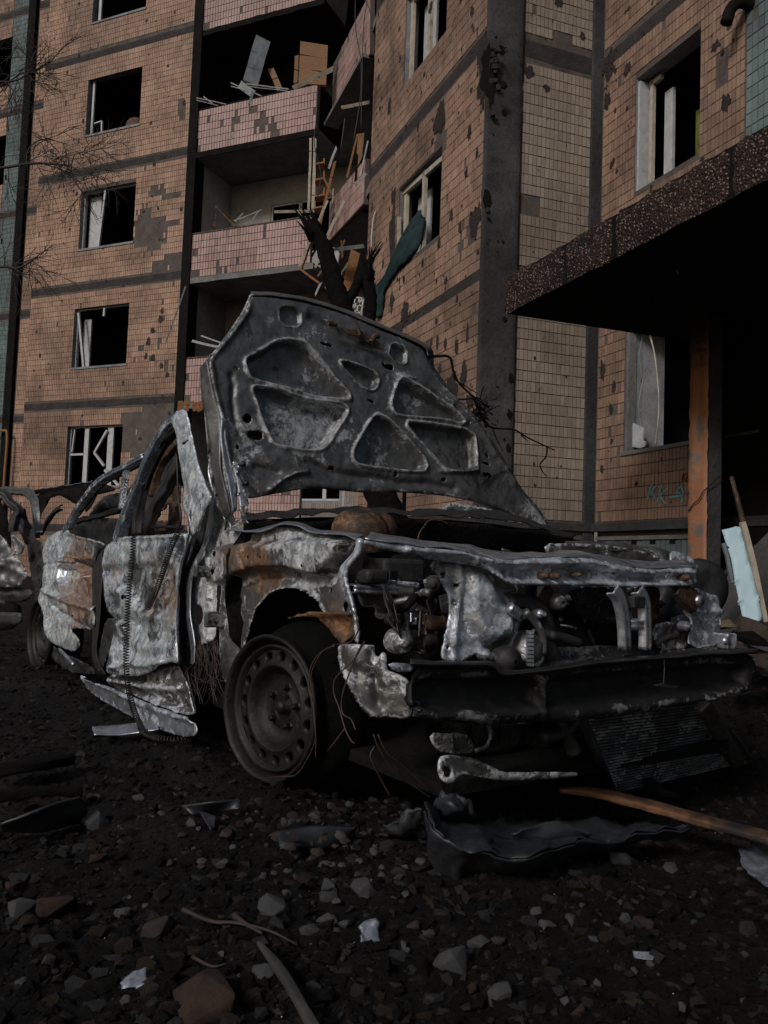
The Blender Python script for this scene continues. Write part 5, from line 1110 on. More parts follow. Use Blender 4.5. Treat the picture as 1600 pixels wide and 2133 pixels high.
# ---- hood (underside towards us)
hu, ht = -.27, .16
hn = DD+Z*ht; hp = W0+DD*hu+Z*.75
out = cH((130, 600), (200, 520), (330, 350), (450, 180), (500, 62), (560, 52), (700, 72), (900, 98), (1100, 152), (1300, 218), (1500, 302), (1600, 352))+cG((350, 22), (480, 90), (505, 150), (560, 270), (640, 390), (720, 465), (820, 565), (900, 655), (960, 760), (1050, 910), (1150, 1070), (1190, 1145), (1290, 1240), (1380, 1365), (1405, 1415), (1370, 1440), (1250, 1365), (1100, 1305), (900, 1235), (700, 1188), (450, 1160), (200, 1152), (0, 1155))+cH((1300, 1688), (1000, 1660), (750, 1700), (500, 1752), (465, 1745), (440, 1640), (385, 1540), (390, 1700), (370, 1860), (335, 1905), (300, 1800), (262, 1600), (232, 1400), (240, 1100), (190, 900), (150, 740))
fe = [(cH((455, 600), (520, 570), (600, 530), (680, 470), (780, 445), (930, 465), (980, 510), (1100, 660), (1200, 790), (1290, 880), (1300, 915), (1200, 905), (1000, 880), (850, 830), (700, 790), (510, 745), (480, 700)), -.036, .010, .008),
      (cH((510, 840), (560, 835), (700, 850), (900, 930), (1000, 950), (1200, 970), (1280, 1000), (1280, 1040), (1200, 1160), (1130, 1280), (1080, 1330), (950, 1335), (780, 1310), (690, 1280), (650, 1200), (600, 1080), (560, 960)), -.036, .009, .008),
      (cH((1235, 620), (1300, 625), (1500, 700), (1545, 750), (1540, 800), (1500, 840), (1430, 820), (1360, 760)), -.024, .008, .007),
      ([(785, 868), (775, 875), (740, 935), (738, 955), (750, 965), (880, 980), (888, 965), (860, 930), (820, 885), (800, 872)], -.034, .009, .008),
      (cG((300, 320), (350, 340), (450, 390), (600, 490), (700, 560), (780, 650), (640, 600), (500, 590), (280, 570), (245, 530), (245, 470)), -.034, .009, .008),
      (cG((345, 640), (450, 650), (600, 670), (830, 715), (850, 850), (855, 970), (840, 985), (680, 985), (620, 960), (500, 820), (420, 730)), -.034, .009, .008),
      (cH((735, 150), (900, 175), (910, 315), (740, 300)), -.016, .005, .003), (cG((230, 50), (350, 90), (345, 210), (225, 160)), -.016, .005, .003)]
circ = lambda x, y, r, ry=None: [(x+r*math.cos(a), y+(ry or r)*math.sin(a)) for a in np.arange(0, 6.28, .7)]
ho = [cH((1070, 445), (1120, 455), (1170, 475), (1165, 495), (1110, 482), (1078, 470)), cH((1455, 920), (1500, 935), (1530, 965), (1500, 960), (1460, 942)), cG((160, 195), (200, 205), (248, 220), (243, 258), (185, 240)), cH(*circ(462, 1088, 40)), cH((460, 1190), (590, 1185), (592, 1268), (475, 1262)), cH((1140, 1480), (1185, 1490), (1195, 1520), (1150, 1510)),
      cG((922, 865), (945, 870), (958, 905), (935, 900)), cG((900, 925), (950, 940), (970, 965), (905, 945)), cG((905, 1012), (960, 1015), (985, 1048), (910, 1045)), cH(*circ(366, 672, 22, 14)), cH(*circ(382, 1325, 16, 20)), cG(*circ(800, 638, 16, 12)), cG(*circ(268, 1030, 14, 18)), cG(*circ(625, 1062, 18, 16))]
rg = [(cH((330, 730), (350, 800), (340, 950), (370, 1120), (400, 1220)), -.010, .010), (cH((650, 1680), (740, 1600), (850, 1545), (960, 1530)), .012, .008), (cH((530, 1490), (600, 1500), (720, 1535)), -.010, .009), (cH((960, 1440), (1150, 1530), (1400, 1570), (1600, 1590))+cG((300, 1090), (500, 1090), (700, 1130)), -.012, .014), (cH((250, 1100), (260, 1250), (300, 1450), (370, 1660)), .014, .010), (cH((150, 620), (190, 850), (240, 1060)), .010, .010),
      (cH((1000, 250), (1150, 330), (1400, 470), (1600, 520)), -.012, .016), (cG((280, 290), (420, 310), (560, 400), (680, 500)), .009, .012), (cH((480, 80), (460, 200), (330, 380), (170, 570)), .010, .009), (cG((600, 1000), (760, 1010), (870, 995)), .006, .008), (cG((640, 400), (760, 540), (900, 700), (1000, 880), (1150, 1080)), .012, .012), (cH((1450, 900), (1330, 1100), (1290, 1250)), 0, .01)]
spots = [(510, 900, 50, 'ash', .28), (640, 890, 60, 'ash', .6), (700, 875, 40, 'ash', .3), (620, 780, 60, 'ash', .2), (800, 930, 40, 'ash', .2), (560, 665, 25, 'ash', .3), (560, 970, 90, 'ash', .16), (430, 800, 25, 'soot', .2), (520, 700, 60, 'soot', .28), (740, 720, 60, 'soot', .2), (930, 930, 60, 'soot', .3), (640, 975, 110, 'rust', .3), (530, 1000, 50, 'rust', .3), (1020, 1000, 60, 'soot', .25), (1130, 1060, 40, 'ash', .5), (1110, 1020, 20, 'ash', .3), (600, 760, 60, 'soot', .18), (850, 830, 60, 'ash', .15), (800, 990, 60, 'ash', .1), (960, 870, 30, 'ash', .2), (460, 1000, 40, 'ash', .25), (455, 870, 30, 'ash', .2)]
HOOD = relief('hood', M_HOOD, CAR, out, hp, hn, res=.0045, feats=fe, holes=ho, ridges=rg, spots=spots, crumple=(.004, 6), fine=(.0012, 34), thick=.004, flange=.01)
# outer skin behind the inner frame
sk_ = cH((60, 668), (120, 600), (200, 505), (330, 330), (430, 180), (490, 32), (560, 40), (700, 50), (900, 80), (1100, 130), (1300, 200), (1500, 285), (1600, 335))+cG((350, 5), (490, 85), (545, 100), (545, 220), (600, 300), (700, 440), (830, 560), (960, 740), (1100, 960), (1200, 1140), (1330, 1270), (1400, 1400), (1250, 1340), (1000, 1250), (450, 1150), (0, 1150))+cH((1300, 1680), (900, 1650), (500, 1720), (380, 1560), (300, 1940), (240, 1870), (180, 1700), (140, 1450), (110, 1100), (80, 850))
relief('outer_skin', M_HOOD, HOOD, sk_, hp-hn/np.linalg.norm(hn)*.045, hn, res=.010, spots=[(420, 800, 60, 'soot', .5), (445, 950, 60, 'soot', .3)], crumple=(.006, 5), fine=(.001, 30), thick=.003)
# side flange of the hood, latch and hinge
def ribbon(name, mat, A, B, parent=None, k=8, wob=.003, cols=5, sc=14, spots=None):
    A = spline(A, k); B = spline(B, k); n = min(len(A), len(B)); mb = MB(); vs = []
    for i in range(n):
        for j in range(cols+1): q_ = A[i]+(B[i]-A[i])*j/cols; vs.append(q_+np.array(mn.noise_vector(Vector(q_)*sc))*wob)
    mb.add(vs, [(i*(cols+1)+j, i*(cols+1)+j+1, (i+1)*(cols+1)+j+1, (i+1)*(cols+1)+j) for i in range(n-1) for j in range(cols)]); o = mb.build(name, mat, parent or CAR, True)
    md = o.modifiers.new('t', 'SOLIDIFY'); md.thickness = .003; return o
hP = lambda x, y, off=0.: atP(x, y, hp+hn/np.linalg.norm(hn)*off, hn)
c_ = lambda L_, off=0.: [hP(x, y, off) for x, y in L_]
ribbon('side_flange', M_HOOD, c_(cH((125, 600), (150, 740), (190, 900), (240, 1100), (232, 1400), (262, 1600), (320, 1880))), c_(cH((62, 672), (75, 830), (100, 1000), (125, 1200), (165, 1500), (210, 1720), (290, 1935)), -.045), HOOD)
ribbon('side_flange', M_PALE, c_(cH((245, 1090), (235, 1250), (262, 1450), (300, 1620), (345, 1880)), .012), c_(cH((290, 1100), (300, 1280), (330, 1450), (372, 1620), (372, 1850)), .006), HOOD)
ribbon('top_edge', M_HOOD, c_(cH((500, 62), (700, 72), (900, 98), (1100, 152), (1300, 218), (1500, 302))+cG((350, 22), (480, 90), (505, 150))), c_(cH((490, 32), (700, 45), (900, 72), (1100, 122), (1300, 190), (1500, 275))+cG((350, -5), (510, 75), (548, 150)), -.045), HOOD)
mb = MB(); mb.prism(c_(cH((1245, 340), (1420, 365), (1580, 480), (1570, 510), (1440, 450), (1360, 400), (1290, 390)), .02), hn*.006); mb.tube(c_(cH((1370, 300), (1385, 340), (1400, 395)), .035), .006, 8); mb.tube(c_(cH((1490, 455), (1520, 400), (1555, 400)), .03), .010, 8); mb.tube(c_([(683, 673), (700, 676)], .035), .009, 8); mb.build('hood_latch', M_RUST, HOOD)
relief('hinge_plate', M_PALE, HOOD, cH((340, 1440), (395, 1460), (375, 1550), (410, 1600), (440, 1700), (475, 1790), (470, 1810), (405, 1830), (395, 1740), (375, 1600), (350, 1520)), hp+hn*.02, hn, .004, thick=.004, smooth=0, crumple=(.004, 14))
for x, y in ((425, 1465), (450, 1625)):
    MB().lathe(hP(*cH((x, y))[0], .012), hn, [(0, .008), (.004, .008), (.004, .003), (.009, .002), (.009, -.004)], 14).build('bolt', M_DARK, HOOD, True)
# front left hinge assembly
relief('hinge_arm', M_FEND, CAR, cM((250, 215), (300, 195), (280, 180), (330, 160), (360, 90), (390, 100), (385, 150), (440, 180), (480, 190), (500, 165), (535, 165), (515, 180), (510, 210), (470, 215), (520, 225), (500, 245), (400, 250), (300, 235)), PV(490, 1090, .02), RV+DD*.6, .004, crumple=(.006, 15), thick=.004, spots=[(480, 1100, 40, 'rust', .5)])
ctube('hinge_arm', M_PALE, [hP(*p, .03) for p in cH((405, 1830), (420, 1870), (450, 1920), (490, 1960), (560, 1950), (600, 1930))], .006)
# ---- side body
qs = [(150, 1215, 40, 'rust', .75), (172, 1195, 26, 'rust', .6), (180, 1240, 22, 'rust', .5), (100, 1140, 50, 'ash', .4), (105, 1230, 40, 'ash', .35), (170, 1300, 22, 'soot', .3), (195, 1150, 16, 'soot', .3), (150, 1340, 25, 'ash', .25), (165, 1160, 25, 'ash', .2)]
side('rear_door', M_BRIGHT, cL((365, 750), (300, 768), (258, 800), (232, 850), (228, 900), (240, 950), (232, 1050), (212, 1110), (203, 1150), (225, 1200), (238, 1290), (247, 1350), (285, 1390), (350, 1418), (400, 1437), (437, 1402), (420, 1350), (385, 1310), (420, 1300), (515, 1315), (520, 1180), (514, 1000), (520, 920), (545, 870), (590, 830), (480, 800), (400, 785)), .0, res=.006,
     feats=[(cL((330, 950), (420, 930), (540, 930), (530, 1180), (450, 1170), (370, 1120), (330, 1040)), -.045, .03)], holes=[cL((352, 898), (400, 910), (455, 945), (448, 970), (410, 940), (365, 915)), cL(*circ(405, 1237, 9, 7))],
     ridges=[(cL((270, 1180), (350, 1230), (440, 1290), (510, 1310)), -.02, .012), (cL((240, 1090), (330, 1130), (430, 1170), (515, 1200)), .02, .014), (cL((240, 950), (300, 945), (370, 935)), -.008, .006), (cL((340, 850), (325, 880), (318, 900)), -.008, .004), (cL((370, 770), (450, 795), (580, 825)), .016, .010), (cL((350, 930), (400, 960), (450, 1020)), .035, .016)],
     spots=qs, crumple=(.020, 4.2), fine=(.0009, 26), thick=.003, flange=.008, seed=2)
fs_ = [(105+205, 1200, 26, 'rust', .3), (300, 1250, 35, 'rust', .45), (350, 1215, 30, 'rust', .55), (360, 1260, 25, 'rust', .35), (232, 1195, 16, 'rust', .6), (240, 1265, 22, 'soot', .45), (300, 1215, 25, 'soot', .35), (300, 1135, 50, 'ash', .4), (290, 1350, 40, 'ash', .4), (235, 1220, 20, 'ash', .3), (250, 1160, 20, 'ash', .35), (320, 1290, 30, 'soot', .2), (270, 1190, 14, 'soot', .45), (345, 1170, 20, 'soot', .3)]
side('front_door', M_BRIGHT, cL((590, 832), (690, 792), (800, 788), (940, 782), (1045, 770), (1050, 800), (1022, 880), (1000, 950), (985, 1050), (976, 1200), (976, 1350), (986, 1500), (940, 1490), (880, 1510), (820, 1550), (740, 1575), (600, 1556), (575, 1550), (590, 1480), (640, 1262), (600, 1240), (575, 1150), (568, 1000), (570, 900)), -.012, res=.006,
     feats=[(cL((570, 960), (700, 965), (960, 930), (975, 1200), (930, 1230), (760, 1210), (700, 1100), (600, 1040)), -.022, .03), (cL((700, 1250), (960, 1270), (970, 1460), (720, 1480), (640, 1400)), -.012, .05)], holes=[cL(*circ(688, 1130, 19, 16)), cL(*circ(675, 1288, 10, 8))],
     ridges=[(cL((600, 800), (700, 800), (850, 797), (1030, 785)), .012, .008), (cL((620, 1520), (720, 1500), (830, 1510), (900, 1490)), .018, .010), (cL((700, 1380), (800, 1420), (960, 1400)), .014, .02), (cL((820, 1200), (880, 1100), (920, 1000)), .014, .02), (cL((600, 1240), (700, 1260), (760, 1330)), -.012, .015)],
     spots=fs_, crumple=(.018, 4.2), fine=(.0009, 26), thick=.003, flange=.008, seed=5)
ribbon('door_edge', M_PALE, [PV(*p, -.016) for p in cL((1045, 770), (1022, 880), (1000, 950), (985, 1050), (976, 1200), (976, 1350), (986, 1500))], [PV(*p, .045) for p in cL((1068, 780), (1050, 880), (1026, 960), (1012, 1050), (1004, 1200), (1004, 1350), (1012, 1500))])
# pillar between the doors: dark folded post
ribbon('centre_pillar', M_DARK, [PV(*p, .03) for p in cL((590, 835), (548, 872), (522, 930), (516, 1050), (516, 1300), (520, 1480), (560, 1560))], [PV(*p, -.005) for p in cL((625, 855), (575, 885), (572, 950), (570, 1050), (560, 1250), (540, 1450), (590, 1560))], wob=.005)
relief('centre_pillar', M_BLACK, CAR, cL((515, 880), (640, 850), (700, 1000), (660, 1300), (610, 1540), (540, 1580), (505, 1500), (505, 1200)), W0+RR*.05, RR, .012, crumple=(.01, 8), thick=.003)
relief('inner_panel', M_DARK, CAR, cL((585, 1250), (650, 1245), (620, 1400), (580, 1500), (545, 1560), (545, 1450)), W0+RR*.0, RR, .007, crumple=(.012, 12), thick=.003)
# window frames
def sp(pts, v, s=cL): return [PV(x, y, v) for x, y in s(*pts)]
channel('rear_door_frame', M_BRIGHT, sp([(345, 760), (372, 715), (400, 665), (440, 605), (500, 525), (560, 468), (620, 435), (690, 398), (790, 345)], .0), (.03, .022), .025, RV, wob=.004)
channel('rear_door_frame', M_DARK, sp([(380, 745), (378, 715), (410, 670), (450, 620), (510, 540), (570, 480), (690, 420), (780, 370)], .02), (.022, .018), .02, RV, wob=.003)
channel('quarter_window_post', M_BRIGHT, sp([(690, 402), (678, 480), (668, 560), (660, 640)], .01), .022, .02, RV, wob=.002)
channel('front_door_frame', M_BRIGHT, sp([(632, 830), (660, 730), (700, 630), (740, 530), (775, 440), (815, 340), (865, 245), (915, 178), (985, 112)], -.01), (.062, .026), .03, RV, wob=.004)
channel('front_door_frame', M_DARK, sp([(735, 785), (742, 690), (765, 590), (795, 480), (840, 360), (890, 270), (945, 215), (968, 200)], .01), (.032, .02), .025, RV, wob=.004)
side('door_post_sheet', M_BRIGHT, cL((940, 140), (985, 92), (1025, 84), (1040, 140), (1060, 240), (1080, 330), (1110, 430), (1140, 520), (1170, 582), (1130, 640), (1100, 720), (1068, 795), (1046, 762), (1042, 700), (1012, 655), (1006, 600), (1020, 540), (1005, 450), (985, 330), (972, 220), (955, 180)), -.03, res=.0055, crumple=(.012, 6), fine=(.0007, 30), thick=.003, flange=.006,
     holes=[cL((1005, 280), (1045, 255), (1060, 250), (1035, 272), (1015, 290)), cL((1052, 640), (1062, 660), (1060, 720), (1048, 700))], spots=[(390, 960, 60, 'ash', .3), (400, 1030, 50, 'ash', .15), (380, 870, 40, 'ash', .2)], seed=9)
# inner far pillars and roof scraps seen through the windows
channel('roof_rail', M_DARK, sp([(800, 760), (835, 640), (900, 520), (960, 420), (985, 380)], .28), (.07, .06), .03, RV, wob=.01)
channel('roof_rail', M_RUST, sp([(820, 560), (850, 440), (900, 340), (975, 255)], .45), (.07, .06), .03, RV, wob=.008)
channel('roof_rail', M_DARK, sp([(410, 710), (520, 680), (640, 645), (690, 590)], .5), .03, .02, RV, wob=.01)
side('roof_scrap', M_DARK, cL((480, 690), (540, 610), (600, 560), (680, 550), (760, 480), (830, 400), (900, 360), (985, 340), (990, 420), (900, 520), (860, 600), (820, 740), (760, 700), (720, 640), (640, 640), (560, 670)), .7, res=.02, crumple=(.05, 4), thick=.004, holes=[cL((700, 560), (760, 520), (740, 620), (700, 610))])
side('far_side', M_DARK, cL((370, 740), (450, 700), (600, 690), (800, 700), (1000, 720), (1040, 760), (1060, 900), (1000, 1200), (520, 1200), (400, 900)), .9, res=.03, crumple=(.03, 4), thick=.004)
side('seat_frame', M_RUST, cL((800, 760), (830, 650), (900, 560), (990, 470), (1000, 620), (990, 760)), .4, res=.012, crumple=(.02, 9), thick=.006, holes=[cL((860, 720), (900, 640), (950, 600), (960, 700))])
side('dashboard_frame', M_DARK, cL((1040, 560), (1100, 500), (1150, 480), (1300, 640), (1300, 900), (1060, 900)), .35, res=.015, crumple=(.03, 7), thick=.005)
ctube('cross_tube', M_DARK, [PV(*p, .3) for p in cL((790, 745), (900, 740), (1010, 745))], .008)
# curtain spring in the window (dark coil)
def coil(name, pts, r, pitch, wire, label):
    P = spline(pts, 12); Lc = [0]
    for a, b in zip(P[:-1], P[1:]): Lc.append(Lc[-1]+np.linalg.norm(b-a))
    T_ = Lc[-1]; turns = T_/pitch; n = int(turns*9); out_ = []; P = np.array(P)
    for i in range(n+1):
        s_ = T_*i/n; c0_ = np.array([np.interp(s_, Lc, P[:, k]) for k in range(3)]); c1_ = np.array([np.interp(min(T_, s_+.004), Lc, P[:, k]) for k in range(3)]); t = c1_-c0_
        if np.linalg.norm(t) < 1e-6: t = P[-1]-P[-2]
        t /= np.linalg.norm(t); x = np.cross(t, DD); x /= np.linalg.norm(x); y = np.cross(t, x); a = 2*math.pi*turns*i/n
        out_.append(c0_+(x*math.cos(a)+y*math.sin(a))*r)
    mb = MB(); mb.tube(out_, wire, 4); o = mb.build(name, M_SPR, None, True); return props(o, label, 'spring')
coil('coil_spring', [PV(*p, -.045) for p in cL((742, 788), (736, 900), (722, 1030), (712, 1150), (705, 1300), (700, 1480), (712, 1620), (738, 1740), (772, 1830))]+[atZ(*p, .04) for p in cL((800, 1880), (880, 1915), (980, 1925), (1060, 1918))], .0095, .0100, .0022, 'long black coil spring hanging down the front door of the burnt car to the ground')
coil('coil_spring', [PV(*p, -.04) for p in cL((990, 770), (965, 820), (935, 900), (905, 990), (865, 1100), (820, 1195))], .0085, .0095, .0021, 'short black coil spring slanting across the front door of the burnt car')
ctube('frame_coil', M_SPR, sp([(985, 760), (1005, 700), (990, 560), (985, 400), (978, 330)], .0), .004, 6)
# sill
side('sill', M_PALE, cL((430, 1555), (520, 1602), (620, 1625), (780, 1700), (950, 1762), (1080, 1805), (1100, 1900), (1010, 1905), (850, 1850), (700, 1780), (570, 1705), (490, 1650)), .0, res=.008, ridges=[(cL((480, 1585), (620, 1640), (780, 1720), (950, 1780), (1090, 1820)), .018, .008)], crumple=(.012, 8), thick=.004, spots=[(300, 1450, 40, 'ash', .2)])
side('sill', M_FEND, cL((590, 1555), (820, 1560), (985, 1500), (1020, 1560), (1060, 1700), (1080, 1800), (900, 1740), (750, 1680), (600, 1620)), .04, res=.008, ridges=[(cL((620, 1590), (800, 1620), (1000, 1640)), .025, .012), (cL((700, 1640), (850, 1690), (1040, 1740)), -.02, .012)], crumple=(.015, 8), thick=.004, spots=[(330, 1430, 40, 'ash', .3)])
ctube('trim_strip', M_PALE, [PV(*p, -.01) for p in cL((330, 1420), (370, 1460), (410, 1505))], .008)
# hinge pillar
side('hinge_pillar', M_FEND, cL((1170, 590), (1215, 620), (1260, 690), (1240, 760), (1215, 850), (1205, 1000), (1200, 1250), (1190, 1380), (1120, 1390), (1075, 1400), (1055, 1250), (1052, 1050), (1100, 900), (1150, 770)), .05, res=.007, holes=[cL(*circ(1102, 1230, 24, 60))], crumple=(.006, 9), thick=.003, ridges=[(cL((1180, 620), (1170, 900), (1175, 1200), (1170, 1370)), .02, .008)], spots=[(440, 1130, 60, 'ash', .3), (430, 1300, 50, 'ash', .35), (440, 1220, 40, 'ash', .25)])
ribbon('pillar_flange', M_PALE, [PV(*p, .03) for p in cL((1172, 580), (1160, 700), (1130, 830), (1085, 920), (1048, 1000), (1035, 1100), (1040, 1250), (1062, 1400), (1062, 1500))], [PV(*p, .02) for p in cL((1200, 600), (1180, 720), (1150, 840), (1105, 935), (1072, 1010), (1060, 1110), (1064, 1250), (1085, 1390), (1085, 1500))])
ribbon('pillar_flange', M_DARK, [PV(*p, .06) for p in cL((1150, 640), (1105, 760), (1062, 900), (1022, 1000), (1010, 1150), (1012, 1400), (1020, 1560), (1050, 1760))], [PV(*p, .05) for p in cL((1175, 640), (1130, 800), (1088, 920), (1050, 1010), (1038, 1150), (1040, 1400), (1050, 1560), (1095, 1780))])
for x0, y0, x1, y1 in ((20, 480, 190, 552), (95, 790, 265, 885)):
    P = cM((x0, y0), (x1, y0), (x1, y1), (x0, y1)); cc_ = PV((P[0][0]+P[2][0])/2, (P[0][1]+P[2][1])/2, .025)
    hw = (P[1][0]-P[0][0])/F*2.45/2/.72; hh_ = (P[2][1]-P[0][1])/F*2.45/2; mb = MB(); mb.obox(cc_, DD, Z, RR, hw, hh_*.9, .018); mb.obox(cc_-DD*hw*.6-RR*.01, DD, Z, RR, hw*.22, hh_*1.15, .022); mb.build('door_hinge', M_FEND, CAR, bev=.004)
    for k in (-.3, .5): MB().lathe(cc_+DD*hw*k-RR*.018, -RR, [(0, .01), (.007, .01), (.008, .006), (.012, .0)], 8).build('hinge_bolt', M_DARK, CAR)
# strips behind the hood's left edge
ribbon('wing_strip', M_PALE, [PV(*p, .0) for p in cH((150, 1300), (135, 1500), (150, 1650), (200, 1780), (270, 1940))], [PV(*p, .02) for p in cH((185, 1400), (185, 1520), (220, 1650), (260, 1760), (290, 1940))], wob=.004)
side('cowl_corner', M_FEND, cH((10, 1900), (60, 1780), (120, 1700), (200, 1780), (300, 1900), (330, 2000), (300, 2200), (240, 2400), (200, 2420), (120, 2200), (60, 2100)), .06, res=.008, crumple=(.01, 9), thick=.003, spots=[(440, 1090, 40, 'ash', .2)])
# ---- front wing apron and wheel arch
side('inner_wing', M_FEND, cM((182, 250), (230, 228), (300, 240), (420, 250), (520, 232), (600, 203), (700, 214), (830, 262), (1000, 270), (1090, 298), (1085, 355), (1040, 430), (985, 480), (985, 560), (1010, 640), (1050, 720), (1085, 800), (1100, 880), (1090, 960), (1000, 990), (960, 965), (930, 930), (900, 860), (860, 740), (800, 665), (720, 622), (620, 620), (520, 652), (440, 740), (390, 850), (360, 950), (330, 1050), (260, 1230), (200, 1260), (175, 1100), (172, 900), (182, 600), (190, 400)), .02, res=.0055,
     feats=[(cM((200, 345), (400, 325), (600, 330), (850, 300), (1010, 300), (1080, 320), (1040, 410), (985, 470), (940, 545), (860, 540), (760, 505), (600, 490), (420, 505), (230, 615), (205, 560)), .045, .016), (cM((520, 232), (600, 200), (830, 262), (1000, 270), (1000, 300), (850, 300), (600, 325), (480, 325)), .02, .01)],
     holes=[cM(*circ(232, 392, 15, 26)), cM(*circ(230, 520, 15, 26)), cM(*circ(468, 422, 8, 13)), cM(*circ(562, 422, 8, 13)), cM(*circ(835, 480, 9, 14)), cM(*circ(922, 315, 8)), cM(*circ(958, 308, 6)), cM(*circ(1003, 335, 9)), cM(*circ(1068, 335, 8)), cM(*circ(926, 640, 9, 18)), cM(*circ(1022, 750, 16, 36))],
     ridges=[(cM((385, 900), (440, 760), (520, 670), (620, 632), (720, 636), (800, 690), (850, 760), (890, 870)), .016, .009), (cM((425, 340), (440, 380), (415, 440), (440, 500)), -.010, .005), (cM((320, 700), (310, 900), (300, 1050)), -.01, .007), (cM((370, 620), (480, 560), (700, 555), (830, 590)), -.008, .006), (cM((620, 340), (630, 420), (620, 480)), -.006, .01), (cM((820, 310), (830, 440)), -.005, .008)],
     spots=[(545, 1165, 45, 'rust', .38), (575, 1160, 25, 'rust', .3), (600, 1190, 25, 'rust', .2), (560, 1210, 50, 'rust', .35), (470, 1140, 30, 'rust', .3), (650, 1140, 40, 'ash', .5), (700, 1130, 35, 'ash', .55), (660, 1110, 30, 'ash', .5), (600, 1105, 30, 'ash', .2), (690, 1260, 25, 'rust', .4), (620, 1190, 40, 'soot', .25), (500, 1140, 40, 'rust', .2), (465, 1115, 15, 'ash', .8), (480, 1250, 40, 'rust', .15), (475, 1200, 30, 'ash', .25), (470, 1330, 40, 'ash', .15)], crumple=(.005, 9), fine=(.0015, 30), thick=.003, flange=.006, seed=4)
ribbon('wing_top', M_PALE, [PV(*p, -.02) for p in cM((250, 240), (420, 255), (520, 235), (600, 205), (700, 216), (830, 264), (1000, 272), (1090, 300))], [PV(*p, .10) for p in cM((300, 205), (420, 215), (540, 205), (640, 185), (730, 195), (850, 240), (1000, 255), (1150, 275))])
# headlamp bracket strip
relief('lamp_bracket', M_PALE, CAR, cM((1090, 300), (1120, 290), (1156, 296), (1145, 385), (1105, 435), (1062, 480), (1048, 540), (1062, 610), (1092, 700), (1115, 790), (1130, 880), (1132, 990), (1106, 994), (1085, 850), (1050, 740), (1015, 670), (985, 590), (980, 530), (985, 480), (1030, 435), (1075, 385), (1092, 345)), PV(740, 1200, -.03), RV+DD*.5, .005, ridges=[(cM((1130, 310), (1115, 400), (1050, 470), (1030, 545), (1060, 650), (1100, 800), (1118, 980)), .014, .008)], crumple=(.004, 12), thick=.004, spots=[(745, 1150, 40, 'ash', .3)])
relief('rust_flap', M_RUST, CAR, cM((648, 835), (690, 812), (740, 798), (850, 788), (960, 795), (1080, 800), (1100, 850), (1090, 925), (1040, 970), (1000, 1000), (975, 975), (935, 925), (890, 870), (830, 825), (760, 812)), PV(700, 1290, -.02), RV+DD*.3+Z*.2, .006, crumple=(.02, 12), thick=.003, ridges=[(cM((660, 835), (850, 795), (1080, 805)), .02, .007)], spots=[(690, 1285, 40, 'rust', .4)])
# white corner panel hanging below the lamp
relief('corner_panel', M_FEND, CAR, cM((972, 1002), (1040, 996), (1150, 1002), (1222, 1008), (1205, 1050), (1215, 1085), (1250, 1080), (1262, 1050), (1292, 1060), (1302, 1150), (1300, 1175), (1380, 1200), (1442, 1240), (1448, 1300), (1452, 1380), (1468, 1450), (1450, 1496), (1330, 1494), (1200, 1488), (1145, 1445), (1080, 1340), (1020, 1230), (985, 1130)), PV(760, 1420, -.02)+DD*.0, RV+DD*1.0, .006, crumple=(.008, 7), fine=(.0008, 28), thick=.003, flange=.006,
       ridges=[(cM((985, 1020), (1000, 1150), (1080, 1320), (1160, 1430), (1240, 1480)), .014, .01), (cM((1200, 1060), (1220, 1250), (1240, 1400)), -.012, .01), (cM((1100, 1170), (1130, 1200), (1200, 1220)), -.01, .01)], spots=[(760, 1400, 50, 'ash', .25), (740, 1370, 20, 'rust', .12), (830, 1470, 30, 'ash', .2)], seed=11)
# ---- front end
UF = .72
front('top_rail', M_PALE, cR((-190, 196), (-100, 205), (0, 226), (100, 240), (240, 250), (300, 275), (400, 287), (600, 282), (750, 272), (900, 300), (960, 322), (1100, 335), (1200, 325), (1275, 325), (1282, 395), (1262, 406), (1160, 402), (1040, 405), (960, 416), (850, 405), (700, 408), (500, 406), (440, 390), (380, 342), (300, 316), (100, 290), (0, 266), (-190, 226)), UF, 0, res=.005,
      feats=[(cR((420, 325), (600, 318), (900, 325), (1250, 345), (1250, 385), (900, 385), (440, 380)), -.008, .008)], holes=[cR(*circ(1162, 360, 11, 16)), cR(*circ(748, 355, 10, 12)), cR(*circ(900, 352, 36, 6))],
      ridges=[(cR((0, 245), (240, 262), (400, 305), (600, 303), (800, 300), (980, 345), (1270, 345)), .012, .006), (cR((300, 300), (450, 392), (700, 395), (850, 392), (960, 405), (1260, 398)), .010, .005), (cR((900, 340), (980, 330), (1080, 350)), .012, .01)], crumple=(.008, 8), fine=(.0015, 30), thick=.004, flange=.004, spots=[(1250, 1190, 60, 'ash', .35), (1100, 1200, 50, 'ash', .3), (1180, 1180, 20, 'rust', .15), (1290, 1185, 30, 'rust', .2), (960, 1150, 50, 'ash', .2), (1380, 1195, 40, 'ash', .2)], seed=13)
ribbon('rail_top', M_PALE, [PU(*p, UF) for p in cR((-190, 196), (0, 226), (240, 250), (300, 275), (400, 287), (600, 282), (750, 272), (960, 322), (1100, 335), (1275, 325))], [PU(*p, UF-.11) for p in cR((-170, 180), (10, 205), (250, 228), (320, 250), (420, 262), (600, 262), (750, 255), (940, 290), (1060, 300), (1230, 295))], wob=.006)
for x, y, r in ((600, 362, 17), (650, 362, 17), (748, 356, 12), (1230, 368, 20)):
    MB().lathe(PU(*cR((x, y))[0], UF+.004), DD, [(0, .016), (r/2.133/F*1.8*.5, .016), (r/2.133/F*1.8, .006), (r/2.133/F*1.8, -.01)], 12).build('rail_bolt', M_RUST, CAR, True)
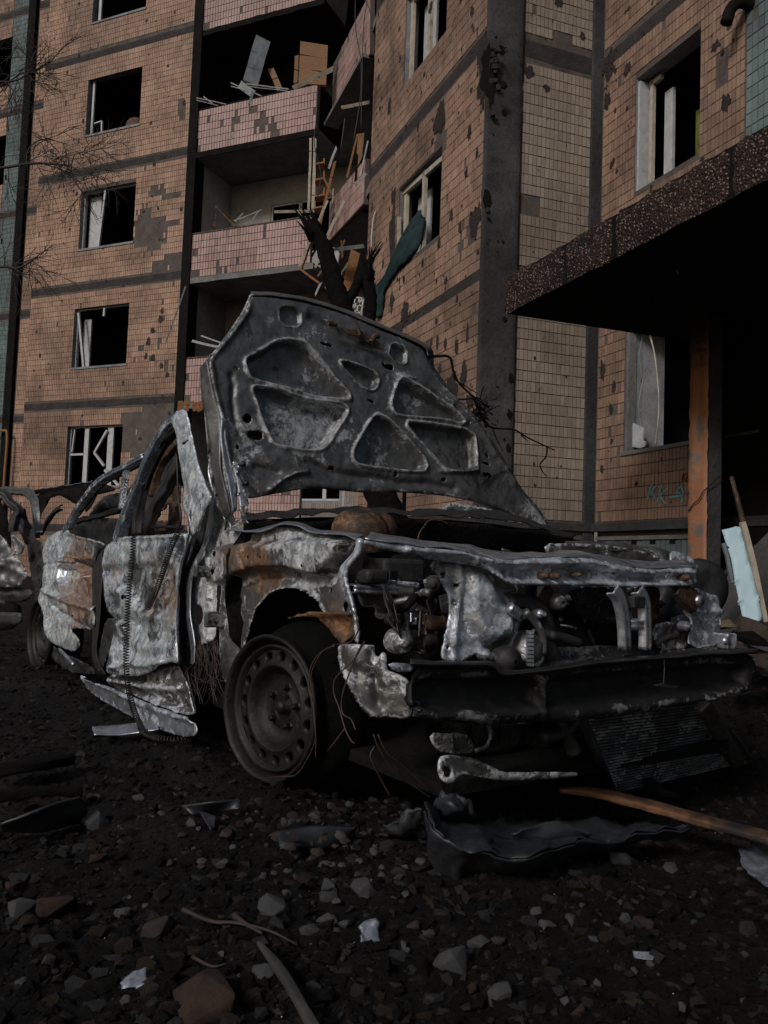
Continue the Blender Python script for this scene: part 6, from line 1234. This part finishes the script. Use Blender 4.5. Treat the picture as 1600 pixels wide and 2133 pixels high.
front('support_panel', M_PALE, cR((90, 300), (200, 305), (328, 318), (352, 345), (380, 400), (412, 440), (445, 485), (478, 560), (496, 620), (490, 690), (420, 700), (330, 690), (240, 745), (155, 740), (152, 690), (165, 640), (185, 540), (190, 490), (178, 430), (140, 370)), UF-.04, .1, res=.005, holes=[cR(*circ(157, 358, 15, 16)), cR(*circ(212, 402, 9)), cR(*circ(205, 480, 9, 14)), cR(*circ(176, 680, 7, 11)), cR(*circ(212, 682, 7, 11))],
      feats=[(cR((250, 330), (310, 340), (350, 400), (400, 470), (440, 560), (440, 650), (300, 650), (270, 560), (245, 440)), .03, .03)], ridges=[(cR((228, 320), (225, 450), (205, 600), (200, 730)), .012, .006), (cR((330, 320), (370, 400), (430, 480), (480, 570)), .014, .008)], crumple=(.008, 8), fine=(.0012, 34), thick=.004, spots=[(1030, 1310, 20, 'ash', .9), (1000, 1300, 30, 'rust', .35), (1050, 1300, 22, 'soot', .3), (1030, 1345, 45, 'soot', .55), (1000, 1230, 30, 'ash', .3)], seed=15)
for x0, pts in ((0, ((925, 418), (958, 470), (975, 560), (982, 690))), (1, ((1035, 418), (1065, 480), (1072, 600), (1070, 690)))):
    channel('latch_support', M_PALE, [PU(*p, UF+.01) for p in cR(*pts)], (.030, .024), .016, DD, wob=.001)
channel('latch_support', M_PALE, [PU(*p, UF+.006) for p in cR((985, 578), (1060, 578))], .022, .012, DD, k=3)
mb = MB(); mb.obox(PU(*cR((1012, 478))[0], UF), RR, Z, DD, .020, .014, .012); mb.build('latch', M_DARK, CAR, bev=.003)
front('right_panel', M_PALE, cR((1270, 408), (1330, 440), (1386, 452), (1388, 560), (1386, 682), (1250, 680), (1252, 600), (1245, 560), (1220, 520), (1235, 480), (1290, 450)), UF-.03, 0, res=.006, ridges=[(cR((1290, 520), (1386, 520)), .012, .007), (cR((1240, 500), (1250, 600)), .01, .01)], crumple=(.006, 9), thick=.004, holes=[cR(*circ(1310, 640, 7)), cR(*circ(1290, 590, 4)), cR(*circ(1345, 600, 4)), cR(*circ(1330, 545, 3))], spots=[(1470, 1310, 40, 'ash', .15), (1450, 1280, 25, 'rust', .15)])
channel('right_bracket', M_RUST, [PU(*p, UF) for p in cR((1210, 410), (1235, 440), (1265, 465), (1290, 480))], (.045, .05), .01, DD)
MB().lathe(PU(*cR((1292, 472))[0], UF+.008), DD, [(0, .008), (.012, .008), (.014, 0)], 16).build('bracket_bush', M_PALE, CAR, True)
mb = MB(); mb.obox(PU(*cR((1412, 650))[0], UF-.02), RR, Z, DD, .02, .02, .02); mb.lathe(PU(*cR((1412, 650))[0], UF), DD, [(.0, .008), (.008, .008), (.012, .0)], 12); mb.build('bracket_bush', M_PALE, CAR, bev=.004)
# far wing
front('far_wing', M_PALE, cR((1160, 262), (1180, 250), (1230, 262), (1270, 288), (1292, 320), (1285, 345), (1285, 400), (1180, 400), (1110, 345), (1165, 330)), UF-.12, .35, res=.006, crumple=(.016, 14), thick=.003, spots=[(1420, 1170, 40, 'ash', .2)], fine=(.003, 40))
ribbon('far_wing', M_FEND, [PU(*p, .25) for p in cR((700, 210), (800, 205), (900, 208), (1000, 220), (1100, 240), (1165, 262), (1182, 300))], [PU(*p, .30) for p in cR((700, 232), (800, 232), (900, 240), (1000, 256), (1080, 278), (1140, 300), (1165, 325))], wob=.008)
front('far_inner_wing', M_FEND, cR((600, 225), (700, 215), (900, 225), (1080, 260), (1160, 300), (1165, 330), (960, 322), (750, 275), (620, 270)), .3, 0, res=.01, crumple=(.015, 9), thick=.003)
MB().lathe(PU(1465, 1225, .45), DD+RV*.3, [(.0, .0), (.05, .01), (.085, .01), (.09, -.02), (.0, -.03)], 28).build('lamp_bowl', M_DARK, CAR, True)
# bumper beam
def beam(name, top, bot, u, mat, depth=.06, spots=(), res=.008, **k):
    return front(name, mat, cR(*(list(top)+list(bot)[::-1])), u, 0, res=res, thick=.004, spots=spots, **k)
tp = [(20, 762), (200, 765), (380, 768), (430, 800), (600, 790), (850, 755), (1100, 735), (1370, 716), (1550, 706)]
bt = [(22, 990), (170, 1000), (290, 1008), (330, 1025), (480, 1018), (600, 1010), (780, 995), (1040, 962), (1280, 925), (1530, 880)]
beam('bumper_beam', tp, bt, UF+.05, M_BUMP, feats=[(cR((30, 820), (380, 830), (590, 825), (590, 960), (300, 975), (30, 960)), -.03, .012), (cR((610, 820), (900, 800), (1500, 750), (1500, 860), (1000, 920), (610, 960)), -.03, .012)], ridges=[(cR((20, 960), (290, 975), (590, 968)), .014, .007), (cR((595, 800), (595, 1010)), .012, .006)], crumple=(.006, 6), fine=(.001, 30), spots=[(885, 1470, 22, 'ash', .45), (960, 1490, 30, 'ash', .25), (1000, 1487, 40, 'ash', .2), (1220, 1390, 60, 'ash', .08), (1290, 1475, 10, 'ash', .2)], holes=[cR((1080, 815), (1130, 812), (1135, 840), (1085, 845)), cR(*circ(885, 965, 7))])
ribbon('beam_lip', M_BUMP, [PU(*p, UF+.075) for p in cR((10, 752), (200, 756), (375, 760), (430, 797), (600, 786), (850, 750), (1100, 730), (1370, 708), (1552, 700))], [PU(*p, UF-.02) for p in cR((15, 742), (200, 745), (380, 750), (440, 778), (600, 770), (850, 738), (1100, 718), (1370, 695), (1560, 690))], wob=.004)
ribbon('beam_lip', M_DARK, [PU(*p, UF+.078) for p in cR((10, 752), (200, 756), (375, 760), (430, 797), (600, 786), (850, 750), (1100, 730), (1370, 708), (1552, 700))], [PU(*p, UF+.074) for p in cR((10, 762), (200, 767), (375, 772), (430, 808), (600, 796), (850, 760), (1100, 738), (1370, 716), (1552, 708))], wob=.002)
ribbon('beam_bottom', M_DARK, [PU(*p, UF+.05) for p in cR(*bt)], [PU(x, y-12, UF-.06) for x, y in cR(*bt)], wob=.004)
front('beam_end', M_PALE, cR((-90, 748), (20, 752), (25, 790), (-60, 790)), UF+.06, 0, res=.005, crumple=(.004, 12), thick=.004)
mb = MB(); mb.prism([PU(*p, UF+.09) for p in cR((1085, 848), (1120, 838), (1195, 852), (1150, 858))], DD*.01); mb.tube([PU(*p, UF+.095) for p in cR((1135, 840), (1140, 770), (1138, 735))], .0012, 4); mb.build('tow_tab', M_DARK, CAR)
front('cross_member', M_DARK, cR((380, 768), (600, 745), (850, 725), (1370, 672), (1390, 700), (1100, 725), (850, 745), (600, 778), (430, 792)), UF-.05, .4, res=.008, crumple=(.006, 9), thick=.004)
front('lower_plate', M_DARK, cR((600, 670), (700, 680), (900, 668), (960, 680), (1090, 640), (1250, 640), (1250, 720), (850, 740), (640, 755)), UF-.12, .6, res=.008, crumple=(.014, 12), thick=.004, spots=[(1200, 1350, 60, 'ash', .4)])
# ---- engine bay
side('bay_wall', M_BLACK, cR((-220, 230), (0, 250), (90, 300), (150, 500), (150, 760), (-100, 760), (-300, 600), (-340, 300)), .30, res=.02, crumple=(.02, 6), thick=.004)
front('firewall', M_BLACK, [(470, 1085), (700, 1075), (1000, 1085), (1190, 1120), (1420, 1180), (1500, 1300), (1500, 1420), (820, 1420), (480, 1400)], -.22, 0, res=.025, crumple=(.03, 6), thick=.004)
ribbon('cowl', M_DARK, [PU(*p, -.18) for p in [(505, 1082), (600, 1078), (700, 1070), (760, 1066), (830, 1072), (940, 1078), (1040, 1082), (1120, 1100), (1190, 1125)]], [PU(*p, -.26) for p in [(505, 1070), (600, 1066), (700, 1058), (760, 1058), (830, 1064), (940, 1062), (1040, 1066), (1130, 1092), (1200, 1118)]], wob=.012, sc=20)
ribbon('cowl', M_BLACK, [PU(*p, -.16) for p in [(505, 1090), (600, 1088), (760, 1080), (940, 1088), (1120, 1108), (1200, 1130)]], [PU(*p, -.20) for p in [(505, 1140), (600, 1140), (760, 1135), (940, 1140), (1120, 1150), (1200, 1160)]], wob=.01)
front('cowl_panel', M_FEND, [(905, 1070), (940, 1045), (975, 1050), (1030, 1060), (1090, 1070), (1120, 1090), (1060, 1086), (1000, 1078), (950, 1080)], -.20, .3, res=.008, crumple=(.012, 14), thick=.004)
mb = MB(); dc = PU(748, 1108, .12); mb.lathe(dc, Z+DD*.12+RV*.15, [(.0, .062), (.03, .060), (.055, .048), (.072, .025), (.078, .0), (.078, -.05)], 40); o = mb.build('strut_dome', M_RUST, CAR, True)
for v in o.data.vertices: v.co += Vector(mn.noise_vector(v.co*11))*.012
mb = MB(); dc = PU(790, 1105, .05); mb.lathe(dc, Z+RR*.5, [(.0, .05), (.03, .045), (.05, .02), (.055, -.05)], 24); mb.build('strut_dome', M_RUST, CAR, True)
# curled sheet
mb = MB(); vs = []; n1, n2 = 22, 10; A0 = PU(905, 1120, .25)
for i in range(n1):
    a = math.radians(200-150*i/(n1-1)); 
    for j in range(n2):
        t = j/(n2-1); c = A0+RR*(-.03+.10*t)+DD*(.05-.12*t)+Z*(-.02+.01*t); r = .058-.012*t; vs.append(c+RR*math.cos(a)*r+Z*math.sin(a)*r*1.1+np.array(mn.noise_vector(Vector((i*.3, j*.3, 0))))*.006)
mb.add(vs, [(i*n2+j, i*n2+j+1, (i+1)*n2+j+1, (i+1)*n2+j) for i in range(n1-1) for j in range(n2-1)]); o = mb.build('curled_sheet', M_RUST, CAR, True); md = o.modifiers.new('t', 'SOLIDIFY'); md.thickness = .003
# left bay: chassis leg, battery tray
def ebox(name, px_, py_, u, su, sv, sz, mat=M_DARK, bev=.01, rot=0):
    c = PU(px_, py_, u); mb = MB(); a = math.radians(rot); X = DD*math.cos(a)+RR*math.sin(a); Yv = np.cross(Z, X)
    mb.obox(c, X, Yv, Z, su/2, sv/2, sz/2); o = mb.build(name, mat, CAR, bev=bev); return o
front('bay_panel', M_FEND, cM((1085, 550), (1180, 545), (1400, 580), (1520, 585), (1515, 640), (1470, 660), (1475, 720), (1440, 790), (1475, 980), (1400, 960), (1340, 850), (1330, 830), (1220, 830), (1230, 740), (1140, 760), (1100, 660)), .42, 0, res=.007, crumple=(.012, 10), thick=.004, holes=[cM(*circ(1370, 690, 9, 16)), cM(*circ(1290, 790, 10))], spots=[(840, 1260, 50, 'ash', .1)])
channel('tray_edge', M_PALE, [PU(*p, .46) for p in cM((1085, 630), (1250, 638), (1400, 640), (1520, 632))], .018, .03, DD)
ebox('engine_box', 820, 1190, .35, .10, .12, .06, M_DARK)
ebox('engine_box', 870, 1185, .25, .12, .10, .07, M_BLACK)
ebox('battery_tray', 775, 1200, .45, .06, .06, .03, M_DARK)
ebox('engine_block', 1140, 1270, .36, .22, .42, .22, M_BLACK, .02)
ebox('engine_block', 1010, 1290, .42, .16, .14, .16, M_BLACK, .02)
ebox('cylinder_head', 1210, 1235, .46, .10, .34, .05, M_DARK, .008)
ebox('cylinder_head', 1240, 1215, .40, .14, .30, .05, M_DARK, .012)
ebox('gearbox', 1320, 1280, .42, .18, .22, .16, M_DARK, .03)
for i in range(7):
    x = 1215+i*24; MB().lathe(PU(x, 1228, .52), DD, [(0, .012), (.006, .012), (.007, .006), (.011, .0)], 8).build('head_bolt', M_DARK, CAR)
front('exhaust_shield', M_DARK, cR((700, 420), (860, 410), (930, 430), (960, 500), (975, 560), (960, 590), (850, 570), (760, 540), (740, 480)), UF-.14, 0, res=.007, feats=[(cR((860, 470), (930, 470), (940, 540), (850, 530)), -.01, .006), (cR((760, 440), (840, 440), (830, 490), (770, 490)), .01, .006)], crumple=(.006, 12), thick=.003, spots=[(1200, 1290, 40, 'rust', .15)])
front('grille_frame', M_RUST, cR((1000, 410), (1110, 408), (1125, 440), (1110, 480), (1120, 520), (1110, 575), (1000, 575)), UF-.10, 0, res=.007, crumple=(.008, 12), thick=.003)
MB().lathe(PU(*cR((1190, 490))[0], UF-.18), DD, [(.0, .0), (.03, .008), (.062, .012), (.07, .0), (.072, -.03), (0, -.04)], 36).build('fan_housing', M_DARK, CAR, True)
front('scab_panel', M_FEND, cR((1090, 580), (1160, 560), (1250, 600), (1250, 690), (1110, 690), (1095, 640)), UF-.06, 0, res=.007, crumple=(.02, 18), thick=.003, fine=(.004, 40), spots=[(1420, 1330, 30, 'rust', .3)])
# bracket left with round bush, rusty
channel('engine_mount', M_RUST, [PU(*p, UF-.04) for p in cR((600, 425), (630, 460), (665, 482))], (.05, .035), .012, DD)
MB().lathe(PU(*cR((672, 478))[0], UF-.02), DD, [(.004, .012), (.012, .012), (.018, .006), (.019, -.01)], 20).build('mount_bush', M_FEND, CAR, True)
# alternator and belt cover
c = PU(*cR((535, 690))[0], UF-.03); mb = MB(); mb.lathe(c, DD+RR*.3, [(.0, .03), (.018, .03), (.022, .024), (.034, .02), (.04, .008), (.04, -.04), (.0, -.05)], 36)
mb.build('alternator', M_FEND, CAR, True)
for i in range(9):
    y = 610+i*18; mb = MB(); mb.bar(PU(*cR((528, y))[0], UF+.0), PU(*cR((556, y+2))[0], UF+.005), .010, .006); mb.build('cooling_fin', M_PALE, CAR)
ctube('coolant_pipe', M_FEND, [PU(*p, UF-.01) for p in cR((520, 520), (560, 560), (590, 610), (600, 660), (595, 720), (560, 768))], .009, 10)
ctube('coolant_pipe', M_DARK, [PU(*p, UF-.05) for p in cR((440, 480), (520, 478), (580, 510), (612, 580), (630, 700), (650, 755))], .020, 12)
ctube('coolant_pipe', M_PALE, [PU(*p, UF+.0) for p in cR((448, 500), (470, 515), (492, 535))], .012, 10)
ctube('coolant_pipe', M_DARK, [PU(*p, UF-.03) for p in cR((630, 625), (700, 640), (760, 660))], .011, 10)
ctube('bracket_rod', M_FEND, [PU(*p, UF-.01) for p in cR((545, 770), (565, 700), (548, 640), (560, 600))], .005, 8)
ctube('pulley_rod', M_DARK, [PU(*p, UF-.02) for p in cR((1100, 665), (1140, 640), (1190, 630))], .008, 8)
MB().lathe(PU(*cR((455, 740))[0], UF-.0), DD, [(.004, .016), (.010, .016), (.014, .01), (.026, .006), (.03, -.004), (.03, -.03)], 28).build('pulley', M_DARK, CAR, True)
for (x, y, r) in ((350, 712, .012), (380, 725, .01), (425, 748, .008), (500, 540, .012), (590, 530, .010), (1240, 585, .012)):
    MB().lathe(PU(*cR((x, y))[0], UF-.02), DD, [(0, .012), (r*.5, .012), (r*.6, .004), (r, .0), (r, -.02)], 12).build('engine_bolt', M_PALE, CAR)
rnd = random.Random(21)
for k in range(26):     # burnt hoses, brackets and lumps filling the bay
    x, y = rnd.uniform(880, 1420), rnd.uniform(1225, 1340); u = rnd.uniform(.38, .6); a = PU(x, y, u)
    pts = [a]; d = np.array([rnd.gauss(0, 1), rnd.gauss(0, 1), rnd.gauss(0, .5)]); d /= np.linalg.norm(d)
    for i in range(4): d = d+np.array([rnd.gauss(0, .5), rnd.gauss(0, .5), rnd.gauss(0, .5)]); d /= np.linalg.norm(d); pts.append(pts[-1]+d*.035)
    ctube('burnt_hose', rnd.choice([M_DARK, M_BLACK, M_FEND]), pts, rnd.uniform(.003, .010), 7)
for k in range(46):
    x, y = rnd.uniform(800, 1440), rnd.uniform(1205, 1345); u = rnd.uniform(.30, .60); c = PU(x, y, u); a = rnd.uniform(-1.2, 1.2); X = DD*math.cos(a)+RR*math.sin(a); Yv = np.cross(Z, X); b_ = rnd.gauss(0, .4); Zv = Z*math.cos(b_)+Yv*math.sin(b_); Yv = np.cross(Zv, X)
    kk = rnd.random(); mt = rnd.choice([M_DARK, M_DARK, M_FEND, M_RUST, M_PALE])
    if kk < .5:
        sx, sz = rnd.uniform(.012, .04), rnd.uniform(.01, .03); mb = MB(); mb.obox(c, Yv, X, Zv, sx, .002, sz); mb.obox(c+Yv*sx+X*.006, Yv, X, Zv, .002, .008, sz*.8); mb.lathe(c+X*.003, X, [(.0, .006), (.004, .006), (.005, .002), (.008, 0)], 8); mb.build('bracket', mt, CAR, bev=.001)
    elif kk < .8:
        r_ = rnd.uniform(.008, .024); MB().lathe(c, X, [(.0, .01), (r_*.35, .012), (r_*.4, .004), (r_*.85, .004), (r_, .0), (r_, -.02), (r_*1.15, -.024), (r_*1.1, -.04)], 18).build('engine_part', mt, CAR, True)
    else:
        mb = MB()
        for j in range(5): mb.obox(c+Zv*(j*.007), Yv, X, Zv, .022, .012, .002)
        mb.obox(c+Zv*.014-X*.006, Yv, X, Zv, .016, .010, .018); mb.build('finned_block', mt, CAR, bev=.0008)
# wiring ash under the left lamp
for k in range(14):
    a = PU(*cM((1280+rnd.gauss(0, 10), 600))[0], .52); pts = [a]
    for (x, y) in ((1310, 700), (1340, 830), (1380, 920), (1450, 1000), (1540, 1060)): pts.append(PU(*cM((x+rnd.gauss(0, 14), y+rnd.gauss(0, 14)))[0], .56+rnd.uniform(-.02, .04)))
    ctube('wire_bundle', M_DARK, pts, .0022, 4)
# ---- under the beam
front('lower_arm', M_FEND, cR((140, 1165), (180, 1155), (280, 1170), (330, 1200), (420, 1240), (520, 1235), (740, 1235), (740, 1255), (520, 1270), (400, 1272), (300, 1250), (235, 1240), (190, 1290), (150, 1270), (135, 1220)), UF-.12, .3, res=.006, holes=[cR(*circ(175, 1232, 19, 28))], crumple=(.012, 10), thick=.006, ridges=[(cR((280, 1180), (400, 1240), (740, 1245)), .012, .01)], spots=[(930, 1600, 30, 'ash', .2), (950, 1580, 20, 'rust', .2)])
front('tow_bracket', M_FEND, cR((100, 1062), (260, 1060), (290, 1110), (290, 1150), (180, 1150), (130, 1135), (105, 1100)), UF-.08, 0, res=.007, crumple=(.01, 10), thick=.004, ridges=[(cR((180, 1070), (190, 1140)), .01, .006)])
front('under_tray', M_BLACK, cR((60, 1000), (300, 1020), (760, 1000), (760, 1080), (690, 1100), (600, 1150), (520, 1120), (400, 1160), (290, 1150), (200, 1170), (110, 1120)), UF-.32, 0, res=.012, crumple=(.03, 8), thick=.004)
ctube('drive_hose', M_DARK, [PU(*p, UF-.02) for p in cR((600, 1078), (650, 1075), (700, 1060), (740, 1020), (755, 990))], .012, 10)
ctube('drive_hose', M_DARK, [PU(*p, UF-.02) for p in cR((680, 1005), (700, 1060), (725, 1110), (738, 1145))], (.010, .017), 10)
ctube('ring_hose', M_DARK, [PU(*p, UF-.15) for p in cR((300, 1140), (350, 1120), (370, 1060), (350, 1010))], .006, 6)
mb = MB(); a, b, c, d = [cpt(u, v, .12) for u, v in ((.55, .15), (.55, 1.2), (-2.2, 1.2), (-2.2, .15))]; mb.prism([a, b, c, d], (0, 0, .03)); mb.build('floor_pan', M_BLACK, CAR)
for u, v in ((.1, 1.3), (-2.4, 1.25)):
    MB().lathe(cpt(u, v, .2), RR, [(.0, .0), (.16, .0), (.187, .01), (.187, -.14), (.0, -.15)], 36).build('far_wheel', M_RIM, CAR, True)
mb = MB(); mb.obox(cpt(-.05, .55, .22), RR, DD, Z, .5, .05, .05); mb.build('axle_beam', M_BLACK, CAR, bev=.01)
# rear end of the wreck: torn frame behind the rear door
channel('rear_pillar', M_HOOD, [PV(*p, .12) for p in cQ((0, 195), (120, 205), (220, 215), (290, 260), (320, 340), (335, 450), (345, 560), (365, 650))], (.045, .05), .03, RV, wob=.006)
ribbon('roof_edge', M_PALE, [PV(*p, .25) for p in cQ((280, 205), (450, 180), (700, 145), (940, 108))], [PV(*p, .32) for p in cQ((330, 250), (500, 225), (720, 180), (940, 135))], wob=.008)
side('roof_sheet', M_BLACK, cQ((330, 240), (700, 180), (930, 130), (1100, 140), (1200, 200), (1000, 240), (960, 300), (900, 400), (860, 430), (820, 370), (700, 300), (600, 245), (500, 290), (430, 380), (400, 620), (370, 560), (350, 380)), .5, res=.02, crumple=(.04, 4), thick=.004)
channel('rear_brace', M_DARK, [PV(*p, .4) for p in cQ((400, 640), (460, 520), (530, 420), (600, 365))], .03, .02, RV, wob=.006)
side('rear_inner', M_DARK, cQ((320, 560), (360, 700), (420, 720), (440, 960), (410, 1200), (380, 1230), (330, 1180), (290, 900), (270, 700)), .08, res=.01, crumple=(.02, 10), thick=.004)
side('rear_arch', M_DARK, cQ((330, 1180), (420, 1200), (440, 1400), (470, 1700), (600, 1830), (900, 1960), (1000, 2060), (700, 2040), (520, 1900), (430, 1750), (400, 1500), (360, 1350)), .06, res=.012, crumple=(.03, 8), thick=.004)
# loose wires hanging in the wheel arch (one harness each)
def hang(pts, label, r=.0016, base=None):
    mb = MB()
    for s_ in pts: mb.tube(spline(s_, 6), r, 4)
    return props(mb.build('wire_harness', M_WIRE, None, True), label, 'wire', 'loose burnt wires hanging from the car')
S_ = lambda u, *p: [PV(x, y, u) for x, y in cM(*p)]
hang([S_(-.06, (950, 1000), (850, 1060), (790, 1160), (780, 1300), (810, 1400), (825, 1560), (825, 1760)), S_(-.07, (950, 1010), (870, 1050), (800, 1180), (795, 1330), (815, 1480), (820, 1640), (760, 1780), (690, 1870), (600, 1880), (500, 1888))], 'long thin brown wires looping from the wing down past the steel wheel')
hang([S_(-.09, (1150, 980), (1080, 1100), (960, 1220), (945, 1320), (980, 1420), (1020, 1560), (1060, 1640), (1085, 1660)), S_(-.09, (1130, 1000), (1060, 1160), (1000, 1350), (1005, 1460), (1060, 1500), (1090, 1570)), S_(-.09, (1020, 1560), (960, 1640), (905, 1710)), S_(-.09, (1100, 830), (1110, 900), (1060, 980), (960, 1000))], 'tangle of dark wires dangling in front of the white corner panel')
hang([[PU(x, y, UF-.15) for x, y in cM((1210, 1600), (1250, 1700), (1350, 1850), (1500, 1960), (1590, 2020))], [PU(x, y, UF-.15) for x, y in cM((1240, 1600), (1300, 1720), (1420, 1820), (1600, 1990))], [PU(x, y, UF-.15) for x, y in cM((1215, 1680), (1190, 1750), (1250, 1880), (1320, 2010))]], 'three thin reddish wires trailing on the ground below the bumper beam')
rn = random.Random(4); pts = []
for k in range(34):
    x = rn.uniform(10, 170); pts.append(S_(.0+rn.uniform(-.04, .04), (x, 990+rn.uniform(-20, 40)), (x+rn.gauss(10, 18), 1080), (x+rn.gauss(0, 30), 1200), (x+rn.gauss(-10, 45), 1300+rn.uniform(-60, 120))))
hang(pts, 'brush of fine black wire strands hanging below the lower door hinge', .0011)
# ---- fallen radiator
RAD = thing('radiator', 'fallen radiator with ash flecked fins propped under the right of the bumper beam', 'radiator', tuple(atZ(1280, 1660, 0)))
ra, rb, rc_, rd_ = atY(1212, 1494, 1.95), atY(1450, 1468, 2.25), atZ(1525, 1592, .03), atZ(1276, 1650, .04)
ra[2] = .30; rb[2] = .30; ra = atY(1212, 1494, 1.9); rb = atY(1450, 1468, 2.2)
nr_ = np.cross(rb-ra, rd_-ra); nr_ /= np.linalg.norm(nr_)
if (CAM-ra)@nr_ < 0: nr_ = -nr_
mb = MB(); mb.prism([ra, rb, rc_, rd_], -nr_*.02); mb.build('core', M_DARK, RAD)
mb = MB(); mf = MB(); NF = 26
for i in range(NF+1):
    f = i/NF; a = ra+(rd_-ra)*f; b = rb+(rc_-rb)*f; Ln = 14
    P = [a+(b-a)*j/Ln+nr_*(.002+.002*mn.noise(Vector(a+(b-a)*j/Ln)*40)) for j in range(Ln+1)]; mb.tube(P, .0026, 4, cap=False)
    if i < NF:
        a2 = ra+(rd_-ra)*((i+.5)/NF); b2 = rb+(rc_-rb)*((i+.5)/NF)
        for j in range(90):
            t = (j+.5)/90; q_ = a2+(b2-a2)*t; n_ = mn.noise(Vector(q_)*14)+.6*mn.noise(Vector(q_)*60)+.25*f
            if n_ > .30: mf.obox(q_+nr_*.0055, (b2-a2)/np.linalg.norm(b2-a2), (rd_-ra)/np.linalg.norm(rd_-ra), nr_, .0016, .0034, .001)
mb.build('fins', M_PALE, RAD); mf.build('ash_flecks', M_GLINT, RAD)['kind'] = 'stuff'
mb = MB(); mb.tube([ra+(ra-rd_)*.05, rd_+(rd_-ra)*.02], .012, 12); mb.build('side_tube', M_DARK, RAD, True)
mb = MB(); e_r = (rb-ra)/np.linalg.norm(rb-ra); mb.bar(rb+e_r*.03, rc_+e_r*.03, .05, .03, up_=nr_); mb.build('side_tank', M_FEND, RAD, bev=.01)
mb = MB(); mb.tube(spline([rb+e_r*.05, rb+e_r*.07+(rc_-rb)*.2, rc_+e_r*.12-(rc_-rb)*.25, rc_+e_r*.10, rc_+e_r*.03], 5), .007, 8); mb.tube([rb+(ra-rb)*0, rc_], .004, 5); mb.build('pipe_loop', M_FEND, RAD, True)

# ================================================================ second wreck at the left edge
W2 = thing('burnt_car_wreck', 'second burnt car cut off by the left edge, grey blistered panel behind the first', 'car', tuple(atY(-60, 1330, 5.2)*np.array([1, 1, 0])))
n2 = np.array([-.35, -1, 0]); q2 = lambda x, y, Yd=5.2: atY(x, y, Yd)
relief('side_panel', M_HOOD, W2, cQ((-300, 700), (-100, 660), (0, 640), (60, 700), (110, 800), (180, 860), (230, 930), (290, 1060), (250, 1100), (200, 1180), (0, 1180), (-300, 1150)), q2(20, 1180), n2, .012, crumple=(.05, 3), fine=(.008, 14), thick=.004, spots=[(15, 1160, 40, 'ash', .2), (30, 1210, 30, 'soot', .2)])
relief('lower_sill', M_DARK, W2, cQ((-300, 1180), (0, 1170), (200, 1180), (320, 1200), (330, 1260), (260, 1330), (0, 1340), (-300, 1330)), q2(20, 1230, 5.25), n2, .015, crumple=(.05, 4), thick=.004)
relief('chassis_rail', M_DARK, W2, cQ((-300, 1430), (0, 1430), (210, 1432), (215, 1480), (205, 1560), (0, 1555), (-300, 1550)), q2(20, 1290, 5.0), n2, .015, crumple=(.01, 4), thick=.01)
mb = MB()
channel('roof_pillar', M_DARK, [q2(*p, 5.0) for p in cQ((-60, 230), (20, 260), (80, 330), (170, 400), (130, 460), (110, 560), (110, 620))], (.05, .04), .03, n2, W2, wob=.01)
channel('roof_pillar', M_DARK, [q2(*p, 5.1) for p in cQ((170, 400), (190, 520), (240, 620), (290, 720))], (.06, .07), .03, n2, W2, wob=.01)
relief('torn_bracket', M_HOOD, W2, cQ((105, 640), (150, 660), (220, 720), (250, 760), (210, 850), (160, 845), (130, 780), (110, 700)), q2(35, 1130, 4.9), n2, .008, crumple=(.02, 9), thick=.004)
relief('inner_shell', M_BLACK, W2, cQ((-300, 240), (-20, 260), (60, 420), (90, 560), (120, 800), (0, 900), (-300, 900)), q2(0, 1100, 5.6), n2, .03, crumple=(.05, 4), thick=.004)
relief('underbody', M_BLACK, W2, cQ((-300, 1300), (200, 1300), (230, 1600), (-300, 1640)), q2(0, 1280, 5.6), n2, .03, crumple=(.03, 4), thick=.004)
